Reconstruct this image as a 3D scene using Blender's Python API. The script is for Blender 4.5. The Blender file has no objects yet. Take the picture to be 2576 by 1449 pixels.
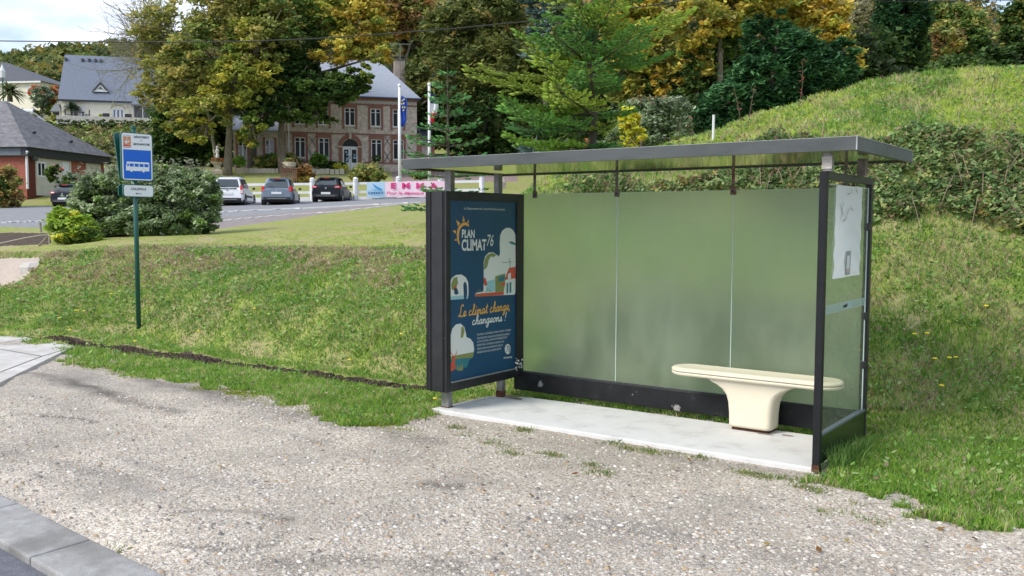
import bpy, bmesh, math, random
import numpy as np
from math import radians as RAD, pi, sin, cos
from mathutils import Vector, Matrix
random.seed(7); rng = np.random.default_rng(7)
scene = bpy.context.scene
COL = scene.collection

# ------------------------------------------------------------------ camera
CAM = np.array([2.032, -6.548, 1.766]); YAW, PITCH, ROLL, FPX = 0.629, -0.071, 0.003, 3617.4 * 2576 / 4032
_cy, _sy, _cp, _sp = cos(YAW), sin(YAW), cos(PITCH), sin(PITCH)
F3 = np.array([-_sy * _cp, _cy * _cp, _sp]); R0 = np.array([_cy, _sy, 0.0]); U0 = np.cross(R0, F3)
R3 = R0 * cos(ROLL) + U0 * sin(ROLL); U3 = -R0 * sin(ROLL) + U0 * cos(ROLL)
FH = np.array([-_sy, _cy, 0.0]); RH = R0; UP = np.array([0, 0, 1.0])
cd = bpy.data.cameras.new('camera'); cam = bpy.data.objects.new('camera', cd); COL.objects.link(cam)
m = Matrix.Identity(4)
for i in range(3):
    m[i][0], m[i][1], m[i][2], m[i][3] = R3[i], U3[i], -F3[i], CAM[i]
cam.matrix_world = m
cd.sensor_width = 36; cd.lens = FPX / 2576 * 36; cd.clip_start = 0.05; cd.clip_end = 2000
scene.camera = cam

# ------------------------------------------------------------------ light
SUN_EL, SUN_AZ = RAD(42), RAD(205)      # azimuth measured clockwise from +Y
w = bpy.data.worlds.new('World'); scene.world = w; w.use_nodes = True
nt = w.node_tree; nt.nodes.clear()
def N(nt, t, **k):
    n = nt.nodes.new(t)
    for a, b in k.items(): setattr(n, a, b)
    return n
sky = N(nt, 'ShaderNodeTexSky', sky_type='NISHITA', sun_disc=False, sun_elevation=SUN_EL, sun_rotation=SUN_AZ)
sky.air_density = 1.0; sky.dust_density = 1.0; sky.ozone_density = 2.0
tc = N(nt, 'ShaderNodeTexCoord'); mp = N(nt, 'ShaderNodeMapping'); mp.inputs['Scale'].default_value = (1.4, 1.4, 4.2)
mp.inputs['Location'].default_value = (0.35, 0.1, 0.2)
nz = N(nt, 'ShaderNodeTexNoise'); nz.inputs['Scale'].default_value = 2.4; nz.inputs['Detail'].default_value = 7; nz.inputs['Roughness'].default_value = 0.55
rp = N(nt, 'ShaderNodeValToRGB'); rp.color_ramp.elements[0].position = 0.36; rp.color_ramp.elements[1].position = 0.52
nz2 = N(nt, 'ShaderNodeTexNoise'); nz2.inputs['Scale'].default_value = 4.0; nz2.inputs['Detail'].default_value = 6
rp2 = N(nt, 'ShaderNodeValToRGB')
rp2.color_ramp.elements[0].color = (3.6, 4.3, 5.8, 1); rp2.color_ramp.elements[0].position = 0.35
rp2.color_ramp.elements[1].color = (6.6, 7.1, 8.1, 1); rp2.color_ramp.elements[1].position = 0.62
mx = N(nt, 'ShaderNodeMixRGB'); bg = N(nt, 'ShaderNodeBackground'); out = N(nt, 'ShaderNodeOutputWorld')
L = nt.links.new
L(tc.outputs['Generated'], mp.inputs[0]); L(mp.outputs[0], nz.inputs[0]); L(mp.outputs[0], nz2.inputs[0])
L(nz.outputs[0], rp.inputs[0]); L(nz2.outputs[0], rp2.inputs[0]); L(rp.outputs[0], mx.inputs[0])
L(sky.outputs[0], mx.inputs[1]); L(rp2.outputs[0], mx.inputs[2]); L(mx.outputs[0], bg.inputs[0]); L(bg.outputs[0], out.inputs[0])
bg.inputs[1].default_value = 0.13
sd = bpy.data.lights.new('sun', 'SUN'); so = bpy.data.objects.new('sun', sd); COL.objects.link(so)
sd.energy = 2.3; sd.angle = RAD(22); sd.color = (1.0, 0.93, 0.82)
sdir = Vector((sin(SUN_AZ) * cos(SUN_EL), cos(SUN_AZ) * cos(SUN_EL), sin(SUN_EL)))
so.rotation_euler = sdir.to_track_quat('Z', 'Y').to_euler()
scene.view_settings.view_transform = 'Standard'; scene.view_settings.look = 'None'
scene.view_settings.exposure = 0.58; scene.view_settings.gamma = 1.0
try:
    scene.cycles.max_bounces = 8; scene.cycles.transparent_max_bounces = 12
    scene.cycles.use_denoising = True
except Exception: pass

# ------------------------------------------------------------------ photo measuring helpers
def ray(u, y):
    d = F3 + (u - 1288) / FPX * R3 - (y - 724.5) / FPX * U3
    return d / (d @ FH)
def at(u, y, D): return CAM + D * ray(u, y)
def onz(u, y, z=0.0):
    d = ray(u, y); return CAM + d * (z - CAM[2]) / d[2]
def depth(p): return (np.asarray(p, float) - CAM) @ FH
def pr(P):
    d = np.asarray(P, float) - CAM; z = d @ F3
    return 1288 + FPX * (d @ R3) / z, 724.5 - FPX * (d @ U3) / z
def WP(D, t): return CAM + D * FH + D * t * RH

# ------------------------------------------------------------------ object helpers
def thing(name, label, cat, loc=(0, 0, 0), group=None):
    o = bpy.data.objects.new(name, None); COL.objects.link(o); o.location = tuple(loc); o.empty_display_size = 0.2
    o['label'] = label; o['category'] = cat
    if group: o['group'] = group
    return o
def tag(o, label, cat, group=None, kind=None):
    if label: o['label'] = label
    if cat: o['category'] = cat
    if group: o['group'] = group
    if kind: o['kind'] = kind
    return o
def link(me, name, mat, parent=None, smooth=False):
    o = bpy.data.objects.new(name, me); COL.objects.link(o)
    if mat: me.materials.append(mat)
    if smooth:
        me.polygons.foreach_set('use_smooth', np.ones(len(me.polygons), bool))
    if parent:
        o.parent = parent
        if parent.parent is None and parent.type == 'EMPTY': o.matrix_parent_inverse = Matrix.Translation(-Vector(parent.location))
    return o
def npmesh(name, V, F, col=None):
    V = np.ascontiguousarray(V, np.float32); F = np.ascontiguousarray(F, np.int32); n, k = F.shape
    me = bpy.data.meshes.new(name); me.vertices.add(len(V)); me.vertices.foreach_set('co', V.ravel())
    me.loops.add(n * k); me.loops.foreach_set('vertex_index', F.ravel())
    me.polygons.add(n); me.polygons.foreach_set('loop_start', np.arange(n, dtype=np.int32) * k)
    me.polygons.foreach_set('loop_total', np.full(n, k, np.int32))
    me.update(calc_edges=True)
    if col is not None:
        c = np.ones((len(V), 4), np.float32); c[:, :3] = col
        a = me.color_attributes.new('Col', 'FLOAT_COLOR', 'POINT'); a.data.foreach_set('color', c.ravel())
    return me
class MB:
    def __init__(s): s.v = []; s.f = []
    def face(s, pts):
        n = len(s.v); s.v += [tuple(float(c) for c in p) for p in pts]; s.f.append(tuple(range(n, n + len(pts)))); return s
    def hexa(s, c):
        n = len(s.v); s.v += [tuple(float(a) for a in p) for p in c]
        for q in ((0, 3, 2, 1), (4, 5, 6, 7), (0, 1, 5, 4), (1, 2, 6, 5), (2, 3, 7, 6), (3, 0, 4, 7)): s.f.append(tuple(n + i for i in q))
        return s
    def box(s, x0, x1, y0, y1, z0, z1):
        return s.hexa([(x0, y0, z0), (x1, y0, z0), (x1, y1, z0), (x0, y1, z0), (x0, y0, z1), (x1, y0, z1), (x1, y1, z1), (x0, y1, z1)])
    def fbox(s, fr, s0, s1, z0, z1, n0, n1):
        return s.hexa([fr.p(a, z, n) for (a, z, n) in ((s0, z0, n1), (s1, z0, n1), (s1, z0, n0), (s0, z0, n0), (s0, z1, n1), (s1, z1, n1), (s1, z1, n0), (s0, z1, n0))])
    def tube(s, pts, rad, seg=8, cap=True):
        pts = [np.asarray(p, float) for p in pts]
        if not hasattr(rad, '__len__'): rad = [rad] * len(pts)
        n0 = len(s.v)
        for i, p in enumerate(pts):
            d = pts[min(i + 1, len(pts) - 1)] - pts[max(i - 1, 0)]; d = d / (np.linalg.norm(d) + 1e-9)
            a = np.cross(d, (0.13, 0.21, 0.97) if abs(d[2]) < .9 else (1, 0.1, 0)); a /= np.linalg.norm(a); b = np.cross(d, a)
            for k in range(seg):
                th = 2 * pi * k / seg; s.v.append(tuple(p + rad[i] * (cos(th) * a + sin(th) * b)))
        for i in range(len(pts) - 1):
            for k in range(seg):
                k2 = (k + 1) % seg; s.f.append((n0 + i * seg + k, n0 + i * seg + k2, n0 + (i + 1) * seg + k2, n0 + (i + 1) * seg + k))
        if cap:
            s.f.append(tuple(n0 + k for k in range(seg))[::-1]); e = n0 + (len(pts) - 1) * seg; s.f.append(tuple(e + k for k in range(seg)))
        return s
    def prism(s, poly, off):
        """poly: 3d points of one cap, off: vector to the other cap"""
        n = len(s.v); k = len(poly); off = np.asarray(off, float)
        s.v += [tuple(np.asarray(p, float)) for p in poly] + [tuple(np.asarray(p, float) + off) for p in poly]
        s.f.append(tuple(range(n, n + k))); s.f.append(tuple(range(n + 2 * k - 1, n + k - 1, -1)))
        for i in range(k):
            j = (i + 1) % k; s.f.append((n + i, n + k + i, n + k + j, n + j))
        return s
    def ball(s, c, r, seg=10, rings=6):
        c = np.asarray(c, float); r = np.ones(3) * r if not hasattr(r, '__len__') else np.asarray(r, float)
        n = len(s.v)
        for i in range(rings + 1):
            ph = pi * i / rings
            for k in range(seg):
                th = 2 * pi * k / seg; s.v.append(tuple(c + r * np.array([sin(ph) * cos(th), sin(ph) * sin(th), cos(ph)])))
        for i in range(rings):
            for k in range(seg):
                k2 = (k + 1) % seg; s.f.append((n + i * seg + k, n + (i + 1) * seg + k, n + (i + 1) * seg + k2, n + i * seg + k2))
        return s
    def lathe(s, c, prof, seg=16):
        c = np.asarray(c, float); n = len(s.v)
        for r, z in prof:
            for k in range(seg):
                th = 2 * pi * k / seg; s.v.append((c[0] + r * cos(th), c[1] + r * sin(th), c[2] + z))
        for i in range(len(prof) - 1):
            for k in range(seg):
                k2 = (k + 1) % seg; s.f.append((n + i * seg + k, n + i * seg + k2, n + (i + 1) * seg + k2, n + (i + 1) * seg + k))
        return s
    def build(s, name, mat, parent=None, smooth=False, bevel=0, fix=True):
        me = bpy.data.meshes.new(name); me.from_pydata(s.v, [], s.f)
        if fix:
            bm = bmesh.new(); bm.from_mesh(me); bmesh.ops.recalc_face_normals(bm, faces=bm.faces); bm.to_mesh(me); bm.free()
        me.update()
        o = link(me, name, mat, parent, smooth)
        if bevel:
            b = o.modifiers.new('bevel', 'BEVEL'); b.width = bevel; b.segments = 2; b.limit_method = 'ANGLE'
        return o
class Frame:
    def __init__(s, o, ex, n=None):
        s.o = np.asarray(o, float); s.ex = np.asarray(ex, float); s.ex[2] = 0; s.ex = s.ex / np.linalg.norm(s.ex)
        s.n = np.array([s.ex[1], -s.ex[0], 0.0])
        if n is not None and s.n @ np.asarray(n) < 0: s.n = -s.n
    def p(s, a, z, n=0.0): return s.o + a * s.ex + n * s.n + np.array([0, 0, z - s.o[2]])
    def px(s, u, y, n=0.0):
        d = ray(u, y); k = ((s.o + n * s.n - CAM) @ s.n) / (d @ s.n); P = CAM + k * d
        return (P - s.o) @ s.ex, P[2]

# ------------------------------------------------------------------ materials
def mat_new(name):
    m = bpy.data.materials.new(name); m.use_nodes = True; nt = m.node_tree; b = nt.nodes['Principled BSDF']; return m, nt, b
def pmat(name, c, rough=0.6, c2=None, scale=4, detail=5, bump=0, bscale=None, metal=0, spec=0.5, lo=0.35, hi=0.65, stretch=(1, 1, 1)):
    m, nt, b = mat_new(name); b.inputs['Roughness'].default_value = rough; b.inputs['Metallic'].default_value = metal
    b.inputs['Specular IOR Level'].default_value = spec; b.inputs['Base Color'].default_value = (*c, 1)
    tc = N(nt, 'ShaderNodeTexCoord'); mp = N(nt, 'ShaderNodeMapping'); mp.inputs['Scale'].default_value = stretch
    nt.links.new(tc.outputs['Object'], mp.inputs[0])
    if c2 is not None:
        nz = N(nt, 'ShaderNodeTexNoise'); nz.inputs['Scale'].default_value = scale; nz.inputs['Detail'].default_value = detail; nz.inputs['Roughness'].default_value = .6
        r = N(nt, 'ShaderNodeValToRGB'); r.color_ramp.elements[0].color = (*c, 1); r.color_ramp.elements[1].color = (*c2, 1)
        r.color_ramp.elements[0].position = lo; r.color_ramp.elements[1].position = hi
        nt.links.new(mp.outputs[0], nz.inputs[0]); nt.links.new(nz.outputs[0], r.inputs[0]); nt.links.new(r.outputs[0], b.inputs['Base Color'])
    if bump:
        nb = N(nt, 'ShaderNodeTexNoise'); nb.inputs['Scale'].default_value = bscale or scale * 4; nb.inputs['Detail'].default_value = 4
        bp = N(nt, 'ShaderNodeBump'); bp.inputs['Strength'].default_value = bump; bp.inputs['Distance'].default_value = 0.02
        nt.links.new(mp.outputs[0], nb.inputs[0]); nt.links.new(nb.outputs[0], bp.inputs['Height']); nt.links.new(bp.outputs[0], b.inputs['Normal'])
    return m
def leafmat(name, trans=0.3, rough=0.55, spec=0.25):
    m = bpy.data.materials.new(name); m.use_nodes = True; nt = m.node_tree; nt.nodes.clear()
    a = N(nt, 'ShaderNodeVertexColor', layer_name='Col'); p = N(nt, 'ShaderNodeBsdfPrincipled'); t = N(nt, 'ShaderNodeBsdfTranslucent')
    p.inputs['Roughness'].default_value = rough; p.inputs['Specular IOR Level'].default_value = spec
    mx = N(nt, 'ShaderNodeMixShader'); mx.inputs[0].default_value = trans; o = N(nt, 'ShaderNodeOutputMaterial')
    l = nt.links.new; l(a.outputs[0], p.inputs['Base Color']); l(a.outputs[0], t.inputs['Color']); l(p.outputs[0], mx.inputs[1]); l(t.outputs[0], mx.inputs[2]); l(mx.outputs[0], o.inputs[0])
    return m
LEAF = leafmat('leaf', .4); NEEDLE = leafmat('needle', 0.25, 0.6, 0.2); GRASSM = leafmat('grass_blade', 0.4, 0.6, 0.2)
BARK = pmat('bark', (.13, .105, .075), .9, (.22, .19, .14), 6, bump=.6, stretch=(1, 1, .3))
BARKD = pmat('bark_dark', (.06, .05, .035), .9, (.11, .095, .07), 6, bump=.6)
BLACK = pmat('black_metal', (.012, .013, .015), .42, (.02, .021, .023), 9, bump=.05)
GREYM = pmat('grey_metal', (.050, .058, .060), .5, (.078, .088, .088), 2.5, detail=9, bump=.05, stretch=(1, 1, 3))
STEEL = pmat('galvanised_steel', (.22, .215, .205), .45, (.34, .33, .32), 14, metal=.6, bump=.1)
WHITE = pmat('white_paint', (.74, .75, .76), .5, (.66, .67, .68), 8)
RUBBER = pmat('rubber', (.012, .012, .013), .8)
DGLASS = pmat('dark_glass', (.012, .014, .017), .08, spec=.8)
GREENP = pmat('green_paint', (.012, .09, .07), .35)

# ------------------------------------------------------------------ noise for numpy
def vnoise(x, y, seed=0):
    xi = np.floor(x).astype(np.int64); yi = np.floor(y).astype(np.int64); fx = x - xi; fy = y - yi
    fx = fx * fx * (3 - 2 * fx); fy = fy * fy * (3 - 2 * fy)
    def h(a, b):
        n = (a * 374761393 + b * 668265263 + seed * 1442695041) & 0x7fffffff
        n = ((n ^ (n >> 13)) * 1274126177) & 0x7fffffff
        return ((n ^ (n >> 16)) & 0xffff) / 65535.0
    return (h(xi, yi) * (1 - fx) + h(xi + 1, yi) * fx) * (1 - fy) + (h(xi, yi + 1) * (1 - fx) + h(xi + 1, yi + 1) * fx) * fy
def fbm(x, y, seed=0, oct=4):
    s = 0; a = .5
    for i in range(oct): s = s + a * vnoise(x * 2 ** i, y * 2 ** i, seed + i); a *= .5
    return s / (1 - .5 ** oct)

# ------------------------------------------------------------------ terrain profile
def key(q):
    if q[0] == 'w': P = np.array(q[1:4], float)
    elif q[2] == 'z': P = onz(q[0], q[1], q[3])
    else: P = at(q[0], q[1], q[3])
    d = P - CAM; D = d @ FH; return (d @ RH) / D, D, P[2]
G0 = -0.03
LINES = [
 [(-900, 0, 'R', .4, G0), (3400, 0, 'R', .4, G0)],
 # foot of the bank
 [(-500, 860, 'z', G0), (100, 850, 'z', G0), (350, 850, 'z', G0), (600, 893, 'z', G0), (1065, 965, 'z', G0), ('w', -3.5, 1.30, G0), ('w', -1.8, 1.38, G0), ('w', 0.1, 1.5, G0), ('w', .8, 1.9, G0), ('w', 1.9, 2.2, G0), ('w', 5, 3.0, G0)],
 # slightly steeper lower third
 [(-500, 800, 'D', 15.3), (60, 780, 'D', 15.2), (180, 735, 'D', 15.6), (350, 740, 'D', 15.2), (600, 745, 'D', 13.6), (1065, 790, 'D', 11.4), (1400, 700, 'D', 11.2), (1850, 620, 'D', 10.5), (2250, 600, 'D', 9.9), (2576, 640, 'D', 9.6), (3000, 660, 'D', 9.6)],
 # bank crest / mound shoulder
 [(-500, 745, 'D', 16.4), (0, 735, 'D', 16.4), (70, 695, 'D', 16.8), (130, 645, 'D', 17.4), (200, 637, 'D', 17.5), (350, 632, 'D', 17.2), (600, 634, 'D', 16.3), (1070, 640, 'D', 13.6), (1300, 520, 'D', 14.0), (1400, 492, 'D', 13.5), (1560, 470, 'D', 13.0), (1850, 440, 'D', 12.4), (2100, 380, 'D', 11.7), (2250, 345, 'D', 11.4), (2576, 350, 'D', 11.1), (3000, 350, 'D', 11)],
 # mound crest (lawn level on the left)
 [(-500, 700, 'D', 19), (0, 690, 'D', 19), (130, 645, 'D', 18.6), (350, 622, 'D', 19), (600, 620, 'D', 18.5), (1070, 610, 'D', 16.5), (1250, 560, 'D', 17), (1340, 472, 'D', 17.2), (1400, 440, 'D', 17), (1560, 402, 'D', 16.6), (1700, 366, 'D', 16.2), (1800, 338, 'D', 15.8), (1950, 283, 'D', 15.0), (2050, 250, 'D', 14.6), (2170, 213, 'D', 14.2), (2300, 197, 'D', 13.9), (2400, 191, 'D', 13.7), (2576, 182, 'D', 13.5), (3000, 182, 'D', 13.5)],
 # behind the crest
 [(-500, 648, 'D', 23), (0, 648, 'D', 23), (130, 618, 'D', 22.5), (350, 602, 'D', 22), (600, 598, 'D', 21.5), (1070, 580, 'D', 20), (1250, 545, 'D', 21), (1340, 500, 'D', 21.5), (1560, 440, 'D', 22), (1800, 395, 'D', 21.5), (2170, 300, 'D', 20), (2576, 275, 'D', 19.5), (3000, 275, 'D', 19.5)],
 # near edge of the village road
 [(-500, 571, 'D', 33), (0, 571, 'D', 32), (300, 578, 'D', 31), (545, 577, 'D', 30), (700, 556, 'D', 33), (900, 527, 'D', 38), (1040, 513, 'D', 41), (1300, 500, 'D', 42), (1700, 480, 'D', 42), (2200, 440, 'D', 40), (3000, 420, 'D', 40)],
 # far edge of the road, fence line
 [(-500, 520, 'D', 58), (0, 522, 'D', 58), (200, 519, 'D', 58), (560, 507, 'D', 58), (700, 506, 'D', 58), (840, 503, 'D', 58), (1010, 499, 'D', 58), (1200, 493, 'D', 58), (1700, 470, 'D', 58), (2200, 430, 'D', 58), (3000, 400, 'D', 58)],
 # hall front
 [(-500, 470, 'D', 82), (180, 430, 'D', 82), (400, 428, 'D', 82), (560, 424, 'D', 81), (720, 424, 'D', 81), (881, 429, 'D', 82), (1060, 432, 'D', 84), (1300, 437, 'D', 84), (1700, 430, 'D', 80), (2200, 380, 'D', 80), (3000, 350, 'D', 80)],
 # terrace behind on the left
 [(-500, 345, 'D', 106), (100, 340, 'D', 106), (420, 335, 'D', 106), (560, 390, 'D', 100), (1060, 410, 'D', 100), (1700, 380, 'D', 100), (2200, 330, 'D', 100), (3000, 300, 'D', 100)],
 [(-500, 304, 'D', 113), (100, 304, 'D', 113), (430, 306, 'D', 114), (560, 360, 'D', 114), (1060, 380, 'D', 114), (1700, 350, 'D', 114), (2200, 290, 'D', 114), (3000, 260, 'D', 114)],
 [(-500, 290, 'D', 135), (100, 290, 'D', 135), (430, 290, 'D', 135), (560, 270, 'D', 135), (1060, 270, 'D', 135), (1700, 250, 'D', 135), (2200, 230, 'D', 135), (3000, 200, 'D', 135)],
 [(-500, 240, 'D', 250), (0, 175, 'D', 250), (60, 160, 'D', 250), (150, 143, 'D', 250), (300, 134, 'D', 250), (400, 120, 'D', 250), (700, 40, 'D', 250), (1200, -60, 'D', 250), (2000, -20, 'D', 250), (2440, 62, 'D', 250), (2520, 60, 'D', 250), (2650, 40, 'D', 250), (3000, 60, 'D', 250)],
 [(-500, 300, 'D', 420), (3000, 300, 'D', 420)],
]
_LT = []
for ln in LINES:
    T = []
    for q in ln:
        if len(q) == 5 and q[2] == 'R': T.append(((q[0] - 1288) / FPX, q[3], q[4]))
        else: T.append(key(q))
    T.sort(); _LT.append(np.array(T))
KA, KB = onz(0, 1352)[:2], onz(170, 1449)[:2]      # inner kerb line (road side)
KD = (KB - KA) / np.linalg.norm(KB - KA); KN = np.array([-KD[1], KD[0]])
if KN[1] < 0: KN = -KN
def kerbdist(x, y): return (x - KA[0]) * KN[0] + (y - KA[1]) * KN[1]
def HT(t, D):
    t = np.asarray(t, float); D = np.asarray(D, float); shp = np.broadcast(t, D).shape
    t = np.broadcast_to(t, shp).ravel(); D = np.broadcast_to(D, shp).ravel()
    Ds = np.array([np.interp(t, a[:, 0], a[:, 1]) for a in _LT]); Zs = np.array([np.interp(t, a[:, 0], a[:, 2]) for a in _LT])
    z = np.full(t.shape, Zs[0]); z = np.where(D >= Ds[-1], Zs[-1], z)
    for i in range(len(_LT) - 1):
        k = (D - Ds[i]) / np.maximum(Ds[i + 1] - Ds[i], 1e-3); msk = (k >= 0) & (k <= 1)
        k = np.clip(k, 0, 1); ks = k if i != 3 else k
        z = np.where(msk, Zs[i] * (1 - ks) + Zs[i + 1] * ks, z)
    return z.reshape(shp)
def H(x, y):
    d0 = np.asarray(x, float) - CAM[0]; d1 = np.asarray(y, float) - CAM[1]
    D = d0 * FH[0] + d1 * FH[1]; lt = d0 * RH[0] + d1 * RH[1]; D2 = np.maximum(D, .3)
    z = HT(np.clip(lt / D2, -2, 2), D2)
    z = np.where(D < .35, G0, z)
    # relief: bumps on the banks, smooth lawn and road
    amp = np.clip((D - 9.5) / 4, 0, 1) * np.clip((24 - D) / 6, 0, 1)
    z = z + amp * (fbm(np.asarray(x) * 1.3, np.asarray(y) * 1.3, 3) - .5) * .22
    kd = kerbdist(np.asarray(x), np.asarray(y))
    z = np.where(kd < 0.02, np.minimum(z, G0 - .03), z)
    # ditch line
    return z
def inpoly(px, py, poly):
    r = np.zeros(px.shape, bool); n = len(poly)
    for i in range(n):
        x1, y1 = poly[i]; x2, y2 = poly[(i + 1) % n]
        c = ((y1 > py) != (y2 > py)) & (px < (x2 - x1) * (py - y1) / ((y2 - y1) if y2 != y1 else 1e-9) + x1); r ^= c
    return r
def linedist(px, py, pts):
    d = np.full(px.shape, 1e9)
    for (x1, y1), (x2, y2) in zip(pts[:-1], pts[1:]):
        dx, dy = x2 - x1, y2 - y1; k = np.clip(((px - x1) * dx + (py - y1) * dy) / (dx * dx + dy * dy), 0, 1)
        d = np.minimum(d, np.hypot(px - x1 - k * dx, py - y1 - k * dy))
    return d
GRASS_EDGE = [onz(*q)[:2] for q in ((120, 868), (150, 890), (200, 918), (300, 930), (400, 948), (530, 972), (620, 978), (700, 1000), (820, 1028), (900, 1062), (1000, 1066), (1085, 1036))]
GRASS_EDGE += [np.array(q) for q in ((-3.6, .0), (-3.6, .9), (-3.0, 1.13), (-.2, 1.13), (.02, 1.1), (.03, .1))]
GRASS_EDGE += [onz(*q)[:2] for q in ((2080, 1195), (2200, 1232), (2350, 1285), (2576, 1345), (3000, 1440), (3600, 1500))]
GRASS_EDGE = [np.array((-60, 1.0))] + [onz(*q)[:2] for q in ((-700, 849), (0, 851), (60, 856))] + GRASS_EDGE
TRENCH = [tuple(onz(*q)[:2]) for q in ((80, 850), (200, 862), (350, 882), (500, 902), (650, 918), (800, 938), (950, 960), (1020, 966), (1100, 972))]
def region(x, y, D):
    """0 grass 1 road(front) 2 gravel 3 soil 4 path 5 village road 6 drive 7 footway"""
    r = np.zeros(x.shape, int)
    n1 = (fbm(x * 2.2, y * 2.2, 11) - .5); n2 = fbm(x * 9, y * 9, 21) - .5
    gx = [p[0] for p in GRASS_EDGE]; gy = [p[1] for p in GRASS_EDGE]
    poly = [(p[0], p[1]) for p in GRASS_EDGE] + [(30, -5), (30, -30), (-60, -30), (-60, 6)]
    n4 = fbm(x * 5, y * 5, 27) - .5; jx = x + n1 * .3 + n2 * .2 + n4 * .25; jy = y + n1 * .45 + n2 * .3 + n4 * .35
    near = (x > -3.75) & (x < .05) & (y > -.02) & (y < 1.12)
    gr = inpoly(np.where(near, x, jx), np.where(near, y, jy), poly) & (D < 60)
    r[gr] = 2
    td = linedist(x, y, TRENCH); r[(td + n2 * .10 + n1 * .08 < .125) & (D < 20) & ~gr] = 3
    kd = kerbdist(x, y); r[(kd < .18)] = 1
    P = np.stack([x, y, H(x, y)], -1); u, v = pr(P)
    ja = u + n1 * 6
    r[inpoly(ja, v, [(-900, 648), (60, 650), (112, 648), (96, 672), (74, 690), (60, 706), (30, 716), (-20, 727), (-900, 760)]) & (D > 15) & (D < 26)] = 4
    r[inpoly(ja, v + n1 * 4, [(-900, 590), (60, 586), (118, 588), (128, 600), (120, 616), (0, 621), (-900, 625)]) & (D > 20) & (D < 33)] = 3
    t = ((x - CAM[0]) * RH[0] + (y - CAM[1]) * RH[1]) / np.maximum(D, .3)
    a = np.interp(t, _LT[6][:, 0], _LT[6][:, 1]); b = np.interp(t, _LT[7][:, 0], _LT[7][:, 1]); k = (D - a) / (b - a)
    road = (k > 0) & (k < 1.0) & (u < 1330); r[road] = 5
    r[road & (k < .26) & (u > 480)] = 7
    r[inpoly(ja, v, [(985, 456), (985, 432), (1075, 430), (1200, 436), (1300, 445), (1300, 458), (1120, 460), (1080, 470), (1010, 462)]) & (D > 58) & (D < 84)] = 6
    r[inpoly(ja, v, [(1120, 470), (1200, 468), (1330, 478), (1330, 492), (1250, 486), (1120, 484)]) & (D > 40) & (D < 58)] = 6
    return r
def build_terrain():
    tc_ = np.concatenate([np.linspace(-1.7, -.62, 50)[:-1], np.linspace(-.62, .62, 950), np.linspace(.62, 1.7, 50)[1:]])
    Dr = np.concatenate([np.geomspace(.35, 4, 60)[:-1], np.geomspace(4, 24, 320)[:-1], np.geomspace(24, 60, 130)[:-1], np.geomspace(60, 420, 90)])
    T, Dg = np.meshgrid(tc_, Dr); X = CAM[0] + Dg * (FH[0] + T * RH[0]); Y = CAM[1] + Dg * (FH[1] + T * RH[1])
    Z = H(X, Y); nr, nc = X.shape
    # small relief of the gravel
    reg = region(X.ravel(), Y.ravel(), Dg.ravel()).reshape(X.shape)
    Z = Z + np.where(reg == 2, (fbm(X * 1.1, Y * 1.1, 5) - .5) * .03, 0) - np.where((reg == 3) & (Dg < 18), .05, 0)
    Z = Z + np.where((reg == 0) & (Dg > 8) & (Dg < 24), (fbm(X * 5, Y * 5, 8) - .5) * .06, 0)
    V = np.stack([X, Y, Z], -1).reshape(-1, 3)
    i = np.arange(nr * nc).reshape(nr, nc); Fq = np.stack([i[:-1, :-1], i[:-1, 1:], i[1:, 1:], i[1:, :-1]], -1).reshape(-1, 4)
    rf = reg[:-1, :-1].ravel()
    out = {}
    for k in range(8):
        f = Fq[rf == k]
        if len(f) == 0: continue
        used, inv = np.unique(f.ravel(), return_inverse=True); out[k] = (V[used], inv.reshape(-1, 4))
    return out
def ground_mat(name, ramp, scale, bump, bscale, rough=.9, second=None, dist=.02):
    m, nt, b = mat_new(name); b.inputs['Roughness'].default_value = rough; b.inputs['Specular IOR Level'].default_value = .2
    tc = N(nt, 'ShaderNodeTexCoord'); l = nt.links.new
    nz = N(nt, 'ShaderNodeTexNoise'); nz.inputs['Scale'].default_value = scale; nz.inputs['Detail'].default_value = 9; nz.inputs['Roughness'].default_value = .68
    r = N(nt, 'ShaderNodeValToRGB')
    while len(r.color_ramp.elements) < len(ramp): r.color_ramp.elements.new(.5)
    for e, (p, c) in zip(r.color_ramp.elements, ramp): e.position = p; e.color = (*c, 1)
    l(tc.outputs['Object'], nz.inputs[0]); l(nz.outputs[0], r.inputs[0]); colr = r.outputs[0]
    if second:
        n2 = N(nt, 'ShaderNodeTexNoise'); n2.inputs['Scale'].default_value = second[0]; n2.inputs['Detail'].default_value = 5
        r2 = N(nt, 'ShaderNodeValToRGB'); r2.color_ramp.elements[0].position = second[1]; r2.color_ramp.elements[1].position = second[2]
        mx = N(nt, 'ShaderNodeMixRGB'); mx.inputs[2].default_value = (*second[3], 1)
        l(tc.outputs['Object'], n2.inputs[0]); l(n2.outputs[0], r2.inputs[0]); l(r2.outputs[0], mx.inputs[0]); l(colr, mx.inputs[1]); colr = mx.outputs[0]
    l(colr, b.inputs['Base Color'])
    nb = N(nt, 'ShaderNodeTexNoise'); nb.inputs['Scale'].default_value = bscale; nb.inputs['Detail'].default_value = 6
    bp = N(nt, 'ShaderNodeBump'); bp.inputs['Strength'].default_value = bump; bp.inputs['Distance'].default_value = dist
    l(tc.outputs['Object'], nb.inputs[0]); l(nb.outputs[0], bp.inputs['Height']); l(bp.outputs[0], b.inputs['Normal'])
    return m, nt, b, colr
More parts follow.
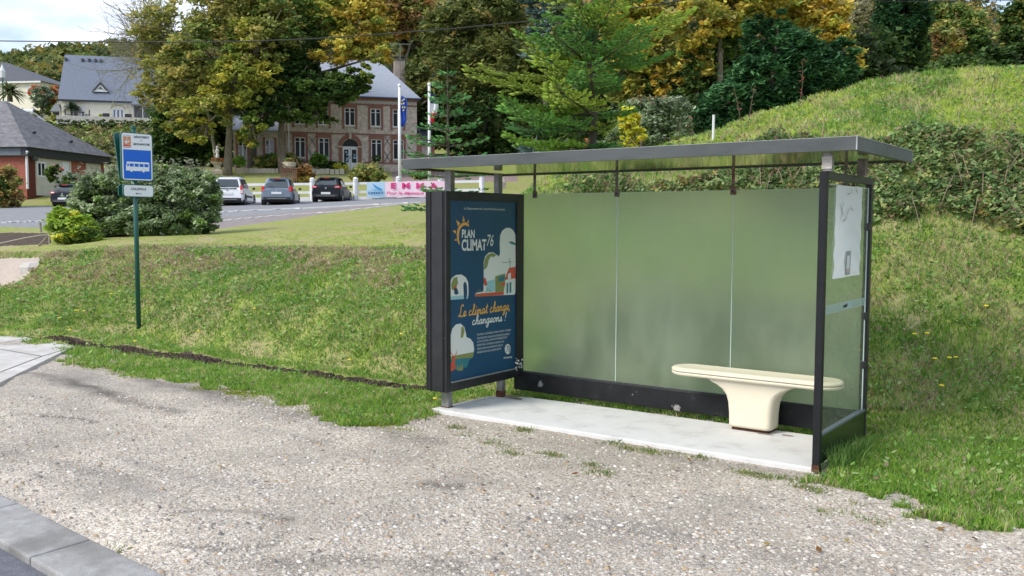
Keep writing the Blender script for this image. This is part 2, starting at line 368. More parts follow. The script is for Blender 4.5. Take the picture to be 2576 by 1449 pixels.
def gravel_mat():
    m, nt, b = mat_new('gravel'); l = nt.links.new; b.inputs['Roughness'].default_value = .85; b.inputs['Specular IOR Level'].default_value = .3
    tc = N(nt, 'ShaderNodeTexCoord')
    wob = N(nt, 'ShaderNodeTexNoise'); wob.inputs['Scale'].default_value = 30; l(tc.outputs['Object'], wob.inputs[0])
    add = N(nt, 'ShaderNodeMixRGB', blend_type='LINEAR_LIGHT'); add.inputs[0].default_value = .012; l(tc.outputs['Object'], add.inputs[1]); l(wob.outputs[1], add.inputs[2])
    v = N(nt, 'ShaderNodeTexVoronoi'); v.inputs['Scale'].default_value = 62; l(add.outputs[0], v.inputs[0])
    v2 = N(nt, 'ShaderNodeTexVoronoi'); v2.inputs['Scale'].default_value = 150; l(add.outputs[0], v2.inputs[0])
    sep = N(nt, 'ShaderNodeSeparateColor'); l(v.outputs['Color'], sep.inputs[0])
    r = N(nt, 'ShaderNodeValToRGB')
    st = [(0, (.15, .135, .12)), (.15, (.31, .285, .25)), (.4, (.48, .445, .39)), (.6, (.62, .58, .52)), (.78, (.44, .35, .26)), (.9, (.72, .69, .63)), (1, (.80, .78, .74))]
    while len(r.color_ramp.elements) < len(st): r.color_ramp.elements.new(.5)
    for e, (p, c) in zip(r.color_ramp.elements, st): e.position = p; e.color = (*c, 1)
    l(sep.outputs[0], r.inputs[0])
    # fines between the stones, in large patches
    n = N(nt, 'ShaderNodeTexNoise'); n.inputs['Scale'].default_value = .9; n.inputs['Detail'].default_value = 8; n.inputs['Roughness'].default_value = .62; l(tc.outputs['Object'], n.inputs[0])
    rf_ = N(nt, 'ShaderNodeMapRange'); rf_.inputs[1].default_value = .36; rf_.inputs[2].default_value = .60; rf_.inputs[3].default_value = .62; rf_.inputs[4].default_value = .22; l(n.outputs[0], rf_.inputs[0])
    nf = N(nt, 'ShaderNodeTexNoise'); nf.inputs['Scale'].default_value = 55; nf.inputs['Detail'].default_value = 6; l(tc.outputs['Object'], nf.inputs[0])
    rc = N(nt, 'ShaderNodeValToRGB'); rc.color_ramp.elements[0].position = .3; rc.color_ramp.elements[1].position = .7
    rc.color_ramp.elements[0].color = (.30, .275, .245, 1); rc.color_ramp.elements[1].color = (.50, .465, .415, 1); l(nf.outputs[0], rc.inputs[0])
    fm_ = N(nt, 'ShaderNodeMixRGB'); l(rf_.outputs[0], fm_.inputs[0]); l(r.outputs[0], fm_.inputs[1]); l(rc.outputs[0], fm_.inputs[2])
    rr = N(nt, 'ShaderNodeValToRGB'); rr.color_ramp.elements[0].position = .36; rr.color_ramp.elements[1].position = .62
    rr.color_ramp.elements[0].color = (.82, .79, .75, 1); rr.color_ramp.elements[1].color = (1.07, 1.03, .97, 1); l(n.outputs[0], rr.inputs[0])
    mul = N(nt, 'ShaderNodeMixRGB', blend_type='MULTIPLY'); mul.inputs[0].default_value = 1; l(fm_.outputs[0], mul.inputs[1]); l(rr.outputs[0], mul.inputs[2])
    # dark wheel track stains elongated along the lay-by
    mp = N(nt, 'ShaderNodeMapping'); mp.inputs['Scale'].default_value = (.35, 1.9, 1); mp.inputs['Rotation'].default_value = (0, 0, .16); l(tc.outputs['Object'], mp.inputs[0])
    n3 = N(nt, 'ShaderNodeTexNoise'); n3.inputs['Scale'].default_value = 1.1; n3.inputs['Detail'].default_value = 6; l(mp.outputs[0], n3.inputs[0])
    r3 = N(nt, 'ShaderNodeValToRGB'); r3.color_ramp.elements[0].position = .53; r3.color_ramp.elements[1].position = .68
    r3.color_ramp.elements[0].color = (0, 0, 0, 1); r3.color_ramp.elements[1].color = (.38, .38, .38, 1); l(n3.outputs[0], r3.inputs[0])
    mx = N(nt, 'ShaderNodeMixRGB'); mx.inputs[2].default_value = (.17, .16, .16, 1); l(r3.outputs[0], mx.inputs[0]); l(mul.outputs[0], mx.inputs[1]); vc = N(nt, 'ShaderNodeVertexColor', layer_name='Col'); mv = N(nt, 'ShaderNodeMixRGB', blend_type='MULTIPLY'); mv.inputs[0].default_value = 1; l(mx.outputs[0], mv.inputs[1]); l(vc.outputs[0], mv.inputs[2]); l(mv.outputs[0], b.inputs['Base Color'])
    bp = N(nt, 'ShaderNodeBump'); bp.inputs['Strength'].default_value = .9; bp.inputs['Distance'].default_value = .008; bp.invert = True
    l(v.outputs['Distance'], bp.inputs['Height'])
    bp2 = N(nt, 'ShaderNodeBump'); bp2.inputs['Strength'].default_value = .5; bp2.inputs['Distance'].default_value = .006; bp2.invert = True
    l(v2.outputs['Distance'], bp2.inputs['Height']); l(bp.outputs[0], bp2.inputs['Normal']); l(bp2.outputs[0], b.inputs['Normal'])
    return m
GRASSG = ground_mat('turf', [(.25, (.10, .13, .035)), (.42, (.19, .235, .055)), (.56, (.27, .31, .075)), (.75, (.38, .36, .16))], 7.0, .6, 24, second=(1.3, .44, .62, (.30, .27, .13)))[0]
ASPH = ground_mat('asphalt', [(.3, (.10, .105, .125)), (.6, (.155, .16, .185)), (.8, (.22, .225, .25))], 16, .4, 90)[0]
ASPHV = ground_mat('village_asphalt', [(.3, (.17, .175, .185)), (.6, (.27, .275, .29)), (.8, (.36, .365, .38))], 6, .4, 30)[0]
SOIL = ground_mat('bare_soil', [(.3, (.035, .026, .02)), (.6, (.10, .075, .055)), (.8, (.18, .14, .10))], 9, .9, 20, dist=.05)[0]
PATHM = ground_mat('pale_gravel_path', [(.3, (.34, .28, .23)), (.6, (.46, .39, .33)), (.8, (.58, .51, .45))], 12, .5, 40)[0]
DRIVE = ground_mat('reddish_drive', [(.3, (.20, .15, .14)), (.7, (.30, .23, .215))], 2, .4, 20)[0]
FOOTW = ground_mat('footway', [(.3, (.19, .165, .16)), (.7, (.30, .265, .26))], 4, .4, 20)[0]
GRAV = gravel_mat()
TER = build_terrain()
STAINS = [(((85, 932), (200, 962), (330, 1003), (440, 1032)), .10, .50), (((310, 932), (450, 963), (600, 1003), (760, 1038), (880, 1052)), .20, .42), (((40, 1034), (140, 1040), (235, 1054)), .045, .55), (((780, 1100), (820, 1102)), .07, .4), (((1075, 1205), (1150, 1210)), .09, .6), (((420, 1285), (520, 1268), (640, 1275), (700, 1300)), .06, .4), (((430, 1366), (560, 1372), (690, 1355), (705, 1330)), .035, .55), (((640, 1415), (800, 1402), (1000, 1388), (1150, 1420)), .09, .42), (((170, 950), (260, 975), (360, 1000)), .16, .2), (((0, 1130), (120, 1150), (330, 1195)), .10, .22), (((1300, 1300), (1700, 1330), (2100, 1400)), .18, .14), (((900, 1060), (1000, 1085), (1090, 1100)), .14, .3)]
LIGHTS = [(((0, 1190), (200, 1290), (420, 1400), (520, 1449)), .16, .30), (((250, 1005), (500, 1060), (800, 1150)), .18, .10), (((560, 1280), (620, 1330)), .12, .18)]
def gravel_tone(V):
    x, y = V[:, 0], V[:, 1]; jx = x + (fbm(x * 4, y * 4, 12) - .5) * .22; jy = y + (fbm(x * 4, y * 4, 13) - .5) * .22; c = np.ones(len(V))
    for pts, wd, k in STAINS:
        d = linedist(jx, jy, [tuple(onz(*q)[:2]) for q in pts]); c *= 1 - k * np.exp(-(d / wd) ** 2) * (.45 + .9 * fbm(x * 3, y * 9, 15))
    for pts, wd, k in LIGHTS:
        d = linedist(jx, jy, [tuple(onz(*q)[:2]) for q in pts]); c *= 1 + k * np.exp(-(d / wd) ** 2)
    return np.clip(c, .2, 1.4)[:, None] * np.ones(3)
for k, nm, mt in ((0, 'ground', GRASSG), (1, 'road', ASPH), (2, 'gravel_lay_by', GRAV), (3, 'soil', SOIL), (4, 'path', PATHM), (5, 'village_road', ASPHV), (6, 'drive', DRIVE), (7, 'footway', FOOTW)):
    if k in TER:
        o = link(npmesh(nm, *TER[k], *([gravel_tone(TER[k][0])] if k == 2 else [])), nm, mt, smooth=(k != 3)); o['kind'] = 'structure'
# ground sheet far around and behind the camera
o = MB().face([(-700, -700, -1.2), (700, -700, -1.2), (700, 700, -1.2), (-700, 700, -1.2)]).build('surrounding_ground', GRASSG, fix=False); o['kind'] = 'structure'
MB().face([(-60, -60, -.13), (60, -60, -.13), (60, -4.75, -.13), (-60, -4.75, -.13)]).build('road_behind', ASPH, fix=False)['kind'] = 'structure'
#=====PART2=====

# ------------------------------------------------------------------ text
def text_mesh(name, txt, fr, s, z, size, mat, parent, n=.004, bold=.0, shear=0, sx=1.0, align='LEFT', rot=0, spacing=1.0):
    cu = bpy.data.curves.new(name, 'FONT'); cu.body = txt; cu.size = size; cu.offset = bold * size; cu.shear = shear; cu.align_x = align; cu.space_character = spacing
    cu.resolution_u = 3
    ob = bpy.data.objects.new(name, cu); COL.objects.link(ob)
    dg = bpy.context.evaluated_depsgraph_get(); me = bpy.data.meshes.new_from_object(ob.evaluated_get(dg)); bpy.data.objects.remove(ob)
    co = np.empty(len(me.vertices) * 3); me.vertices.foreach_get('co', co); co = co.reshape(-1, 3)
    c, d = cos(rot), sin(rot); x = co[:, 0] * sx; y = co[:, 1]
    a = s + x * c - y * d; b = z + x * d + y * c
    P = fr.o + a[:, None] * fr.ex + n * fr.n + np.stack([0 * a, 0 * a, b - fr.o[2]], 1)
    me.vertices.foreach_set('co', P.ravel().astype(np.float32)); me.update()
    me.name = name
    return link(me, name, mat, parent)
def decal(name, fr, pts, mat, parent, n=.002, thick=0.0):
    return MB().face([fr.p(a, z, n) for a, z in pts]).build(name, mat, parent, fix=False)
def circ(c, r, a0=0, a1=360, k=20, ry=None):
    ry = ry or r
    return [(c[0] + r * cos(RAD(a0 + (a1 - a0) * i / k)), c[1] + ry * sin(RAD(a0 + (a1 - a0) * i / k))) for i in range(k + (0 if a1 - a0 == 360 else 1))]

# ------------------------------------------------------------------ kerb, pavement, pad
CONC = ground_mat('kerb_concrete', [(.3, (.25, .245, .24)), (.55, (.335, .33, .325)), (.8, (.43, .425, .415))], 11, .6, 120, second=(2.2, .48, .66, (.20, .195, .185)), dist=.008)[0]
mb = MB(); KW = .33; sl = -14
while sl < 20:
    o_ = KA + KD * (sl - .6); e_ = o_ + KD * .992
    c_ = [o_, e_, e_ + KN * KW, o_ + KN * KW]
    zt = -.004
    mb.hexa([(p[0], p[1], -.35) for p in c_] + [(p[0], p[1], zt - (.012 if i < 2 else 0)) for i, p in enumerate(c_)]); sl += 1.0
tag(mb.build('kerb', CONC, bevel=.012), 'pale concrete kerb stones between asphalt road and gravel', None, kind='structure')
PAVE = pmat('pale_pavement_concrete', (.42, .40, .375), .9, (.56, .54, .51), 3, detail=8, bump=.3, bscale=60)
pv = [onz(u, y, 0)[:2] for u, y in ((-700, 850), (30, 846), (70, 849), (187, 870), (0, 962), (-300, 1105), (-900, 1250))]
tag(MB().prism([(p[0], p[1], .0) for p in pv], (0, 0, -.2)).build('pavement', PAVE), 'pale concrete pavement with scored joints', None, kind='structure')
mb = MB(); JOINT = pmat('joint_dirt', (.12, .11, .10), .95)
for pts in (((0, 878), (105, 896), (187, 872)), ((105, 896), (0, 936)), ((70, 851), (0, 862))):
    for (p, q) in zip(pts[:-1], pts[1:]):
        a, b = onz(*p, .002), onz(*q, .002); d = (b - a) / np.linalg.norm(b - a); nn = np.array([-d[1], d[0], 0]) * .012
        mb.face([a - nn, b - nn, b + nn, a + nn])
mb.build('pavement_joint', JOINT, fix=False)['kind'] = 'structure'
PADM, nt, b, colr = ground_mat('pad_concrete', [(.25, (.42, .415, .40)), (.48, (.62, .62, .61)), (.8, (.70, .70, .695))], 3.2, .25, 60, second=(26, .70, .76, (.30, .29, .27)), dist=.006)
pad = MB().prism([(-3.66, -.02, .004), (-.03, .02, .004), (-.035, 1.06, .004), (-2.2, 1.04, .004), (-3.2, 1.0, .004), (-3.32, .97, .004), (-3.40, .84, .004), (-3.60, .80, .004)], (0, 0, -.25)).build('concrete_pad', PADM, bevel=.012)
tag(pad, 'white concrete slab under the bus shelter', None, kind='structure')

# ------------------------------------------------------------------ bus shelter
XA, XB = -3.459, -3.700; YG = 1.186
SHELF = thing('bus_shelter', 'dark metal bus shelter with frosted green glass rear panes', 'bus shelter', (-1.8, .6, 0))
WORN = ground_mat('worn_black_paint', [(.3, (.012, .013, .014)), (.62, (.02, .021, .023)), (.66, (.035, .036, .037))], 7, .15, 60, rough=.4, second=(5, .67, .70, (.30, .29, .28)), dist=.002)[0]
# advertising box
mb = MB(); mb.box(XB, XA - .012, -.05, 1.191, .179, 2.056)
abox = mb.build('advertising_box', WORN, SHELF, bevel=.006)
mb = MB()
for (y0, y1, z0, z1) in ((-.05, .014, .179, 2.056), (1.07, 1.191, .179, 2.056), (.014, 1.07, .179, .262), (.014, 1.07, 1.972, 2.056)):
    mb.box(XA - .011, XA + .012, y0, y1, z0, z1)
mb.build('display_frame', BLACK, abox, bevel=.003)
mb = MB().box(XB + .045, XB + .060, -.056, -.050, .185, 2.05); mb.build('seam_strip', RUBBER, abox)
mb = MB().box(XB + .085, XA - .03, -.0565, -.050, .185, 2.05); mb.build('side_cover', BLACK, abox)
TRIMM = pmat('light_trim', (.45, .46, .47), .35, (.3, .3, .3), 20, metal=.5)
mb = MB().box(XA - .006, XA + .014, .016, 1.068, .262, .272); mb.build('sill_trim', TRIMM, abox)
mb = MB()
for k in range(16):
    yy = 1.02 + rng.random() * .15; zz = .25 + abs(rng.normal()) * .035 + (.02 if k < 6 else .12 * rng.random()); r_ = .004 + rng.random() * .011
    mb.face([(XA + .0145, yy + r_ * cos(a) * (1 + .5 * rng.random()), zz + r_ * sin(a)) for a in np.linspace(0, 5.6, 7)])
mb.build('flaked_paint', WHITE, abox, fix=False)
# posts
RUST = pmat('rust', (.06, .022, .012), .9, (.13, .05, .025), 18, bump=.5)
for (x0, x1, y0, y1) in ((-3.645, -3.57, .16, .225), (-3.62, -3.555, .90, .965)):
    p = MB().box(x0, x1, y0, y1, 2.056, 2.262).build('roof_post', STEEL, SHELF, bevel=.004)
for (x0, x1, y0, y1, rst) in ((-3.63, -3.54, .085, .15, 0), (-3.53, -3.46, .83, .89, 1)):
    p = MB().box(x0, x1, y0, y1, .0, .178).build('foot_post', STEEL, SHELF, bevel=.004)
    mb = MB().box(x0 - .006, x1 + .006, y0 - .006, y1 + .006, .0, .07 if rst else .014); mb.build('rust_collar', RUST, p, bevel=.01)
# rear rail and panes
MB().box(-3.53, -.055, 1.135, 1.20, .035, .222).build('rear_rail', WORN, SHELF, bevel=.004)
MB().box(-3.45, -.055, 1.175, 1.197, .2221, .232).build('rail_trim', GREYM, SHELF)
def frosted():
    m = bpy.data.materials.new('frosted_glass'); m.use_nodes = True; nt = m.node_tree; nt.nodes.clear(); l = nt.links.new
    rf = N(nt, 'ShaderNodeBsdfRefraction'); rf.inputs['Roughness'].default_value = .72; rf.inputs['IOR'].default_value = 1.2; rf.inputs['Color'].default_value = (.80, .90, .70, 1)
    tl = N(nt, 'ShaderNodeBsdfTranslucent'); tl.inputs['Color'].default_value = (.74, .88, .68, 1)
    df = N(nt, 'ShaderNodeBsdfDiffuse'); df.inputs['Color'].default_value = (.44, .52, .38, 1)
    gl = N(nt, 'ShaderNodeBsdfGlossy'); gl.inputs['Roughness'].default_value = .35
    tc = N(nt, 'ShaderNodeTexCoord'); nz = N(nt, 'ShaderNodeTexNoise'); nz.inputs['Scale'].default_value = 130; nz.inputs['Detail'].default_value = 4
    r = N(nt, 'ShaderNodeMapRange'); r.inputs[1].default_value = .3; r.inputs[2].default_value = .8; r.inputs[3].default_value = .08; r.inputs[4].default_value = .26
    l(tc.outputs['Object'], nz.inputs[0]); l(nz.outputs[0], r.inputs[0])
    mp = N(nt, 'ShaderNodeMapping'); mp.inputs['Scale'].default_value = (1.6, 1, .7); n2 = N(nt, 'ShaderNodeTexNoise'); n2.inputs['Scale'].default_value = 2.2; n2.inputs['Detail'].default_value = 7; l(tc.outputs['Object'], mp.inputs[0]); l(mp.outputs[0], n2.inputs[0])
    r2 = N(nt, 'ShaderNodeMapRange'); r2.inputs[1].default_value = .35; r2.inputs[2].default_value = .7; r2.inputs[3].default_value = -.05; r2.inputs[4].default_value = .13; l(n2.outputs[0], r2.inputs[0])
    n3 = N(nt, 'ShaderNodeTexNoise'); n3.inputs['Scale'].default_value = 26; n3.inputs['Detail'].default_value = 5; l(tc.outputs['Object'], n3.inputs[0])
    r3 = N(nt, 'ShaderNodeMapRange'); r3.inputs[1].default_value = .70; r3.inputs[2].default_value = .76; r3.inputs[3].default_value = 0; r3.inputs[4].default_value = .30; l(n3.outputs[0], r3.inputs[0])
    ad = N(nt, 'ShaderNodeMath', operation='ADD'); l(r.outputs[0], ad.inputs[0]); l(r2.outputs[0], ad.inputs[1]); ad2 = N(nt, 'ShaderNodeMath', operation='ADD', use_clamp=True); l(ad.outputs[0], ad2.inputs[0]); l(r3.outputs[0], ad2.inputs[1])
    a = N(nt, 'ShaderNodeMixShader'); a.inputs[0].default_value = .24; l(rf.outputs[0], a.inputs[1]); l(tl.outputs[0], a.inputs[2])
    b = N(nt, 'ShaderNodeMixShader'); l(ad2.outputs[0], b.inputs[0]); l(a.outputs[0], b.inputs[1]); l(df.outputs[0], b.inputs[2])
    c = N(nt, 'ShaderNodeMixShader'); c.inputs[0].default_value = .05; l(b.outputs[0], c.inputs[1]); l(gl.outputs[0], c.inputs[2])
    o = N(nt, 'ShaderNodeOutputMaterial'); l(c.outputs[0], o.inputs[0]); return m
FROST = frosted(); JX = [-3.452, -2.348, -1.178, -.056]
EDGE = pmat('glass_edge', (.50, .62, .56), .3)
for i in range(3):
    x0, x1 = JX[i] + .004, JX[i + 1] - .004
    p = MB().face([(x0, YG, .232), (x1, YG, .232), (x1, YG, 2.055), (x0, YG, 2.055)]).build('rear_pane', FROST, SHELF, fix=False)
    MB().box(x0, x1, YG - .004, YG + .004, 2.0552, 2.059).build('pane_edge', EDGE, p)
    if i: MB().box(x0 - .0075, x0 - .001, YG - .005, YG + .004, .233, 2.05).build('pane_edge', EDGE, p)
HANG = pmat('hanger_steel', (.10, .085, .075), .55, (.22, .19, .17), 20, metal=.3)
for i, x in enumerate((-3.30, -2.348, -1.178, -.21)):
    h = MB().box(x - .010, x + .010, YG - .03, YG - .008, 2.08, 2.28).build('glass_hanger', HANG if i != 2 else pmat('rusty_steel', (.13, .055, .045), .8, (.24, .15, .13), 25), SHELF)
    MB().box(x - .028, x + .028, YG - .022, YG - .007, 2.015, 2.085).build('clamp_plate', h.data.materials[0], h, bevel=.008)
    MB().tube([(x, YG - .023, 2.045), (x, YG - .03, 2.045)], .010, 10).build('clamp_bolt', BLACK, h)
# right side frame
fr_m = BLACK
sf = MB().box(-.053, 0, 0, .048, -.02, 2.132).build('side_frame', WORN, SHELF, bevel=.003)
MB().box(-.053, 0, 1.163, 1.213, .0, 2.132).build('rear_upright', BLACK, sf, bevel=.003)
MB().box(-.053, 0, .048, 1.163, 2.078, 2.132).build('top_bar', BLACK, sf, bevel=.003)
MB().box(-.045, -.004, .05, 1.161, .03, .236).build('lower_panel', pmat('lower_panel_paint', (.012, .02, .012), .22), sf, bevel=.003)
MB().box(-.04, .002, .05, 1.161, .2365, .252).build('glazing_trim', pmat('blue_grey_trim', (.14, .17, .21), .35, metal=.4), sf)
MB().box(-.0545, -.001, -.002, .05, -.02, .03).build('rust_collar', RUST, sf)
def clear_glass(name, col, rough=0.0, alpha=.12):
    m = bpy.data.materials.new(name); m.use_nodes = True; nt = m.node_tree; nt.nodes.clear(); l = nt.links.new
    tr = N(nt, 'ShaderNodeBsdfTransparent'); tr.inputs[0].default_value = (*col, 1)
    gl = N(nt, 'ShaderNodeBsdfGlossy'); gl.inputs['Roughness'].default_value = rough
    fr = N(nt, 'ShaderNodeFresnel'); fr.inputs[0].default_value = 1.5
    mx = N(nt, 'ShaderNodeMixShader'); l(fr.outputs[0], mx.inputs[0]); l(tr.outputs[0], mx.inputs[1]); l(gl.outputs[0], mx.inputs[2])
    df = N(nt, 'ShaderNodeBsdfDiffuse'); df.inputs[0].default_value = (.5, .56, .5, 1)
    tc = N(nt, 'ShaderNodeTexCoord'); nz = N(nt, 'ShaderNodeTexNoise'); nz.inputs['Scale'].default_value = 5; nz.inputs['Detail'].default_value = 7
    r = N(nt, 'ShaderNodeMapRange'); r.inputs[1].default_value = .35; r.inputs[2].default_value = .8; r.inputs[3].default_value = alpha * .3; r.inputs[4].default_value = alpha
    l(tc.outputs['Object'], nz.inputs[0]); l(nz.outputs[0], r.inputs[0])
    m2 = N(nt, 'ShaderNodeMixShader'); l(r.outputs[0], m2.inputs[0]); l(mx.outputs[0], m2.inputs[1]); l(df.outputs[0], m2.inputs[2])
    o = N(nt, 'ShaderNodeOutputMaterial'); l(m2.outputs[0], o.inputs[0]); return m
CLEAR = clear_glass('side_glass', (.84, .90, .84), alpha=.14)
sp = MB().face([(-.02, .06, .25), (-.02, 1.135, .25), (-.02, 1.135, 2.045), (-.02, .06, 2.045)]).build('side_pane', CLEAR, SHELF, fix=False)
MB().box(-.024, -.016, .06, 1.135, 2.0452, 2.050).build('pane_edge', EDGE, sp)
MB().box(-.024, -.016, 1.1352, 1.141, .25, 2.05).build('pane_edge', EDGE, sp)
for z in (.62, 1.02, 1.74):
    MB().box(-.045, -.002, 1.125, 1.162, z - .03, z + .03).build('pane_clamp', BLACK, sp, bevel=.004)
SF = Frame((-.019, 0, 0), (0, 1, 0), (1, 0, 0))
def vq(x, y): return (3150 + x / 2.07) * 2576 / 4032, (650 + y / 2.07) * 2576 / 4032
FILM = pmat('pale_film', (.34, .46, .44), .5)
q = [SF.px(*vq(*p)) for p in ((197, 1215), (510, 1137), (510, 1087), (197, 1162))]
z0 = (q[0][1] + q[1][1]) / 2; z1 = (q[2][1] + q[3][1]) / 2; band = MB()
ys = np.linspace(.075, 1.12, 44)
for i, y in enumerate(ys[:-1]):
    if 21 <= i <= 27: continue
    d = (ys[1] - ys[0]) * .62; band.face([SF.p(y, z0, .002), SF.p(y + d, z0, .002), SF.p(y + d + .012, z1, .002), SF.p(y + .012, z1, .002)])
band.face([SF.p(.07, z0 - .006, .002), SF.p(1.125, z0 - .006, .002), SF.p(1.125, z0, .002), SF.p(.07, z0, .002)])
band.face([SF.p(.07, z1, .002), SF.p(1.125, z1, .002), SF.p(1.125, z1 + .006, .002), SF.p(.07, z1 + .006, .002)])
band.face([SF.p(ys[21], z0, .002), SF.p(ys[28], z0, .002), SF.p(ys[28], z1, .002), SF.p(ys[21], z1, .002)])
sb = band.build('sticker_band', FILM, sp, fix=False)
zc = (z0 + z1) / 2; mb = MB()
for a, b, h in ((.53, .59, .012), (.575, .64, .018)): mb.face([SF.p(a, zc - h, .003), SF.p(b, zc - h * .3, .003), SF.p(b, zc + h, .003), SF.p(a, zc + h * .2, .003)])
mb.build('sticker_mark', BLACK, sp, fix=False)
# steel stubs over the side frame
MB().box(-.03, .03, -.005, .055, 2.1325, 2.262).build('roof_post', STEEL, SHELF, bevel=.004)
MB().box(-.0, .062, .73, .80, 2.1325, 2.262).build('roof_post', HANG, SHELF, bevel=.004)
LAMPM = pmat('bracket_white', (.62, .58, .52), .4, (.42, .38, .33), 40)
MB().box(-.034, .034, -.012, -.0052, 2.15, 2.235).build('worn_label', LAMPM, SHELF)
# roof
RX0, RX1, RY0, RY1, RZ0, RZ1 = -3.928, .228, -.11, 1.47, 2.265, 2.356
roof = MB().box(RX0, RX1, RY0, RY0 + .035, RZ0, RZ1).box(RX0, RX1, RY1 - .035, RY1, RZ0, RZ1).box(RX0, RX0 + .035, RY0 + .0352, RY1 - .0352, RZ0, RZ1).box(RX1 - .035, RX1, RY0 + .0352, RY1 - .0352, RZ0, RZ1).build('roof', GREYM, SHELF)
def roofglass():
    m = bpy.data.materials.new('roof_glass'); m.use_nodes = True; nt = m.node_tree; nt.nodes.clear(); l = nt.links.new
    df = N(nt, 'ShaderNodeBsdfDiffuse'); tl = N(nt, 'ShaderNodeBsdfTranslucent'); gl = N(nt, 'ShaderNodeBsdfGlossy'); gl.inputs['Roughness'].default_value = .07
    gl.inputs[0].default_value = (.85, .9, .78, 1)
    df.inputs[0].default_value = (.36, .40, .24, 1); tl.inputs[0].default_value = (.26, .31, .15, 1)
    tc = N(nt, 'ShaderNodeTexCoord'); nz = N(nt, 'ShaderNodeTexNoise'); nz.inputs['Scale'].default_value = 9; nz.inputs['Detail'].default_value = 6
    bp = N(nt, 'ShaderNodeBump'); bp.inputs['Strength'].default_value = .12; l(tc.outputs['Object'], nz.inputs[0]); l(nz.outputs[0], bp.inputs['Height']); l(bp.outputs[0], gl.inputs['Normal'])
    a = N(nt, 'ShaderNodeMixShader'); a.inputs[0].default_value = .5; l(df.outputs[0], a.inputs[1]); l(tl.outputs[0], a.inputs[2])
    fr = N(nt, 'ShaderNodeFresnel'); fr.inputs[0].default_value = 1.7; b = N(nt, 'ShaderNodeMixShader'); l(fr.outputs[0], b.inputs[0]); l(a.outputs[0], b.inputs[1]); l(gl.outputs[0], b.inputs[2])
    o = N(nt, 'ShaderNodeOutputMaterial'); l(b.outputs[0], o.inputs[0]); return m
MB().box(RX0 + .0355, RX1 - .0355, RY0 + .0355, RY1 - .0355, RZ0 + .012, RZ0 + .03).build('roof_pane', roofglass(), roof)
MB().box(RX1 - .004, RX1 + .004, RY0 - .004, RY0 + .004, RZ0, RZ1 + .002).box(RX1 - .002, RX1 + .004, RY1 - .004, RY1 + .004, RZ0, RZ1 + .002).box(RX1 - .006, RX1 + .0035, RY0 + .005, RY1 - .005, RZ1, RZ1 + .005).box(RX0, RX1 - .007, RY0 - .0015, RY0 + .006, RZ1, RZ1 + .0035).build('edge_trim', TRIMM, roof)

# ------------------------------------------------------------------ poster in the box
PF = Frame((XA, 0, 0), (0, 1, 0), (1, 0, 0))
def pp(x, y): return PF.px(1022.2 + x * .41442, 447.2 + y * .41442, -.004)
NAVY = pmat('poster_navy', (.008, .055, .125), .35, (.014, .072, .15), 1.2)
POSTER = thing('poster', 'navy climate campaign poster inside the advertising box of the bus shelter', 'poster', (XA, .5, .27))
def flat(c, nm, r=.4): return pmat(nm, c, r)
PWHITE = flat((.70, .74, .70), 'poster_white'); PYEL = flat((.72, .40, .09), 'poster_yellow'); PRED = flat((.56, .09, .05), 'poster_red'); PGRN = flat((.23, .27, .09), 'poster_olive'); PTEAL = flat((.03, .19, .22), 'poster_teal'); PLB = flat((.30, .55, .58), 'poster_pale_blue')
MB().face([(XA - .006, .012, .262), (XA - .006, 1.072, .262), (XA - .006, 1.072, 1.974), (XA - .006, .012, 1.974)]).build('sheet', NAVY, POSTER, fix=False)
def pd(name, pts, mat, n): return MB().face([PF.p(a, z, -.006 + n) for a, z in [pp(*q) for q in pts]]).build(name, mat, POSTER, fix=False)
# sun emblem
arc = [(383, 298), (378, 280), (362, 270), (342, 273), (324, 288), (311, 312), (306, 345), (309, 378), (316, 398), (326, 408)]
arc2 = [(324, 398), (320, 375), (320, 345), (325, 318), (335, 300), (348, 291), (362, 288), (372, 294)]
pd('sun_emblem', arc + arc2, PYEL, .001)
for tri in (((303, 255), (327, 275), (314, 296)), ((346, 228), (341, 266), (356, 264)), ((377, 250), (369, 272), (379, 276)), ((280, 322), (303, 318), (300, 340)), ((291, 380), (304, 366), (307, 384))): pd('sun_ray', tri, PYEL, .001)
def ptext(txt, x0, y0, x1, y1, hpx, mat, name='lettering', bold=.02, shear=0, sxk=None):
    a0, z0 = pp(x0, y0); a1, z1 = pp(x1, y1); at_, zt = pp(x0, y0 - hpx); h = zt - z0; wd = math.hypot(a1 - a0, z1 - z0)
    cu = bpy.data.curves.new('t', 'FONT'); cu.body = txt; cu.size = 1; ob = bpy.data.objects.new('t', cu); COL.objects.link(ob); bpy.context.view_layer.update(); nat = ob.dimensions[0]; bpy.data.objects.remove(ob)
    size = h / .70; return text_mesh(name, txt, PF, a0, z0, size, mat, POSTER, n=-.0045, bold=bold, shear=shear, sx=wd / (nat * size), rot=math.atan2(z1 - z0, a1 - a0))
ptext('Le Département de la Seine-Maritime présente', 350, 192, 597, 198, 14, PWHITE, bold=.0)
ptext('PLAN', 336, 362, 411, 364, 48, PWHITE, bold=.03)
ptext('CLIMAT', 335, 441, 482, 438, 66, PWHITE, bold=.03)
ptext('76', 484, 414, 524, 414, 70, PWHITE, bold=.0, shear=.25)
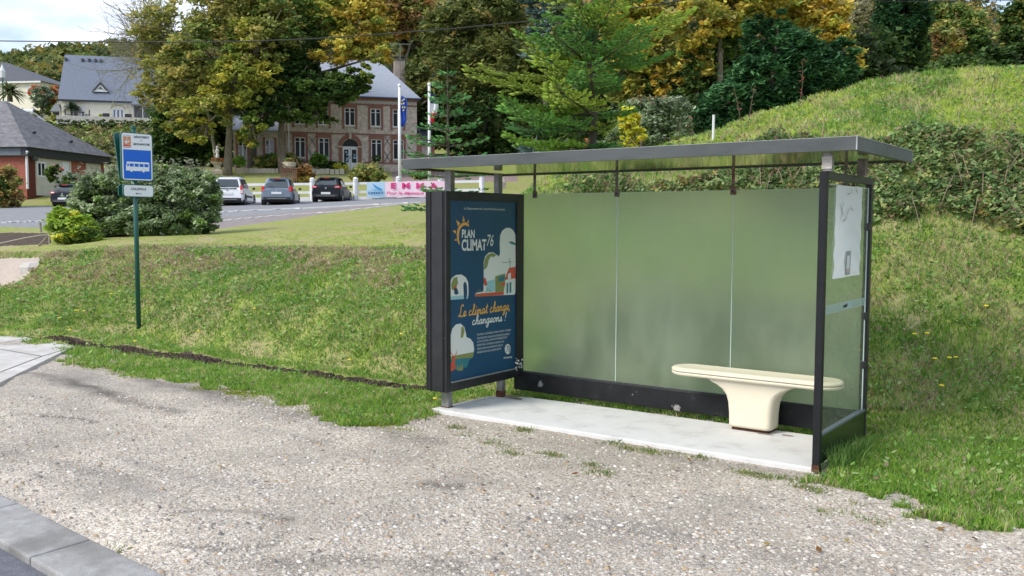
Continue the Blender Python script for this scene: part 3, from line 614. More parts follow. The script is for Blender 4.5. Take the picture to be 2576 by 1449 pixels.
GLY = {'e': (.8, [(0, .1), (.5, .45), (.6, .8), (.35, 1), (.1, .7), (.1, .3), (.35, 0), (.8, .2)]), 'c': (.8, [(.6, .85), (.35, 1), (.08, .6), (.15, .1), (.4, 0), (.8, .2)]),
 'l': (.7, [(0, .1), (.5, 1.3), (.45, 2.1), (.25, 2.1), (.2, 1), (.25, .1), (.5, 0), (.7, .2)]), 'i': (.6, [(0, .1), (.25, 1), (.22, .1), (.4, 0), (.6, .2)], [(.28, 1.42), (.34, 1.56)]),
 'm': (1.2, [(0, .1), (.15, 1), (.15, 0), (.2, .7), (.45, 1), (.5, .6), (.5, 0), (.55, .7), (.8, 1), (.88, .6), (.88, .1), (1.0, 0), (1.2, .2)]), 'n': (.9, [(0, .1), (.15, 1), (.15, 0), (.2, .7), (.5, 1), (.6, .6), (.6, .1), (.7, 0), (.9, .2)]),
 'a': (.95, [(.65, .9), (.35, 1), (.08, .6), (.12, .1), (.35, 0), (.62, .5), (.68, 1), (.66, .1), (.8, 0), (.95, .2)]), 't': (.65, [(0, .1), (.3, 1), (.35, 1.8), (.3, .2), (.45, 0), (.65, .2)], [(.05, 1.25), (.6, 1.32)]),
 'h': (.9, [(0, .1), (.45, 1.4), (.4, 2.1), (.2, 2), (.18, 0), (.2, .6), (.5, 1), (.62, .7), (.6, .1), (.72, 0), (.9, .2)]), 'g': (.95, [(.65, .9), (.35, 1), (.08, .6), (.12, .1), (.35, 0), (.62, .5), (.68, 1), (.65, -.6), (.4, -1), (.15, -.7), (.5, -.2), (.95, .2)]),
 'o': (.88, [(.35, 1), (.08, .6), (.12, .1), (.4, 0), (.65, .4), (.55, .9), (.35, 1), (.6, .8), (.9, .8)]), 's': (.7, [(0, .1), (.35, 1), (.4, .7), (.55, .3), (.35, 0), (.1, .1), (.4, .05), (.7, .2)]),
 'L': (1.15, [(.95, 2.0), (.65, 2.4), (.35, 1.9), (.42, .8), (.15, .05), (0, .2), (.3, .25), (.8, 0), (1.15, .15)]), ',': (.3, [(.1, .12), (.14, -.08), (.02, -.35)]), '!': (.5, [(.35, 2.0), (.25, .6)], [(.2, .18), (.22, .02)]), ' ': (.55, [])}
def script(txt, x0, y0, x1, y1, xh, mat, wd=.15):
    tot = sum(GLY[c][0] for c in txt); mb = MB(); cx = 0; (a0, z0), (a1, z1) = pp(x0, y0), pp(x1, y1); h = pp(x0, y0 - xh)[1] - z0; kx = (a1 - a0) / tot; sl = (z1 - z0) / (a1 - a0)
    for ch in txt:
        for st in GLY[ch][1:]:
            for (p, q) in zip(st[:-1], st[1:]):
                P_ = [np.array([a0 + (cx + x) * kx + y * h * .22, z0 + sl * (cx + x) * kx + y * h]) for x, y in (p, q)]; d = P_[1] - P_[0]; L_ = np.linalg.norm(d) + 1e-9; d /= L_; e = np.array([-d[1], d[0]]) * wd * h * .62; d = d * wd * h * .25
                mb.face([PF.p(*v, -.0045 + .00002 * len(mb.f)) for v in (P_[0] - e - d, P_[1] - e + d, P_[1] + e + d, P_[0] + e - d)])
        cx += GLY[ch][0]
    mb.build('lettering', mat, POSTER, fix=False)
script('Le climat change,', 316, 846, 628, 800, 31, PYEL, .19)
script('changeons !', 399, 893, 604, 866, 27, PWHITE, .20)
for i, t in enumerate(('SOUTIEN À UNE AGRICULTURE LOCALE ET DURABLE', 'POLITIQUE EN FAVEUR DES MOBILITÉS DURABLES', 'LUTTE CONTRE LA PRÉCARITÉ ÉNERGÉTIQUE', 'PROTECTION CONTRE LES INONDATIONS', 'RÉNOVATION DES BÂTIMENTS PUBLICS', 'PRÉSERVATION DE LA BIODIVERSITÉ')):
    x1, yb, ye = ((634, 958, 928), (627, 981, 952), (611, 1002, 972), (593, 1023, 998), (585, 1045, 1020), (575, 1067, 1042))[i]
    ptext(t, 430, yb, x1, ye, 11, PWHITE, bold=.0)
# cloud windows
pd('picture', [(417, 722), (420, 700), (468, 690), (470, 640), (470, 560), (470, 510), (480, 475), (500, 455), (525, 452), (548, 466), (562, 478), (569, 460), (567, 400), (570, 350), (582, 322), (605, 304), (630, 304), (650, 320), (662, 345), (664, 500), (662, 700), (655, 710), (590, 712), (500, 718)], PWHITE, .001)
pd('picture_red', [(417, 722), (420, 706), (470, 700), (550, 694), (592, 690), (592, 710), (500, 718)], PRED, .0018)
pd('picture_leaf', [(470, 560), (474, 500), (490, 470), (520, 455), (548, 468), (530, 482), (512, 478), (500, 500), (490, 545)], PGRN, .0018)
pd('picture_block', [(540, 598), (600, 580), (600, 640), (592, 690), (540, 694)], PGRN, .0018)
pd('picture_block', [(560, 605), (598, 592), (598, 625), (560, 632)], PTEAL, .0024)
pd('picture_block', [(486, 630), (538, 615), (538, 690), (486, 694)], PLB, .0018)
pd('picture_block', [(572, 640), (600, 635), (600, 652), (572, 656)], PRED, .0026)
pd('picture_roof', [(596, 620), (622, 548), (662, 540), (662, 610)], PRED, .0026)
pd('picture_block', [(608, 640), (618, 636), (618, 700), (608, 702)], PTEAL, .0026)
pd('picture_block', [(626, 636), (637, 632), (637, 696), (626, 698)], PTEAL, .0026)
pd('picture_block', [(616, 585), (634, 575), (634, 612), (616, 616)], PWHITE, .0032)
pd('picture_figure', [(470, 610), (480, 606), (492, 650), (478, 658), (470, 640)], PRED, .0026)
for cx_, cy_, r_ in ((441, 700, 21), (496, 694, 20), (528, 690, 12)):
    for k in range(14):
        a, b = 2 * pi * k / 14, 2 * pi * (k + 1) / 14
        pd('wheel_line', [(cx_ + r_ * cos(a) * .8, cy_ + r_ * sin(a)), (cx_ + r_ * cos(b) * .8, cy_ + r_ * sin(b)), (cx_ + (r_ - 3) * cos(b) * .8, cy_ + (r_ - 3) * sin(b)), (cx_ + (r_ - 3) * cos(a) * .8, cy_ + (r_ - 3) * sin(a))], PGRN, .003) if k % 1 == 0 and r_ > 15 else None
pd('picture_bird', [(620, 390), (640, 386), (662, 398), (662, 408), (640, 404)], PTEAL, .002)
pd('picture_crane', [(580, 514), (646, 508), (646, 511), (580, 517)], PTEAL, .002); pd('picture_crane', [(626, 486), (629, 486), (632, 560), (629, 560)], PTEAL, .002)
pd('picture', [(262, 742), (264, 640), (275, 610), (300, 590), (335, 587), (362, 605), (376, 635), (378, 700), (374, 734)], PWHITE, .001)
pd('picture_leaf', [(272, 650), (284, 612), (308, 600), (314, 640), (298, 680), (278, 682)], PGRN, .0018)
pd('picture_figure', [(346, 650), (352, 632), (362, 634), (368, 655), (370, 700), (364, 735), (350, 736)], NAVY, .0018)
pd('picture_figure', [(292, 665), (300, 652), (312, 680), (318, 702), (300, 712), (290, 700)], NAVY, .0018)
pd('picture_figure', [(293, 665), (300, 648), (306, 668), (298, 676)], PRED, .0024)
pd('picture_ground', [(262, 742), (262, 722), (300, 718), (374, 712), (374, 734)], PLB, .0016)
pd('picture', [(268, 1105), (262, 1030), (268, 960), (280, 915), (302, 890), (330, 885), (352, 905), (362, 945), (366, 968), (388, 976), (406, 1000), (412, 1040), (404, 1090)], PWHITE, .001)
pd('picture_ground', [(264, 1105), (264, 1085), (300, 1078), (410, 1058), (404, 1092), (340, 1096)], PGRN, .0016)
pd('picture_water', [(264, 1140), (264, 1104), (330, 1096), (400, 1090), (380, 1110), (370, 1150), (300, 1165)], PTEAL, .0014)
pd('picture_leaf', [(334, 910), (344, 898), (354, 930), (344, 968), (330, 975)], PGRN, .0018)
pd('picture_stag', [(263, 1178), (268, 1130), (280, 1112), (278, 1090), (288, 1082), (298, 1092), (294, 1120), (300, 1150), (290, 1168)], PRED, .0022)
for ant in (((284, 1088), (268, 1060), (268, 1044), (272, 1060), (288, 1084)), ((290, 1086), (304, 1062), (306, 1042), (308, 1062), (294, 1090))): pd('picture_antler', ant, PRED, .0022)
pd('picture_plant', [(304, 1166), (312, 1130), (318, 1166), (330, 1125), (334, 1168), (342, 1110), (344, 1168), (320, 1172)], PGRN, .0022)
pd('emblem_disc', [(616 + 18 * cos(a), 1040 + 31 * sin(a)) for a in np.linspace(0, 2 * pi, 20)[:-1]], PWHITE, .001)
ptext('76', 603, 1062, 629, 1058, 40, NAVY, bold=.0, shear=.2).location.x += .0012
ptext('SEINE-MARITIME', 590, 1098, 641, 1094, 10, PWHITE, bold=.02)

# paper sheet behind the right side glass
SHEET = thing('paper_notice', 'crumpled white paper sheet stuck inside the right glass side of the shelter', 'notice', (-.012, .55, 1.2))
SN = Frame((-.012, 0, 0), (0, 1, 0), (1, 0, 0)); q = [SN.px(*vq(*p)) for p in ((272, 930), (487, 893), (512, 180), (300, 165))]
ny, nz_ = 18, 50; V = []
for j in range(nz_ + 1):
    for i in range(ny + 1):
        a = i / ny; b = j / nz_; y = (q[0][0] * (1 - a) + q[1][0] * a) * (1 - b) + (q[3][0] * (1 - a) + q[2][0] * a) * b; z = (q[0][1] * (1 - a) + q[1][1] * a) * (1 - b) + (q[3][1] * (1 - a) + q[2][1] * a) * b
        V.append((-.011 + .004 * sin(z * 38 + 3 * sin(y * 7)) * (1 - b) ** .5 - .003, y + .003 * sin(z * 31), z))
i = np.arange((ny + 1) * (nz_ + 1)).reshape(nz_ + 1, ny + 1); Fq = np.stack([i[:-1, :-1], i[:-1, 1:], i[1:, 1:], i[1:, :-1]], -1).reshape(-1, 4)
_pm = leafmat('notice_paper', .45, .6, .2)
link(npmesh('paper', np.array(V), Fq, np.array([.86, .87, .90])), 'paper', _pm, SHEET, smooth=True)
PGREY = flat((.30, .31, .33), 'pencil_grey')
mb = MB()
def stroke(mb, fr, p0, p1, w_, n):
    a = np.array(fr.px(*vq(*p0))); b = np.array(fr.px(*vq(*p1))); d = b - a; d /= np.linalg.norm(d) + 1e-9; e = np.array([-d[1], d[0]]) * w_
    mb.face([fr.p(*(a - e), n), fr.p(*(b - e), n), fr.p(*(b + e), n), fr.p(*(a + e), n)])
for s_ in (((322, 318), (352, 415)), ((352, 300), (325, 448)), ((395, 352), (368, 445)), ((368, 445), (345, 458)), ((415, 195), (425, 232)), ((450, 195), (468, 225)), ((410, 345), (430, 370)), ((385, 240), (408, 228))): stroke(mb, SN, *s_, .004, .004)
mb.build('drawing', PGREY, SHEET, fix=False)
q = [SN.px(*vq(*p)) for p in ((361, 897), (402, 890), (411, 698), (371, 702))]
decal('label_panel', SN, q, flat((.25, .28, .32), 'label_grey'), SHEET, n=.005)
q = [SN.px(*vq(*p)) for p in ((371, 850), (395, 846), (401, 736), (378, 738))]
decal('label_panel', SN, q, flat((.62, .66, .66), 'label_pale'), SHEET, n=.006)
q = [SN.px(*vq(*p)) for p in ((364, 880), (400, 875), (402, 852), (385, 840), (366, 856))]
decal('label_panel', SN, q, flat((.42, .36, .36), 'label_brown'), SHEET, n=.007)

# ------------------------------------------------------------------ bench
CREAM, nt, b, colr = ground_mat('cream_gelcoat', [(.3, (.70, .64, .49)), (.6, (.75, .69, .55)), (.8, (.78, .73, .60))], 3, .06, 30, rough=.45, second=(38, .70, .76, (.30, .24, .16)), dist=.003)
BEN = thing('bench', 'cream moulded bench with rounded seat on one flared pedestal', 'bench', (-.86, .93, 0))
def stadium(L_, W_, z, k=14, cx=-.86, cy=.93):
    r = W_ / 2; h = L_ / 2 - r; P = []
    for i in range(k + 1): a = -pi / 2 + pi * i / k; P.append((cx + h + r * cos(a), cy + r * sin(a), z))
    for i in range(k + 1): a = pi / 2 + pi * i / k; P.append((cx - h + r * cos(a), cy + r * sin(a), z))
    return P
def loft(rings, caps=True):
    V = []; F_ = []; n = len(rings[0])
    for r in rings: V += r
    for i in range(len(rings) - 1):
        for k in range(n): k2 = (k + 1) % n; F_.append((i * n + k, i * n + k2, (i + 1) * n + k2, (i + 1) * n + k))
    if caps: F_.append(tuple(range(n))[::-1]); F_.append(tuple((len(rings) - 1) * n + k for k in range(n)))
    m_ = MB(); m_.v = V; m_.f = F_; return m_
BL, BW, BZ = 1.50, .34, .418
prof = [(-.05, .012), (-.02, .014), (-.006, .022), (0, .034), (-.002, .044)]
loft([stadium(BL + 2 * d, BW + 2 * d, BZ + z) for d, z in prof] ).build('seat_underside', CREAM, BEN, smooth=True)
loft([stadium(BL - .02, BW - .02, BZ + .0445), stadium(BL - .02, BW - .02, BZ + .0495)]).build('seat_seam', pmat('seam_dark', (.10, .08, .06), .7), BEN)
prof = [(-.002, .050), (.0, .058), (-.004, .070), (-.016, .079), (-.045, .084), (-.06, .082)]
loft([stadium(BL + 2 * d, BW + 2 * d, BZ + z) for d, z in prof]).build('seat', CREAM, BEN, smooth=True)
def rrect(cx, cy, wx, wy, r, z, k=6):
    P = []
    for (sx, sy, a0) in ((1, -1, -90), (1, 1, 0), (-1, 1, 90), (-1, -1, 180)):
        for i in range(k + 1): a = RAD(a0 + 90 * i / k); P.append((cx + sx * (wx - r) + r * cos(a), cy + sy * (wy - r) + r * sin(a), z))
    return P
rings = []
for z, wx, wy in ((.035, .185, .115), (.06, .187, .116), (.15, .189, .116), (.24, .198, .117), (.30, .216, .119), (.345, .25, .123), (.38, .30, .130), (.40, .345, .136), (.431, .385, .140)): rings.append(rrect(-.86, .945, wx, wy, .045, z))
loft(rings).build('pedestal', CREAM, BEN, smooth=True)
MB().box(-1.02, -.70, .86, 1.03, .004, .036).build('pedestal_foot', RUST, BEN)

STAINM = pmat('slab_stain', (.20, .17, .13), .9, (.34, .31, .27), 14)
def blot(cx, cy, rx, ry, z, seed, k=26):
    r_ = np.random.default_rng(seed); ph = r_.random(4) * 6.28
    return [(cx + rx * cos(a) * (1 + .18 * sin(3 * a + ph[0]) + .12 * sin(7 * a + ph[1])), cy + ry * sin(a) * (1 + .18 * sin(4 * a + ph[2]) + .12 * sin(9 * a + ph[3])), z) for a in np.linspace(0, 2 * pi, k)[:-1]]
for i, (cx, cy, rx, ry) in enumerate(((-3.38, .87, .16, .035), (-3.30, .83, .10, .02), (-.72, .84, .07, .018), (-.55, .9, .05, .02), (-3.58, .12, .04, .05))):
    MB().face(blot(cx, cy, rx, ry, .0082, i)).build('slab_stain', STAINM, fix=False)['kind'] = 'structure'
# ------------------------------------------------------------------ bus stop sign
SX, SY = -11.09, 1.57; gz = float(H(np.array([SX]), np.array([SY]))[0])
SGN = thing('bus_stop_sign', 'green bus stop pole with a blue bus pictogram plate on the grass bank', 'bus stop sign', (SX, SY, gz))
MB().tube([(SX, SY, gz - .1), (SX, SY, 3.20)], .036, 14).build('pole', GREENP, SGN, smooth=True)
MB().tube([(SX, SY, 3.19), (SX, SY, 3.235)], .040, 14).build('pole_cap', GREENP, SGN)
A_ = at(305, 330, 14.05); B_ = at(384, 336, 14.05 * 1.03); ex = B_ - A_
SP = Frame((SX, SY, 0), ex, (1, 0, 0)); SP.o = SP.o + SP.n * .05
def sp_(x, y): return SP.px((400 + x / 4.261) * 2576 / 4032, (480 + y / 4.261) * 2576 / 4032, .02)
def rr2(s0, s1, z0, z1, r, k=5):
    P = []
    for (cx, cz, a0) in ((s1 - r, z0 + r, -90), (s1 - r, z1 - r, 0), (s0 + r, z1 - r, 90), (s0 + r, z0 + r, 180)):
        for i in range(k + 1): a = RAD(a0 + 90 * i / k); P.append((cx + r * cos(a), cz + r * sin(a)))
    return P
a0, zt = sp_(318, 165); a1, zb = sp_(872, 1000); _, zt2 = sp_(855, 200); _, zb2 = sp_(350, 985); zt = (zt + zt2) / 2; zb = (zb + zb2) / 2
SIGW = flat((.78, .80, .84), 'sign_white', .3); SIGB = flat((.0, .12, .62), 'sign_blue', .3); SIGT = flat((.10, .11, .13), 'sign_text'); SIGO = flat((.62, .25, .13), 'sign_orange'); SIGR = flat((.55, .05, .04), 'sign_red')
def plate(s0, s1, z0, z1, r, back=False):
    P = rr2(s0, s1, z0, z1, r); o_ = MB().prism([SP.p(a, z, -.012) for a, z in P], SP.n * .03).build('plate', GREENP, SGN)
    return o_
pl = plate(a0, a1, zb, zt, .05)
bx = .012
decal('plate_face', SP, rr2(a0 + .014, a1 - .014, zb + .014, zt - .014, .04), SIGW, pl, n=.0195)
def spd(name, pts, mat, n, par=None): return decal(name, SP, [sp_(*q) for q in pts], mat, par or pl, n=n)
spd('blue_field', ((360, 457), (825, 484), (838, 966), (378, 950)), SIGB, .021)
spd('orange_logo', ((360, 240), (490, 246), (492, 432), (364, 426)), SIGO, .021)
spd('logo_base', ((364, 384), (400, 380), (440, 392), (492, 402), (492, 432), (364, 426)), SIGR, .0222)
spd('logo_line', ((364, 408), (492, 416), (492, 424), (364, 417)), SIGW, .0232)
spd('logo_line', ((417, 243), (424, 243), (424, 315), (417, 315)), SIGW, .0222)
spd('logo_figure', ((376, 318), (398, 322), (412, 308), (426, 326), (444, 322), (446, 305), (464, 322), (460, 340), (440, 338), (424, 346), (432, 372), (416, 352), (396, 376), (402, 346)), SIGW, .0224)
def stext(txt, x0, y0, x1, y1, hpx, mat, bold=.03, shear=0, par=None):
    a0, z0 = sp_(x0, y0); a1, z1 = sp_(x1, y1); _, zt = sp_(x0, y0 - hpx); h = zt - z0; wd = math.hypot(a1 - a0, z1 - z0)
    cu = bpy.data.curves.new('t', 'FONT'); cu.body = txt; cu.size = 1; ob = bpy.data.objects.new('t', cu); COL.objects.link(ob); bpy.context.view_layer.update(); nat = ob.dimensions[0]; bpy.data.objects.remove(ob)
    size = h / .70; text_mesh('lettering', txt, SP, a0, z0, size, mat, par or pl, n=.0225, bold=bold, shear=shear, sx=wd / (nat * size), rot=math.atan2(z1 - z0, a1 - a0))
stext('DÉPARTEMENT', 536, 268, 792, 280, 34, SIGT, shear=.25)
stext('DE', 650, 324, 676, 325, 14, SIGT)
stext('SEINE-MARITIME', 526, 386, 804, 400, 34, SIGT, shear=.25)
stext('Seine-Maritime', 358, 228, 484, 232, 14, SIGT, bold=.0)
bus = MB()
def bf(pts, n=.0222): bus.face([SP.p(*sp_(*q), n) for q in pts])
bf([(420, 664), (780, 682), (798, 690), (800, 830), (736, 830), (728, 800), (700, 780), (676, 795), (668, 826), (534, 822), (528, 795), (502, 772), (478, 785), (470, 816), (412, 814), (408, 780), (408, 740), (418, 700)])
for c in ((502, 806), (702, 815)): bf([(c[0] + 27 * cos(a), c[1] + 32 * sin(a)) for a in np.linspace(0, 2 * pi, 16)[:-1]])
bus.build('bus_pictogram', SIGW, pl, fix=False)
bus = MB()
for x0, x1, dy in ((467, 537, 0), (550, 620, 4), (632, 702, 8), (714, 784, 12)): bf([(x0, 696 + dy), (x1, 700 + dy), (x1, 750 + dy), (x0 + 4, 746 + dy)], .0234)
bf([(432, 698), (454, 698), (454, 744), (426, 742)], .0234)
bus.build('bus_windows', SIGB, pl, fix=False)
c0, t1 = sp_(360, 1045); c1, b1 = sp_(880, 1272); _, t2 = sp_(870, 1060); _, b2 = sp_(360, 1255)
pl2 = plate(c0, c1, (b1 + b2) / 2, (t1 + t2) / 2, .045)
decal('plate_face', SP, rr2(c0 + .012, c1 - .012, (b1 + b2) / 2 + .012, (t1 + t2) / 2 - .012, .038), SIGW, pl2, n=.0195)
stext('COLLEVILLE', 489, 1140, 744, 1146, 36, SIGT, par=pl2)
stext("Bar'a", 572, 1212, 664, 1216, 26, SIGT, bold=.02, par=pl2)
# rear plates, splayed so the backs meet the front ones at the foot
def backplate(s0, s1, z0, z1, top, bot):
    P = rr2(s0, s1, z0, z1, .05); Q = []
    for a, z in P:
        k = (z - z0) / (z1 - z0); Q.append(SP.p(a, z, -.02 - (bot + (top - bot) * k)))
    return MB().prism(Q, SP.n * .02).build('back_plate', GREENP, SGN)
backplate(a0, a1, zb, zt, .17, .03); backplate(c0, c1, (b1 + b2) / 2, (t1 + t2) / 2, .11, .11)
for z in ((zb + zt) / 2 + .2, (zb + zt) / 2 - .2): MB().box(SX - .03, SX + .06, SY - .02, SY + .02, z - .015, z + .015).build('bracket', GREENP, SGN)
#=====PART3=====

# ------------------------------------------------------------------ walls with openings
def wall_grid(fr, s0, s1, z0, z1, ops, depth_=.22):
    """front skin of a wall with real recesses; ops = (a0, a1, b0, b1)"""
    S = sorted(set([s0, s1] + [v for o in ops for v in o[:2]])); Z = sorted(set([z0, z1] + [v for o in ops for v in o[2:4]])); m_ = MB()
    for i in range(len(S) - 1):
        for j in range(len(Z) - 1):
            cs, cz = (S[i] + S[i + 1]) / 2, (Z[j] + Z[j + 1]) / 2
            if any(o[0] < cs < o[1] and o[2] < cz < o[3] for o in ops): continue
            m_.face([fr.p(S[i], Z[j]), fr.p(S[i + 1], Z[j]), fr.p(S[i + 1], Z[j + 1]), fr.p(S[i], Z[j + 1])])
    for (a, b, c, d) in ops:
        R = [(a, c), (b, c), (b, d), (a, d)]
        for k in range(4):
            p, q = R[k], R[(k + 1) % 4]; m_.face([fr.p(*p), fr.p(*q), fr.p(*q, -depth_), fr.p(*p, -depth_)])
    return m_
def window(fr, o, parent, frame_m, glass_m, cols=2, transom=None, fw=.075, n=-.06, name='window'):
    a, b, c, d = o; m_ = MB()
    m_.fbox(fr, a, b, d - fw, d, n - .05, n + .03).fbox(fr, a, b, c, c + fw * 1.3, n - .05, n + .05)
    xs = np.linspace(a, b, cols + 1)
    for i, x in enumerate(xs):
        w_ = fw if 0 < i < cols else fw * .9
        x0, x1 = (x, x + fw) if i == 0 else ((x - fw, x) if i == cols else (x - w_ * .75, x + w_ * .75))
        m_.fbox(fr, x0, x1, c + fw * 1.3, d - fw, n - .05, n + .031)
    if transom: zt = c + (d - c) * transom; m_.fbox(fr, a + fw, b - fw, zt - fw * .3, zt + fw * .3, n - .04, n + .02)
    w_ = m_.build(name, frame_m, parent)
    MB().face([fr.p(a, c, n - .02), fr.p(b, c, n - .02), fr.p(b, d, n - .02), fr.p(a, d, n - .02)]).build('pane', glass_m, w_, fix=False)
    return w_

# ------------------------------------------------------------------ town hall
FLINT = ground_mat('flint_masonry', [(.25, (.19, .16, .14)), (.42, (.44, .37, .315)), (.58, (.60, .52, .45)), (.78, (.72, .66, .59))], 3.2, .8, 10, dist=.06)[0]
BRICK = pmat('red_brick', (.20, .085, .06), .85, (.31, .15, .11), 6, bump=.4, stretch=(1, 1, 3))
SLATE = pmat('pale_slate', (.27, .30, .36), .5, (.35, .38, .45), 5, bump=.25, stretch=(1, 1, 3))
LIME = pmat('limestone', (.42, .37, .28), .8, (.52, .47, .38), 4)
GBRICK = pmat('grey_brick', (.09, .085, .085), .8)
def cz(y, D): return at(881, y, D)[2]
P0 = at(881, 428, 82.0); ex = RH + .265 * FH
TF = Frame(P0, ex, -FH); THZ = P0[2]
HALL = thing('town_hall', 'two-storey flint and red brick village hall with slate hip roof behind the flagpoles', 'building', P0)
sL = TF.px(718, 400)[0]; sR = TF.px(1049, 400)[0]; zE = TF.px(881, 243)[1]
ops = []
UP_, LO_ = [], []
for u in (754, 813, 880, 945, 1001):
    a = TF.px(u - 13.2, 300)[0]; b = TF.px(u + 13.2, 300)[0]; z1 = TF.px(881, 271)[1]; z0 = TF.px(881, 317)[1]; UP_.append((a, b, z0, z1))
for u in (755, 815, 947, 1002):
    a = TF.px(u - 13.5, 370)[0]; b = TF.px(u + 13.5, 370)[0]; z1 = TF.px(881, 348.5)[1]; z0 = TF.px(881, 400)[1]; LO_.append((a, b, z0, z1))
dr = (TF.px(862, 400)[0], TF.px(900.5, 400)[0], THZ + .12, TF.px(881, 369)[1])
dw = dr[1] - dr[0]; dc = (dr[0] + dr[1]) / 2
wall = wall_grid(TF, sL, sR, THZ - 1.5, zE, UP_ + LO_ + [(dr[0], dr[1], dr[2], dr[3] + dw / 2)])
DEP = 9.0
for (a, b) in ((sL, sL), (sR, sR)):
    wall.face([TF.p(a, THZ - 1.5), TF.p(a, THZ - 1.5, -DEP), TF.p(a, zE, -DEP), TF.p(a, zE)])
wall.face([TF.p(sL, THZ - 1.5, -DEP), TF.p(sR, THZ - 1.5, -DEP), TF.p(sR, zE, -DEP), TF.p(sL, zE, -DEP)])
# spandrel filling above the round arch
for sg in (-1, 1):
    R = dw / 2; pts = [(dc + sg * R, dr[3] + R)] + [(dc + sg * R * cos(RAD(t)), dr[3] + R * sin(RAD(t))) for t in range(0, 91, 10)]
    wall.face([TF.p(a, z, 0) for a, z in pts])
wl = wall.build('wall', FLINT, HALL)
DARKV = pmat('window_dark', (.008, .009, .010), .35, spec=.25); CREAMW = pmat('shutter_cream', (.62, .60, .58), .5)
bk = MB(); st = MB()
def surround(o, t=.20, head=.32):
    a, b, c, d = o
    bk.fbox(TF, a - t, a, c - .25, d + head, .0, .05).fbox(TF, b, b + t, c - .25, d + head, .0, .05).fbox(TF, a, b, d, d + head, .0, .05)
for o in UP_ + LO_: surround(o)
for i, o in enumerate(UP_): window(TF, o, HALL, WHITE, DARKV, transom=.78)
for i, o in enumerate(LO_):
    window(TF, o, HALL, WHITE, DARKV, transom=.8)
    if i == 2: MB().fbox(TF, o[0] + .07, o[1] - .07, o[3] - .62, o[3] - .07, -.12, -.09).build('roller_shutter', WHITE, HALL)
for o in UP_ + LO_: MB().fbox(TF, o[0] - .06, o[1] + .06, o[2] - .09, o[2] - .002, -.1, .10).build('window_sill', LIME, wl)
zs = TF.px(881, 335)[1]; bk.fbox(TF, sL, sR, zs - .12, zs, .0, .07)
zb = TF.px(881, 410)[1]; bk.fbox(TF, sL, dr[0] - .5, zb, zb + .12, .0, .075).fbox(TF, dr[1] + .5, sR, zb, zb + .12, .0, .075)
z1 = TF.px(881, 259)[1]; bk.fbox(TF, sL, sR, z1 - .14, z1 - .02, 0, .07).fbox(TF, sL - .08, sR + .08, zE - .26, zE - .02, 0, .16)
for a, b in ((sR - .02, sR + .42), (sL - .42, sL + .02)): bk.fbox(TF, a, b, THZ - 1.4, zs - .125, -.3, .05)
# door arch in brick
for sg in (-1, 1): bk.fbox(TF, dc + sg * (dw / 2 + .16) - .16, dc + sg * (dw / 2 + .16) + .16, THZ, dr[3] - .08, 0, .08)
for t in range(0, 180, 12):
    r0, r1 = dw / 2, dw / 2 + .36; q = [(dc + r * cos(RAD(a)), dr[3] + .06 + r * sin(RAD(a))) for r, a in ((r0, t + .5), (r1, t + .5), (r1, t + 11.5), (r0, t + 11.5))]
    bk.prism([TF.p(a, z, .01) for a, z in q], TF.n * .07)
bk.build('brick_trim', BRICK, wl)
st.fbox(TF, dc - .10, dc + .10, dr[3] + dw / 2 + .02, dr[3] + dw / 2 + .5, .09, .16).fbox(TF, dc - .26, dc + .26, zs + .06, zs + .62, 0, .05)
st.fbox(TF, dc - dw / 2 - .42, dc - dw / 2, dr[3] - .07, dr[3] + .05, .0, .13).fbox(TF, dc + dw / 2, dc + dw / 2 + .42, dr[3] - .07, dr[3] + .05, 0, .13)
st.build('stone_blocks', LIME, wl)
# pale honeycomb frieze under the eave
fz = MB().fbox(TF, sL, sR, z1 - .018, zE - .262, .0, .03); fz.build('frieze', pmat('frieze_white', (.50, .46, .42), .8), wl)
ck = MB(); nx = int((sR - sL) / .19)
hh = (zE - .262 - z1 + .018) / 4
for i in range(nx):
    for j in range(4):
        if (i + j) % 2 == 0: ck.fbox(TF, sL + i * .19 + .02, sL + i * .19 + .14, z1 - .018 + j * hh + .02, z1 - .018 + (j + 1) * hh - .02, .028, .04)
ck.build('frieze_blocks', pmat('frieze_dark', (.11, .10, .095), .8), wl)
# lozenge patterns
lz = MB()
def lzl(p, q, w_=.07, nn=5):
    p = np.array(p); q = np.array(q); d = (q - p) / np.linalg.norm(q - p); e = np.array([-d[1], d[0]]) * w_ / 2; L_ = np.linalg.norm(q - p)
    for k in range(nn):
        a = p + d * L_ * (k + .08) / nn; b = p + d * L_ * (k + .86) / nn
        lz.prism([TF.p(*(a - e), .002), TF.p(*(b - e), .002), TF.p(*(b + e), .002), TF.p(*(a + e), .002)], TF.n * .02)
for u in (785.5, 974.5):
    c = TF.px(u, 370)[0]; t_, m_, b_ = TF.px(u, 344)[1], TF.px(u, 374)[1], TF.px(u, 404)[1]; w2 = .42
    zt1 = t_ - .35; zb1 = b_ + .35
    lzl((c, zt1), (c + w2, m_)); lzl((c + w2, m_), (c, zb1)); lzl((c, zt1), (c - w2, m_)); lzl((c - w2, m_), (c, zb1))
    for sg in (-1, 1): lzl((c, zt1), (c + sg * .3, t_ + .05), nn=2); lzl((c, zb1), (c + sg * .3, b_ - .15), nn=2)
lz.build('lozenge_pattern', GBRICK, wl)
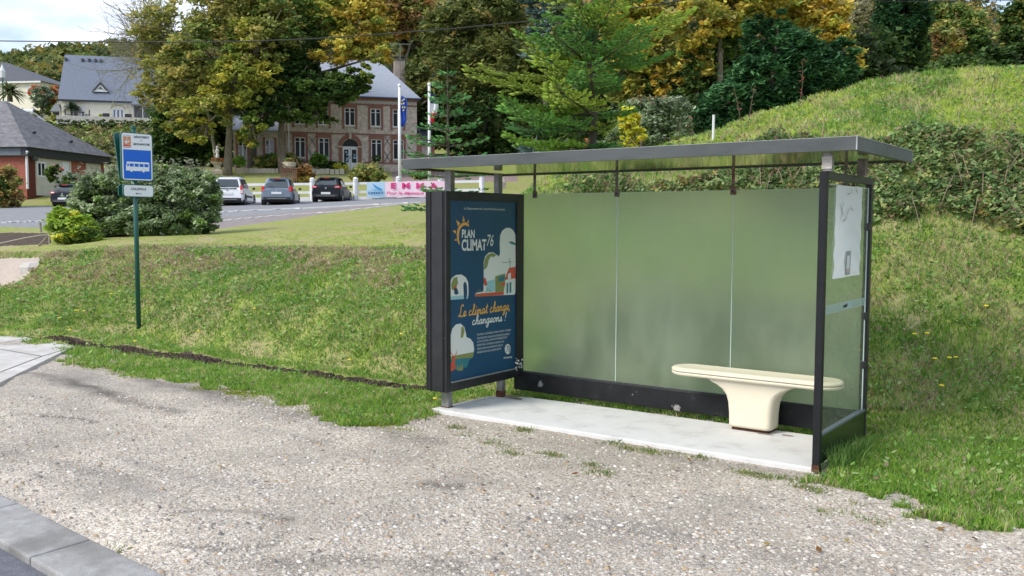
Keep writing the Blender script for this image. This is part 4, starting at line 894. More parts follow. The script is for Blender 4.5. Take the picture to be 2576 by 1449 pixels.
# double door with notices
door = MB(); n_ = -.12
door.fbox(TF, dr[0], dr[1], dr[3] - .09, dr[3] + .02, n_ - .04, n_ + .05)
for a, b in ((dr[0], dc - .012), (dc + .012, dr[1])):
    door.fbox(TF, a, a + .13, dr[2], dr[3] - .092, n_ - .04, n_ + .04).fbox(TF, b - .13, b, dr[2], dr[3] - .092, n_ - .04, n_ + .04).fbox(TF, a + .13, b - .13, dr[2], dr[2] + .55, n_ - .04, n_ + .035).fbox(TF, a + .13, b - .13, dr[3] - .25, dr[3] - .092, n_ - .04, n_ + .035)
dd = door.build('door', WHITE, HALL)
MB().face([TF.p(dr[0], dr[2], n_ - .02), TF.p(dr[1], dr[2], n_ - .02), TF.p(dr[1], dr[3], n_ - .02), TF.p(dr[0], dr[3], n_ - .02)]).face([TF.p(a, z, n_ - .02) for a, z in [(dc + dw / 2 * cos(RAD(t)), dr[3] + dw / 2 * sin(RAD(t))) for t in range(0, 181, 12)]]).build('pane', DARKV, dd, fix=False)
NOTE = pmat('notice_blue', (.30, .50, .66), .6)
for (x, y) in ((.12, .85), (.36, .85), (.22, .62), (.86, .60), (.80, .34), (.92, .36), (.2, .28), (.38, .3), (.15, .12)):
    a = dr[0] + .14 + x * (dw - .35); z = dr[2] + .55 + y * (dr[3] - dr[2] - .95); MB().fbox(TF, a, a + .14, z, z + .17, n_ - .0195, n_ - .012).build('notice', NOTE, dd)
MB().fbox(TF, dc - .07, dc - .04, dr[2] + .9, dr[2] + 1.15, n_ + .045, n_ + .09).fbox(TF, dc + .04, dc + .07, dr[2] + .9, dr[2] + 1.15, n_ + .045, n_ + .09).build('door_handle', STEEL, dd)
# roof
zR = at(865, 154, 82 + 5)[2]; r0 = sL + 2.0; r1 = TF.px(955, 154, -DEP / 2)[0]; ov = .35
e = [TF.p(sL - ov, zE, ov), TF.p(sR + ov, zE, ov), TF.p(sR + ov, zE, -DEP - ov), TF.p(sL - ov, zE, -DEP - ov)]; ra, rb = TF.p(r0, zR, -DEP / 2), TF.p(r1, zR, -DEP / 2)
rf = MB().face([e[0], e[1], rb, ra]).face([e[1], e[2], rb]).face([e[2], e[3], ra, rb]).face([e[3], e[0], ra]).face(e[::-1]).build('roof', SLATE, HALL)
MB().tube([e[0] + [0, 0, -.02], e[1] + [0, 0, -.02]], .07, 8).build('gutter', pmat('zinc_blue', (.07, .10, .18), .5), rf)
cs, czb = TF.px(1005, 200, -4.6); cw = TF.px(1018, 180, -4.6)[0] - TF.px(991.5, 180, -4.6)[0]; ct = TF.px(1005, 152, -4.6)[1]
ch = MB().fbox(TF, cs - cw / 2, cs + cw / 2, zE - 1, ct, -5.0, -4.4).build('chimney', pmat('chimney_render', (.36, .30, .25), .85, (.46, .39, .33), 3), HALL)
MB().fbox(TF, cs - cw / 2 - .05, cs + cw / 2 + .05, ct, ct + .12, -5.05, -4.35).fbox(TF, cs - cw / 2 + .1, cs - cw / 2 + .16, ct + .12, ct + .30, -4.8, -4.7).fbox(TF, cs + cw / 2 - .16, cs + cw / 2 - .1, ct + .12, ct + .30, -4.8, -4.7).fbox(TF, cs - cw / 2 - .02, cs + cw / 2 + .02, ct + .30, ct + .34, -5.0, -4.4).build('chimney_cap', GBRICK, ch)
an = MB(); at_ = TF.px(1006.5, 111, -4.3)[1]; ac = TF.px(1006.5, 111, -4.3)[0]
an.tube([TF.p(ac, czb - .5, -4.3), TF.p(ac, at_, -4.3)], .035, 6).tube([TF.p(ac - 1.0, at_, -4.3), TF.p(ac + 1.0, at_ + .02, -4.3)], .03, 6).tube([TF.p(ac - .95, at_ - .05, -4.3), TF.p(ac, at_ - 1.4, -4.3)], .02, 5)
for k in np.linspace(-.8, .8, 4): an.tube([TF.p(ac + k, at_, -4.2), TF.p(ac + k, at_, -4.4)], .012, 4)
an.build('antenna', STEEL, HALL)
MB().tube([TF.p(sL + .3, THZ - .5, .12), TF.p(sL + .3, zE - .1, .12)], .05, 8).build('drainpipe', WHITE, HALL)
# low right annexe and left annexe
zA = TF.px(1070, 350)[1]; s2 = TF.px(1093, 400)[0]
ax = MB().fbox(TF, sR + .43, s2, THZ - 1.5, zA - .5, -6, -.25).build('annexe_wall', FLINT, HALL)
MB().fbox(TF, s2 - .3, s2 + .05, THZ - 1.4, zA - .5, -.3, -.2).build('brick_trim', BRICK, ax)
MB().hexa([TF.p(sR + .35, zA - .5, .0), TF.p(s2 + .4, zA - .5, .0), TF.p(s2 + .4, zA - .5, -6), TF.p(sR + .35, zA - .5, -6), TF.p(sR + .36, zA - .42, -.2), TF.p(s2 + .2, zA - .42, -.2), TF.p(s2 + .2, zA + 1.6, -5), TF.p(sR + .36, zA + 1.6, -5)]).build('annexe_roof', SLATE, HALL)
s3 = TF.px(588, 400)[0]; zL1 = TF.px(690, 330)[1]
lo = [(TF.px(600, 400)[0], TF.px(622, 400)[0], THZ + .3, THZ + 2.6), (TF.px(668, 400)[0], TF.px(690, 400)[0], THZ + .3, THZ + 2.5)]
ax = wall_grid(TF, s3, sL - .43, THZ - 1.5, zL1, lo); 
ax.face([TF.p(s3, THZ - 1.5), TF.p(s3, THZ - 1.5, -6), TF.p(s3, zL1, -6), TF.p(s3, zL1)])
ax = ax.build('annexe_wall', FLINT, HALL)
for o in lo: window(TF, o, HALL, WHITE, DGLASS, transom=.7)
b2 = MB()
for o in lo:
    for a, b in ((o[0] - .22, o[0]), (o[1], o[1] + .22)): b2.fbox(TF, a, b, THZ - .5, o[3] + .2, 0, .05)
b2.build('brick_trim', BRICK, ax)
MB().hexa([TF.p(s3 - .3, zL1, .3), TF.p(sL - .45, zL1, .3), TF.p(sL - .45, zL1, -6), TF.p(s3 - .3, zL1, -6), TF.p(s3 - .2, zL1 + .1, .2), TF.p(sL - .46, zL1 + .1, .2), TF.p(sL - .46, zL1 + 1.8, -5), TF.p(s3 - .2, zL1 + 1.8, -5)]).build('annexe_roof', SLATE, HALL)
MB().fbox(TF, TF.px(1095, 400)[0] + .2, TF.px(1095, 400)[0] + 3.0, THZ + .1, THZ + 2.0, -9, -5).build('annexe_shed', WHITE, HALL)
MB().fbox(TF, TF.px(1095, 400)[0] + .5, TF.px(1095, 400)[0] + 2.2, THZ + .2, THZ + 1.6, -4.995, -4.98).build('annexe_opening', DARKV, HALL)

# ------------------------------------------------------------------ big house on the terrace
CREAMR = pmat('cream_render', (.76, .71, .58), .85, (.80, .76, .65), 2); SLATE2 = pmat('blue_slate', (.125, .15, .20), .5, (.16, .185, .24), 3, bump=.2, stretch=(1, 1, 3)); DTRIM = pmat('dark_fascia', (.02, .025, .035), .5)
P0 = at(240, 303, 116.0); HF = Frame(P0, RH + .26 * FH, -FH); hz = P0[2]
HOUSE = thing('terrace_house', 'cream house with a very large slate roof and two triangular dormers on the terrace', 'house', P0)
a0 = HF.px(155, 280)[0]; a1 = HF.px(333, 280)[0]; a2 = HF.px(432, 280)[0]; zE = HF.px(233, 251)[1]
w1 = (HF.px(183, 280)[0], HF.px(198, 280)[0], HF.px(190, 296)[1], HF.px(190, 271)[1]); w2 = (HF.px(282, 280)[0], HF.px(312, 280)[0], hz, HF.px(290, 273)[1])
wm = wall_grid(HF, a0, a2, hz - 1.5, zE, [w1, w2]); wm.face([HF.p(a0, hz - 1.5), HF.p(a0, hz - 1.5, -9), HF.p(a0, zE, -9), HF.p(a0, zE)]).face([HF.p(a2, hz - 1.5), HF.p(a2, hz - 1.5, -9), HF.p(a2, zE, -9), HF.p(a2, zE)])
wl = wm.build('wall', CREAMR, HOUSE)
BGL = pmat('blue_curtain_glass', (.10, .14, .22), .15)
window(HF, w1, HOUSE, WHITE, BGL, fw=.13); window(HF, w2, HOUSE, WHITE, BGL, cols=3, fw=.16, name='french_window')
MB().fbox(HF, HF.px(201, 280)[0], HF.px(213, 280)[0], HF.px(205, 297)[1], HF.px(205, 269)[1], .02, .08).build('shutter', WHITE, HOUSE)
MB().fbox(HF, HF.px(214, 260)[0], HF.px(331, 262)[0], HF.px(240, 261)[1], HF.px(240, 257)[1], .02, .2).build('awning_box', WHITE, HOUSE)
ar = MB()
for o in (w1, w2):
    c = (o[0] + o[1]) / 2; r = (o[1] - o[0]) / 2 + .1
    ar.tube([HF.p(c + r * cos(RAD(t)), o[3] + .5 * r * sin(RAD(t)), .05) for t in range(0, 181, 20)], .06, 5)
ar.build('arch_moulding', LIME, HOUSE)
zR = HF.px(200, 139, -4.5)[1]; g0 = HF.px(147, 250)[0]; g1 = HF.px(436, 250)[0]; gr1 = HF.px(418, 150, -4.5)[0]
e0, e1 = HF.p(g0, zE - .1, .5), HF.p(g1, zE - .1, .5); f0, f1 = HF.p(g0, zR, -4.5), HF.p(gr1, zR, -4.5); h0, h1 = HF.p(g0, zE - .1, -9.5), HF.p(g1, zE - .1, -9.5)
rf = MB().face([e0, e1, f1, f0]).face([h1, h0, f0, f1]).face([e1, h1, f1]).face([e0, f0, h0]).face([e0, h0, h1, e1]).build('roof', SLATE2, HOUSE)
MB().fbox(HF, g0, a1, zE - .32, zE - .1, .42, .5).build('fascia', DTRIM, rf)
def roofpt(s_, z): k = (z - zE + .1) / (zR - zE + .1); return HF.p(s_, z, .5 - 5.0 * k)
for uc, ub0, ub1, yt, yb in ((252.5, 232, 276, 207, 232), (384, 364, 406, 213, 239)):
    c = HF.px(uc, yb)[0]; hw = (HF.px(ub1, yb)[0] - HF.px(ub0, yb)[0]) / 2; z0 = HF.px(uc, yb, -.6)[1]; z1 = HF.px(uc, yt, -.6)[1]; k = (z0 - zE + .1) / (zR - zE + .1); nf = .5 - 5 * k + .25
    back = roofpt(c, z1); dm = MB()
    A, B, T = HF.p(c - hw, z0, nf), HF.p(c + hw, z0, nf), HF.p(c, z1, nf)
    dm.face([A, T, back, roofpt(c - hw, z0)]).face([T, B, roofpt(c + hw, z0), back]); d_ = dm.build('dormer', SLATE2, rf, fix=False)
    x = MB(); i_ = .34
    def tri(s_): zc_ = z0 + (z1 - z0) * .36; return [(c + (p[0] - c) * s_, zc_ + (p[1] - zc_) * s_) for p in ((c - hw, z0), (c + hw, z0), (c, z1))]
    T1, T2, T3 = tri(1.0), tri(.62), tri(.28)
    for k in range(3):
        p, q, r, s_ = T1[k], T1[(k + 1) % 3], T2[(k + 1) % 3], T2[k]
        if k: x.prism([HF.p(*p, nf - .02), HF.p(*q, nf - .02), HF.p(*r, nf - .02), HF.p(*s_, nf - .02)], HF.n * .1)
    x.build('dormer_verge', DTRIM, rf)
    MB().face([HF.p(*p, nf + .01) for p in (T1[0], T1[1], T1[2])]).build('dormer_gable', WHITE, rf, fix=False)
    MB().face([HF.p(*p, nf + .03) for p in T3]).build('dormer_pane', DGLASS, rf, fix=False)
for u, y in ((167, 153), (209, 155), (225.5, 155), (241, 156), (255, 157)):
    s_, z = HF.px(u, y, -4.2); MB().lathe(roofpt(s_, z) + [0, 0, -.05], [(.18, 0), (.18, .3), (.25, .32), (.02, .45)], 8).build('roof_vent', GREYM, rf)
# glazed dark porch on the right
p0 = HF.px(338, 280, 1.5)[0]; p1 = HF.px(401, 280, 1.5)[0]; zp = HF.px(360, 266, 1.5)[1]
po = MB().fbox(HF, p0, p0 + .9, hz, zp, .0, 1.5).fbox(HF, p1 - .15, p1, hz, zp, 0, 1.5).build('porch', pmat('dark_cladding', (.035, .04, .05), .5), HOUSE)
MB().fbox(HF, p0 + .9, p1 - .15, hz, zp, .1, 1.38).build('porch_glass', DGLASS, po)
gx = MB()
for x in np.linspace(p0 + .9, p1 - .2, 3): gx.fbox(HF, x, x + .12, hz, zp, 1.385, 1.46)
gx.fbox(HF, p0 + 1.05, p1 - .2, zp - .12, zp - .002, 1.385, 1.45).build('porch_frame', WHITE, po)
MB().hexa([HF.p(p0 - .3, zp, 1.9), HF.p(p1 + .3, zp, 1.9), HF.p(p1 + .3, zp, .4), HF.p(p0 - .3, zp, .4), HF.p(p0 - .3, zp + .15, 1.9), HF.p(p1 + .3, zp + .15, 1.9), HF.p(p1, zp + 1.1, .45), HF.p(p0, zp + 1.1, .45)]).build('porch_roof', SLATE2, po)
MB().tube([HF.p(a1 + .15, hz, .2), HF.p(a1 + .15, zE - .2, .2)], .06, 8).build('drainpipe', WHITE, HOUSE)
# terrace slab and its furniture
q0, q1 = HF.px(140, 305, 5)[0], HF.px(425, 305, 5)[0]; tz = HF.px(240, 304.5, 5)[1]
STONE = pmat('pale_stone', (.42, .40, .36), .85, (.58, .56, .52), 2.5, bump=.5)
TERR = tag(MB().fbox(HF, q0, q1, hz - 2.0, hz + .02, -.02 + .025, 4.6).build('terrace', STONE), 'pale stone terrace in front of the cream house', None, kind='structure')
tb = thing('garden_table', 'dark garden table with two chairs on the terrace under the window', 'table', HF.p(HF.px(195, 300, 2)[0], hz, 2))
c = HF.px(195, 300, 2)[0]
MB().fbox(HF, c - .75, c + .75, hz + .72, hz + .78, 1.6, 2.4).build('table_top', DTRIM, tb)
for sx in (-.65, .65):
    for n0 in (1.7, 2.3): MB().fbox(HF, c + sx - .04, c + sx + .04, hz + .02, hz + .72, n0 - .04, n0 + .04).build('leg', DTRIM, tb)
def gchair(sx, lab):
    g = thing('garden_chair', lab, 'chair', HF.p(c + sx, hz, 2), 'garden chairs on the terrace'); s_ = 1 if sx > 0 else -1
    MB().fbox(HF, c + sx - .25, c + sx + .25, hz + .42, hz + .48, 1.75, 2.25).build('seat', DTRIM, g)
    MB().fbox(HF, c + sx + s_ * .22 - .03, c + sx + s_ * .22 + .03, hz + .48, hz + 1.05, 1.76, 2.24).build('backrest', DTRIM, g)
    for a in (-.2, .2):
        for n0 in (1.8, 2.2): MB().fbox(HF, c + sx + a - .02, c + sx + a + .02, hz + .02, hz + .42, n0 - .02, n0 + .02).build('leg', DTRIM, g)
gchair(-1.15, 'dark garden chair at the left end of the terrace table'); gchair(1.15, 'dark garden chair at the right end of the terrace table')
for u, lab in ((266, 'low dark armchair left of the french window'), (322, 'low dark armchair right of the french window')):
    c2 = HF.px(u, 300, 1)[0]; g = thing('armchair', lab, 'armchair', HF.p(c2, hz, 1), 'armchairs beside the french window')
    MB().fbox(HF, c2 - .4, c2 + .4, hz + .05, hz + .42, .7, 1.4).build('seat', DTRIM, g); MB().fbox(HF, c2 - .4, c2 + .4, hz + .42, hz + .85, .6, .75).build('backrest', DTRIM, g)

# ------------------------------------------------------------------ red brick bungalow
RBR = pmat('bungalow_brick', (.25, .065, .04), .85, (.36, .12, .085), 5, bump=.3, stretch=(1, 1, 4)); SLT3 = pmat('weathered_slate', (.09, .09, .10), .7, (.19, .185, .195), 2.2, detail=9, bump=.4, stretch=(1, 1, 2.5))
P0 = at(69, 511, 62.0); P0[2] = at(69, 511, 62)[2]
d1 = FH + .143 * RH; d1 /= np.linalg.norm(d1)
BR = Frame(P0, d1, RH); BL_ = Frame(P0, -np.array([-d1[1], d1[0], 0]) * -1 if False else np.array([-d1[1], d1[0], 0]), -FH); bz = P0[2]
BUNG = thing('brick_bungalow', 'red brick bungalow with dark slate hip roof at the left edge', 'bungalow', P0)
zf0 = at(69, 393, 62)[2]; zf1 = at(69, 371, 62)[2]; LD = BR.px(262, 450)[0]; LW = 16.0
# side wall (right) with rendered bays
bays = [(BR.px(*q1)[0], BR.px(*q2)[0]) for q1, q2 in (((89, 440), (178, 440)), ((216, 440), (252, 440)))]
MB().fbox(BR, -.0, LD, bz - 1.5, zf0, -8, -.0).build('wall', RBR, BUNG)
CR2 = pmat('bungalow_render', (.52, .49, .40), .85, (.60, .57, .48), 2)
for i, (a, b) in enumerate(bays): MB().fbox(BR, a, b, bz + .55, zf0 - .02, .002, .06).build('render_panel', CR2, BUNG)
dx0, dx1 = BR.px(156, 450)[0], BR.px(171, 450)[0]; dz = BR.px(163, 407)[1]
MB().fbox(BR, dx0, dx1, bz + .1, dz, .062, .09).build('door', WHITE, BUNG)
for u0, u1, yt, yb in ((91, 111, 397, 444), (219, 234, 420, 450)):
    wz = MB().fbox(BR, BR.px(u0, 420)[0], BR.px(u1, 420)[0], BR.px(u0, yb)[1], BR.px(u0, yt)[1] - .25, .062, .085).build('window', WHITE, BUNG)
    a, b = BR.px(u0, 420)[0], BR.px(u1, 420)[0]; m_ = (a + b) / 2
    MB().fbox(BR, a + .1, m_ - .06, BR.px(u0, yb)[1] + .1, BR.px(u0, yt)[1] - .35, .086, .092).fbox(BR, m_ + .06, b - .1, BR.px(u0, yb)[1] + .1, BR.px(u0, yt)[1] - .35, .086, .092).build('pane', DGLASS, wz)
MB().fbox(BL_, .0, LW, bz - 1.5, zf0 - .02, -3, .003).build('front_wall', RBR, BUNG)
ov = .35
def BP(a, b, z): return P0 * [1, 1, 0] + d1 * a + BL_.ex * b + np.array([0, 0, z])
FASC = pmat('slate_hung_fascia', (.10, .12, .14), .6, (.13, .15, .18), 8)
k_ = [BP(-ov, -ov, 0), BP(LD + ov, -ov, 0), BP(LD + ov, LW, 0), BP(-ov, LW, 0)]
MB().hexa([p + [0, 0, zf0] for p in k_] + [p + [0, 0, zf1] for p in k_]).build('fascia', DTRIM, BUNG)
MB().fbox(BL_, .1, LW, zf0 + .05, zf1 - .08, ov + .002, ov + .02).build('slate_hanging', FASC, BUNG)
half = (LD + 2 * ov) / 2; q_ = [BP(-ov - .25, -ov - .25, zf1), BP(LD + ov + .25, -ov - .25, zf1), BP(LD + ov + .25, LW, zf1), BP(-ov - .25, LW, zf1)]
zr = zf1 + 3.75; r_a = BP(half - ov, half - ov + .2, zr); r_b = BP(half - ov, LW, zr)
rf = MB().face([q_[0], q_[1], r_a]).face([q_[1], q_[2], r_b, r_a]).face([q_[3], q_[0], r_a, r_b]).face(q_[::-1]).face([q_[2], q_[3], r_b]).build('roof', SLT3, BUNG)
for (u, y) in ((119, 313), (302, 346)): pass
for (a, b, z) in ((2.0, .95, 1.25), (5.6, .6, .95)):
    MB().ball(BP(a, b - .2, zf1 + z - .05), (.14, .14, .12), 8, 5).build('roof_vent', DTRIM, rf)
dp = [BP(-ov - .1, -.42, zf1 - .3), BP(-.12, -.14, zf0 - .1), BP(-.12, -.14, bz + .95)]
MB().tube(dp, .085, 8).build('drainpipe', WHITE, BUNG)
dp = [BP(LD + .1, -.4, zf0), BP(LD - .1, -.12, zf0 - .3), BP(LD - .1, -.12, bz + .3)]
MB().tube(dp, .06, 8).build('drainpipe', WHITE, BUNG)
c_ = BR.p(BR.px(80, 406)[0], BR.px(80, 397)[1], .1); MB().tube([c_, c_ + BR.n * .25], .22, 14).build('satellite_dish', GREYM, BUNG)

# ------------------------------------------------------------------ far left house and pool enclosure
P0 = at(60, 240, 128.0); FF = Frame(P0, RH - .15 * FH, -FH); fz_ = P0[2]
FARH = thing('hip_roof_house', 'pale house with dark hip roof at the upper left edge', 'house', P0)
a0, a1 = FF.px(-260, 225)[0], FF.px(108, 225)[0]; ze = FF.px(60, 205)[1]
MB().fbox(FF, a0, a1 - .5, fz_ - 3, ze, -9, 0).build('wall', CREAMR, FARH)
MB().fbox(FF, FF.px(66, 230)[0], FF.px(108, 230)[0], FF.px(80, 234)[1], ze - .6, .002, .03).build('light_panel', WHITE, FARH)
za = FF.px(16, 157, -4.5)[1]; sa = FF.px(16, 157, -4.5)[0]; z2 = FF.px(113, 214)[1]
SL4 = pmat('dark_tiles', (.055, .06, .075), .6, (.08, .085, .10), 4, bump=.3, stretch=(1, 1, 5))
rf = MB().face([FF.p(a0, ze, .5), FF.p(a1, ze, .5), FF.p(sa, za, -4.5), FF.p(a0 + 4, za, -4.5)]).face([FF.p(a1, ze, .5), FF.p(a1, ze, -9.5), FF.p(sa, za, -4.5)]).face([FF.p(a1, ze, -9.5), FF.p(a0, ze, -9.5), FF.p(a0 + 4, za, -4.5), FF.p(sa, za, -4.5)]).face([FF.p(a0, ze, .5), FF.p(a0, ze, -9.5), FF.p(a1, ze, -9.5), FF.p(a1, ze, .5)]).build('roof', SL4, FARH)
MB().fbox(FF, a0, a1, ze - .25, ze - .02, .4, .5).build('gutter', WHITE, rf)
P0 = at(60, 303, 116.0); EF = Frame(P0, RH + .35 * FH, -FH); POOL = thing('pool_enclosure', 'white framed glazed pool enclosure with curved roof beside the terrace', 'pool enclosure', P0)
a0, a1 = EF.px(-150, 290)[0], EF.px(128, 290)[0]; zt = EF.px(50, 272)[1]; zb = P0[2] - .6
GLZ = pmat('enclosure_glass', (.42, .52, .50), .15, (.55, .62, .60), 1.5)
fm = MB(); gm = MB()
n = 9; xs = np.linspace(a0, a1 - 2.0, n)
def arcs(x, k=1.0):
    return [EF.p(x, zb, .9)] + [EF.p(x, zb + (zt - zb) * (.78 + .22 * sin(RAD(t))) * k, -1.2 - 2.1 * -cos(RAD(t)) if False else -1.2 + 2.1 * cos(RAD(t))) for t in range(0, 181, 20)] + [EF.p(x, zb, -3.5)]
for x in xs: fm.tube(arcs(x), .14, 5)
for i in range(n - 1):
    A, B = arcs(xs[i]), arcs(xs[i + 1])
    for j in range(len(A) - 1): (fm if j > 1 else gm).face([A[j], B[j], B[j + 1], A[j + 1]])
fm.fbox(EF, a0, a1 - 2, zb, zb + .55, .95, 1.0); fm.fbox(EF, a0, a1 - 2, zb + (zt - zb) * .74, zb + (zt - zb) * .80, .88, 1.0)
# stepped lower end
fm.hexa([EF.p(a1 - 2, zb, .9), EF.p(a1, zb, .5), EF.p(a1, zb, -3), EF.p(a1 - 2, zb, -3.3), EF.p(a1 - 2, zb + (zt - zb) * .8, .7), EF.p(a1 - .4, zb + .6, .4), EF.p(a1 - .4, zb + .6, -2.8), EF.p(a1 - 2, zb + (zt - zb) * .95, -3)])
fm.build('frame', WHITE, POOL, fix=False); gm.build('glazing', GLZ, POOL, fix=False)
P0 = at(218, 300, 119.0)
w_ = thing('garden_barbecue', 'small stone garden barbecue with chimney hood left of the cream house', 'barbecue', P0)
P0 = at(110, 302, 117); BF = Frame(at(110, 302, 117), RH, -FH); a = BF.px(217 / 2 - 4 + 107, 302)[0]
a = BF.px(109, 302)[0]; 
hz2 = at(110, 302, 117)[2]; s_ = BF.px(217, 290)[0]
w_.location = tuple(BF.p(BF.px(141, 290)[0], hz2, 0)); s_ = BF.px(141, 290)[0]
MB().fbox(BF, s_ - .55, s_ + .55, hz2 - .5, hz2 + 1.1, -1, 0).build('base', STONE, w_); MB().hexa([BF.p(s_ - .7, hz2 + 1.1, .15), BF.p(s_ + .7, hz2 + 1.1, .15), BF.p(s_ + .7, hz2 + 1.1, -1), BF.p(s_ - .7, hz2 + 1.1, -1), BF.p(s_ - .25, hz2 + 2.0, -.2), BF.p(s_ + .25, hz2 + 2.0, -.2), BF.p(s_ + .25, hz2 + 2.0, -.7), BF.p(s_ - .25, hz2 + 2.0, -.7)]).build('hood', FASC, w_)
MB().fbox(BF, s_ - .4, s_ + .4, hz2 + .45, hz2 + 1.0, .002, .02).build('opening', DARKV, w_)
WALLF = MB().fbox(BF, BF.px(120, 290)[0], BF.px(153, 290)[0], hz2 - .6, BF.px(150, 277)[1], -2.2, -2.0).build('garden_wall', CREAMR); tag(WALLF, 'cream garden wall between the pool enclosure and the terrace house', 'garden wall')
for u in (8,):
    P = at(u, 240, 122); l_ = thing('street_lamp', 'green lamp post with white lantern before the hip roof house', 'street lamp', P)
    MB().tube([P - [0, 0, 2], P + [0, 0, 2.2]], .09, 8).build('post', GREENP, l_); MB().lathe(P + [0, 0, 2.2], [(.12, 0), (.34, .1), (.42, 1.0), (.3, 1.05), (.1, 1.6), (.02, 1.8)], 10).build('lantern', WHITE, l_)

# ------------------------------------------------------------------ cars
def car(name, label, pos, head, paint, L_=4.1, Wd=1.74, Ht=1.48, style='hatch', group='cars parked along the village road', lowtrim=None):
    """local x forward, rear face at x=0; pos = rear centre on the ground"""
    t = thing(name, label, 'car', pos, group); f = np.array([head[0], head[1], 0.]); f /= np.linalg.norm(f); l = np.array([-f[1], f[0], 0.])
    o = np.asarray(pos, float)
    def P(x, y, z): return o + f * x + l * y + np.array([0, 0, z])
    hw = Wd / 2; belt = .92 if style != 'mpv' else .98; box = style == 'mpv'
    # lower body: section rings along x
    def ring(x, w0, w1, zb, zt, crown=.03):
        return [P(x, -w0 * .93, zb), P(x, -w0, zb + .12), P(x, -w0, (zb + zt) / 2), P(x, -w1, zt - .05), P(x, -w1 * .86, zt), P(x, 0, zt + crown), P(x, w1 * .86, zt), P(x, w1, zt - .05), P(x, w0, (zb + zt) / 2), P(x, w0, zb + .12), P(x, w0 * .93, zb)]
    st = [(.0, hw * .86, hw * .82, .36, belt - .08), (.06, hw * .95, hw * .9, .28, belt - .03), (.3, hw, hw * .95, .24, belt), (1.2, hw, hw * .96, .2, belt), (2.6, hw, hw * .95, .2, belt - .02), (3.1, hw, hw * .93, .2, belt - .05), (3.7, hw * .97, hw * .86, .22, belt - .16), (L_ - .12, hw * .88, hw * .75, .26, belt - .28), (L_, hw * .78, hw * .66, .34, belt - .36)]
    body = loft([ring(*s_) for s_ in st]); b = body.build('body', paint, t, smooth=False, bevel=.02)
    # greenhouse
    rx = .16 if not box else .06; zt = Ht
    def gr(x, w, z): return (x, w, z)
    base = [(.10, hw * .86), (.75, hw * .90), (2.0, hw * .90), (3.05, hw * .84)]
    top = [(.42 if not box else .2, hw * .68), (1.0, hw * .72), (1.9, hw * .71), (2.35, hw * .64)]
    G = MB(); z0 = belt - .03; zT = [zt - .07, zt, zt - .01, zt - .08]
    for i in range(3):
        for sg in (-1, 1): G.face([P(base[i][0], sg * base[i][1], z0), P(base[i + 1][0], sg * base[i + 1][1], z0), P(top[i + 1][0], sg * top[i + 1][1], zT[i + 1] - .05), P(top[i][0], sg * top[i][1], zT[i] - .05)])
        G.face([P(top[i][0], -top[i][1], zT[i] - .05), P(top[i + 1][0], -top[i + 1][1], zT[i + 1] - .05), P(top[i + 1][0], -top[i + 1][1] * .8, zT[i + 1]), P(top[i][0], -top[i][1] * .8, zT[i])])
        G.face([P(top[i][0], top[i][1], zT[i] - .05), P(top[i + 1][0], top[i + 1][1], zT[i + 1] - .05), P(top[i + 1][0], top[i + 1][1] * .8, zT[i + 1]), P(top[i][0], top[i][1] * .8, zT[i])])
        G.face([P(top[i][0], -top[i][1] * .8, zT[i]), P(top[i + 1][0], -top[i + 1][1] * .8, zT[i + 1]), P(top[i + 1][0], top[i + 1][1] * .8, zT[i + 1]), P(top[i][0], top[i][1] * .8, zT[i])])
    for i in (0, 3): G.face([P(base[i][0], -base[i][1], z0), P(base[i][0], base[i][1], z0), P(top[i][0], top[i][1], zT[i] - .05), P(top[i][0], top[i][1] * .8, zT[i]), P(top[i][0], -top[i][1] * .8, zT[i]), P(top[i][0], -top[i][1], zT[i] - .05)])
    G.build('cabin', paint, t, bevel=.015)
    # windows slightly proud
    def lerp(a, b, k): return np.asarray(a) * (1 - k) + np.asarray(b) * k
    def patch(A, B, C_, D_, m0, m1, n0, n1, off):
        def Q(u_, v_): return lerp(lerp(A, B, u_), lerp(D_, C_, u_), v_) + off
        return [Q(m0, n0), Q(m1, n0), Q(m1, n1), Q(m0, n1)]
    A, B, C_, D_ = P(base[0][0], hw * .86, z0), P(base[0][0], -hw * .86, z0), P(top[0][0], -top[0][1], zT[0] - .05), P(top[0][0], top[0][1], zT[0] - .05)
    offr = -f * .012 + np.array([0, 0, .004]); wmin = .20 if style == 'hatch' else .12
    REARG = pmat('rear_glass_' + name, (.035, .05, .058), .05, spec=.9)
    MB().face(patch(A, B, C_, D_, .07, .93, wmin, .92, offr)).build('rear_window', REARG, t, fix=False)
    for sg in (1, -1):
        for i, (m0, m1) in enumerate(((.25 if not box else .3, .93), (.03, .94), (.04, .62))):
            A, B, C_, D_ = P(base[i][0], sg * base[i][1], z0), P(base[i + 1][0], sg * base[i + 1][1], z0), P(top[i + 1][0], sg * top[i + 1][1], zT[i + 1] - .05), P(top[i][0], sg * top[i][1], zT[i] - .05)
            MB().face(patch(A, B, C_, D_, m0, m1, .10, .90, l * sg * .012)).build('side_window', DGLASS, t, fix=False)
    A, B, C_, D_ = P(base[3][0], -hw * .84, z0), P(base[3][0], hw * .84, z0), P(top[3][0], top[3][1], zT[3] - .05), P(top[3][0], -top[3][1], zT[3] - .05)
    MB().face(patch(A, B, C_, D_, .06, .94, .06, .95, f * .012)).build('windscreen', DGLASS, t, fix=False)
    # lights, plate, bumper
    LAMP = pmat('tail_lamp_red', (.50, .012, .012), .15); LW = pmat('tail_lamp_clear', (.6, .5, .5), .2)
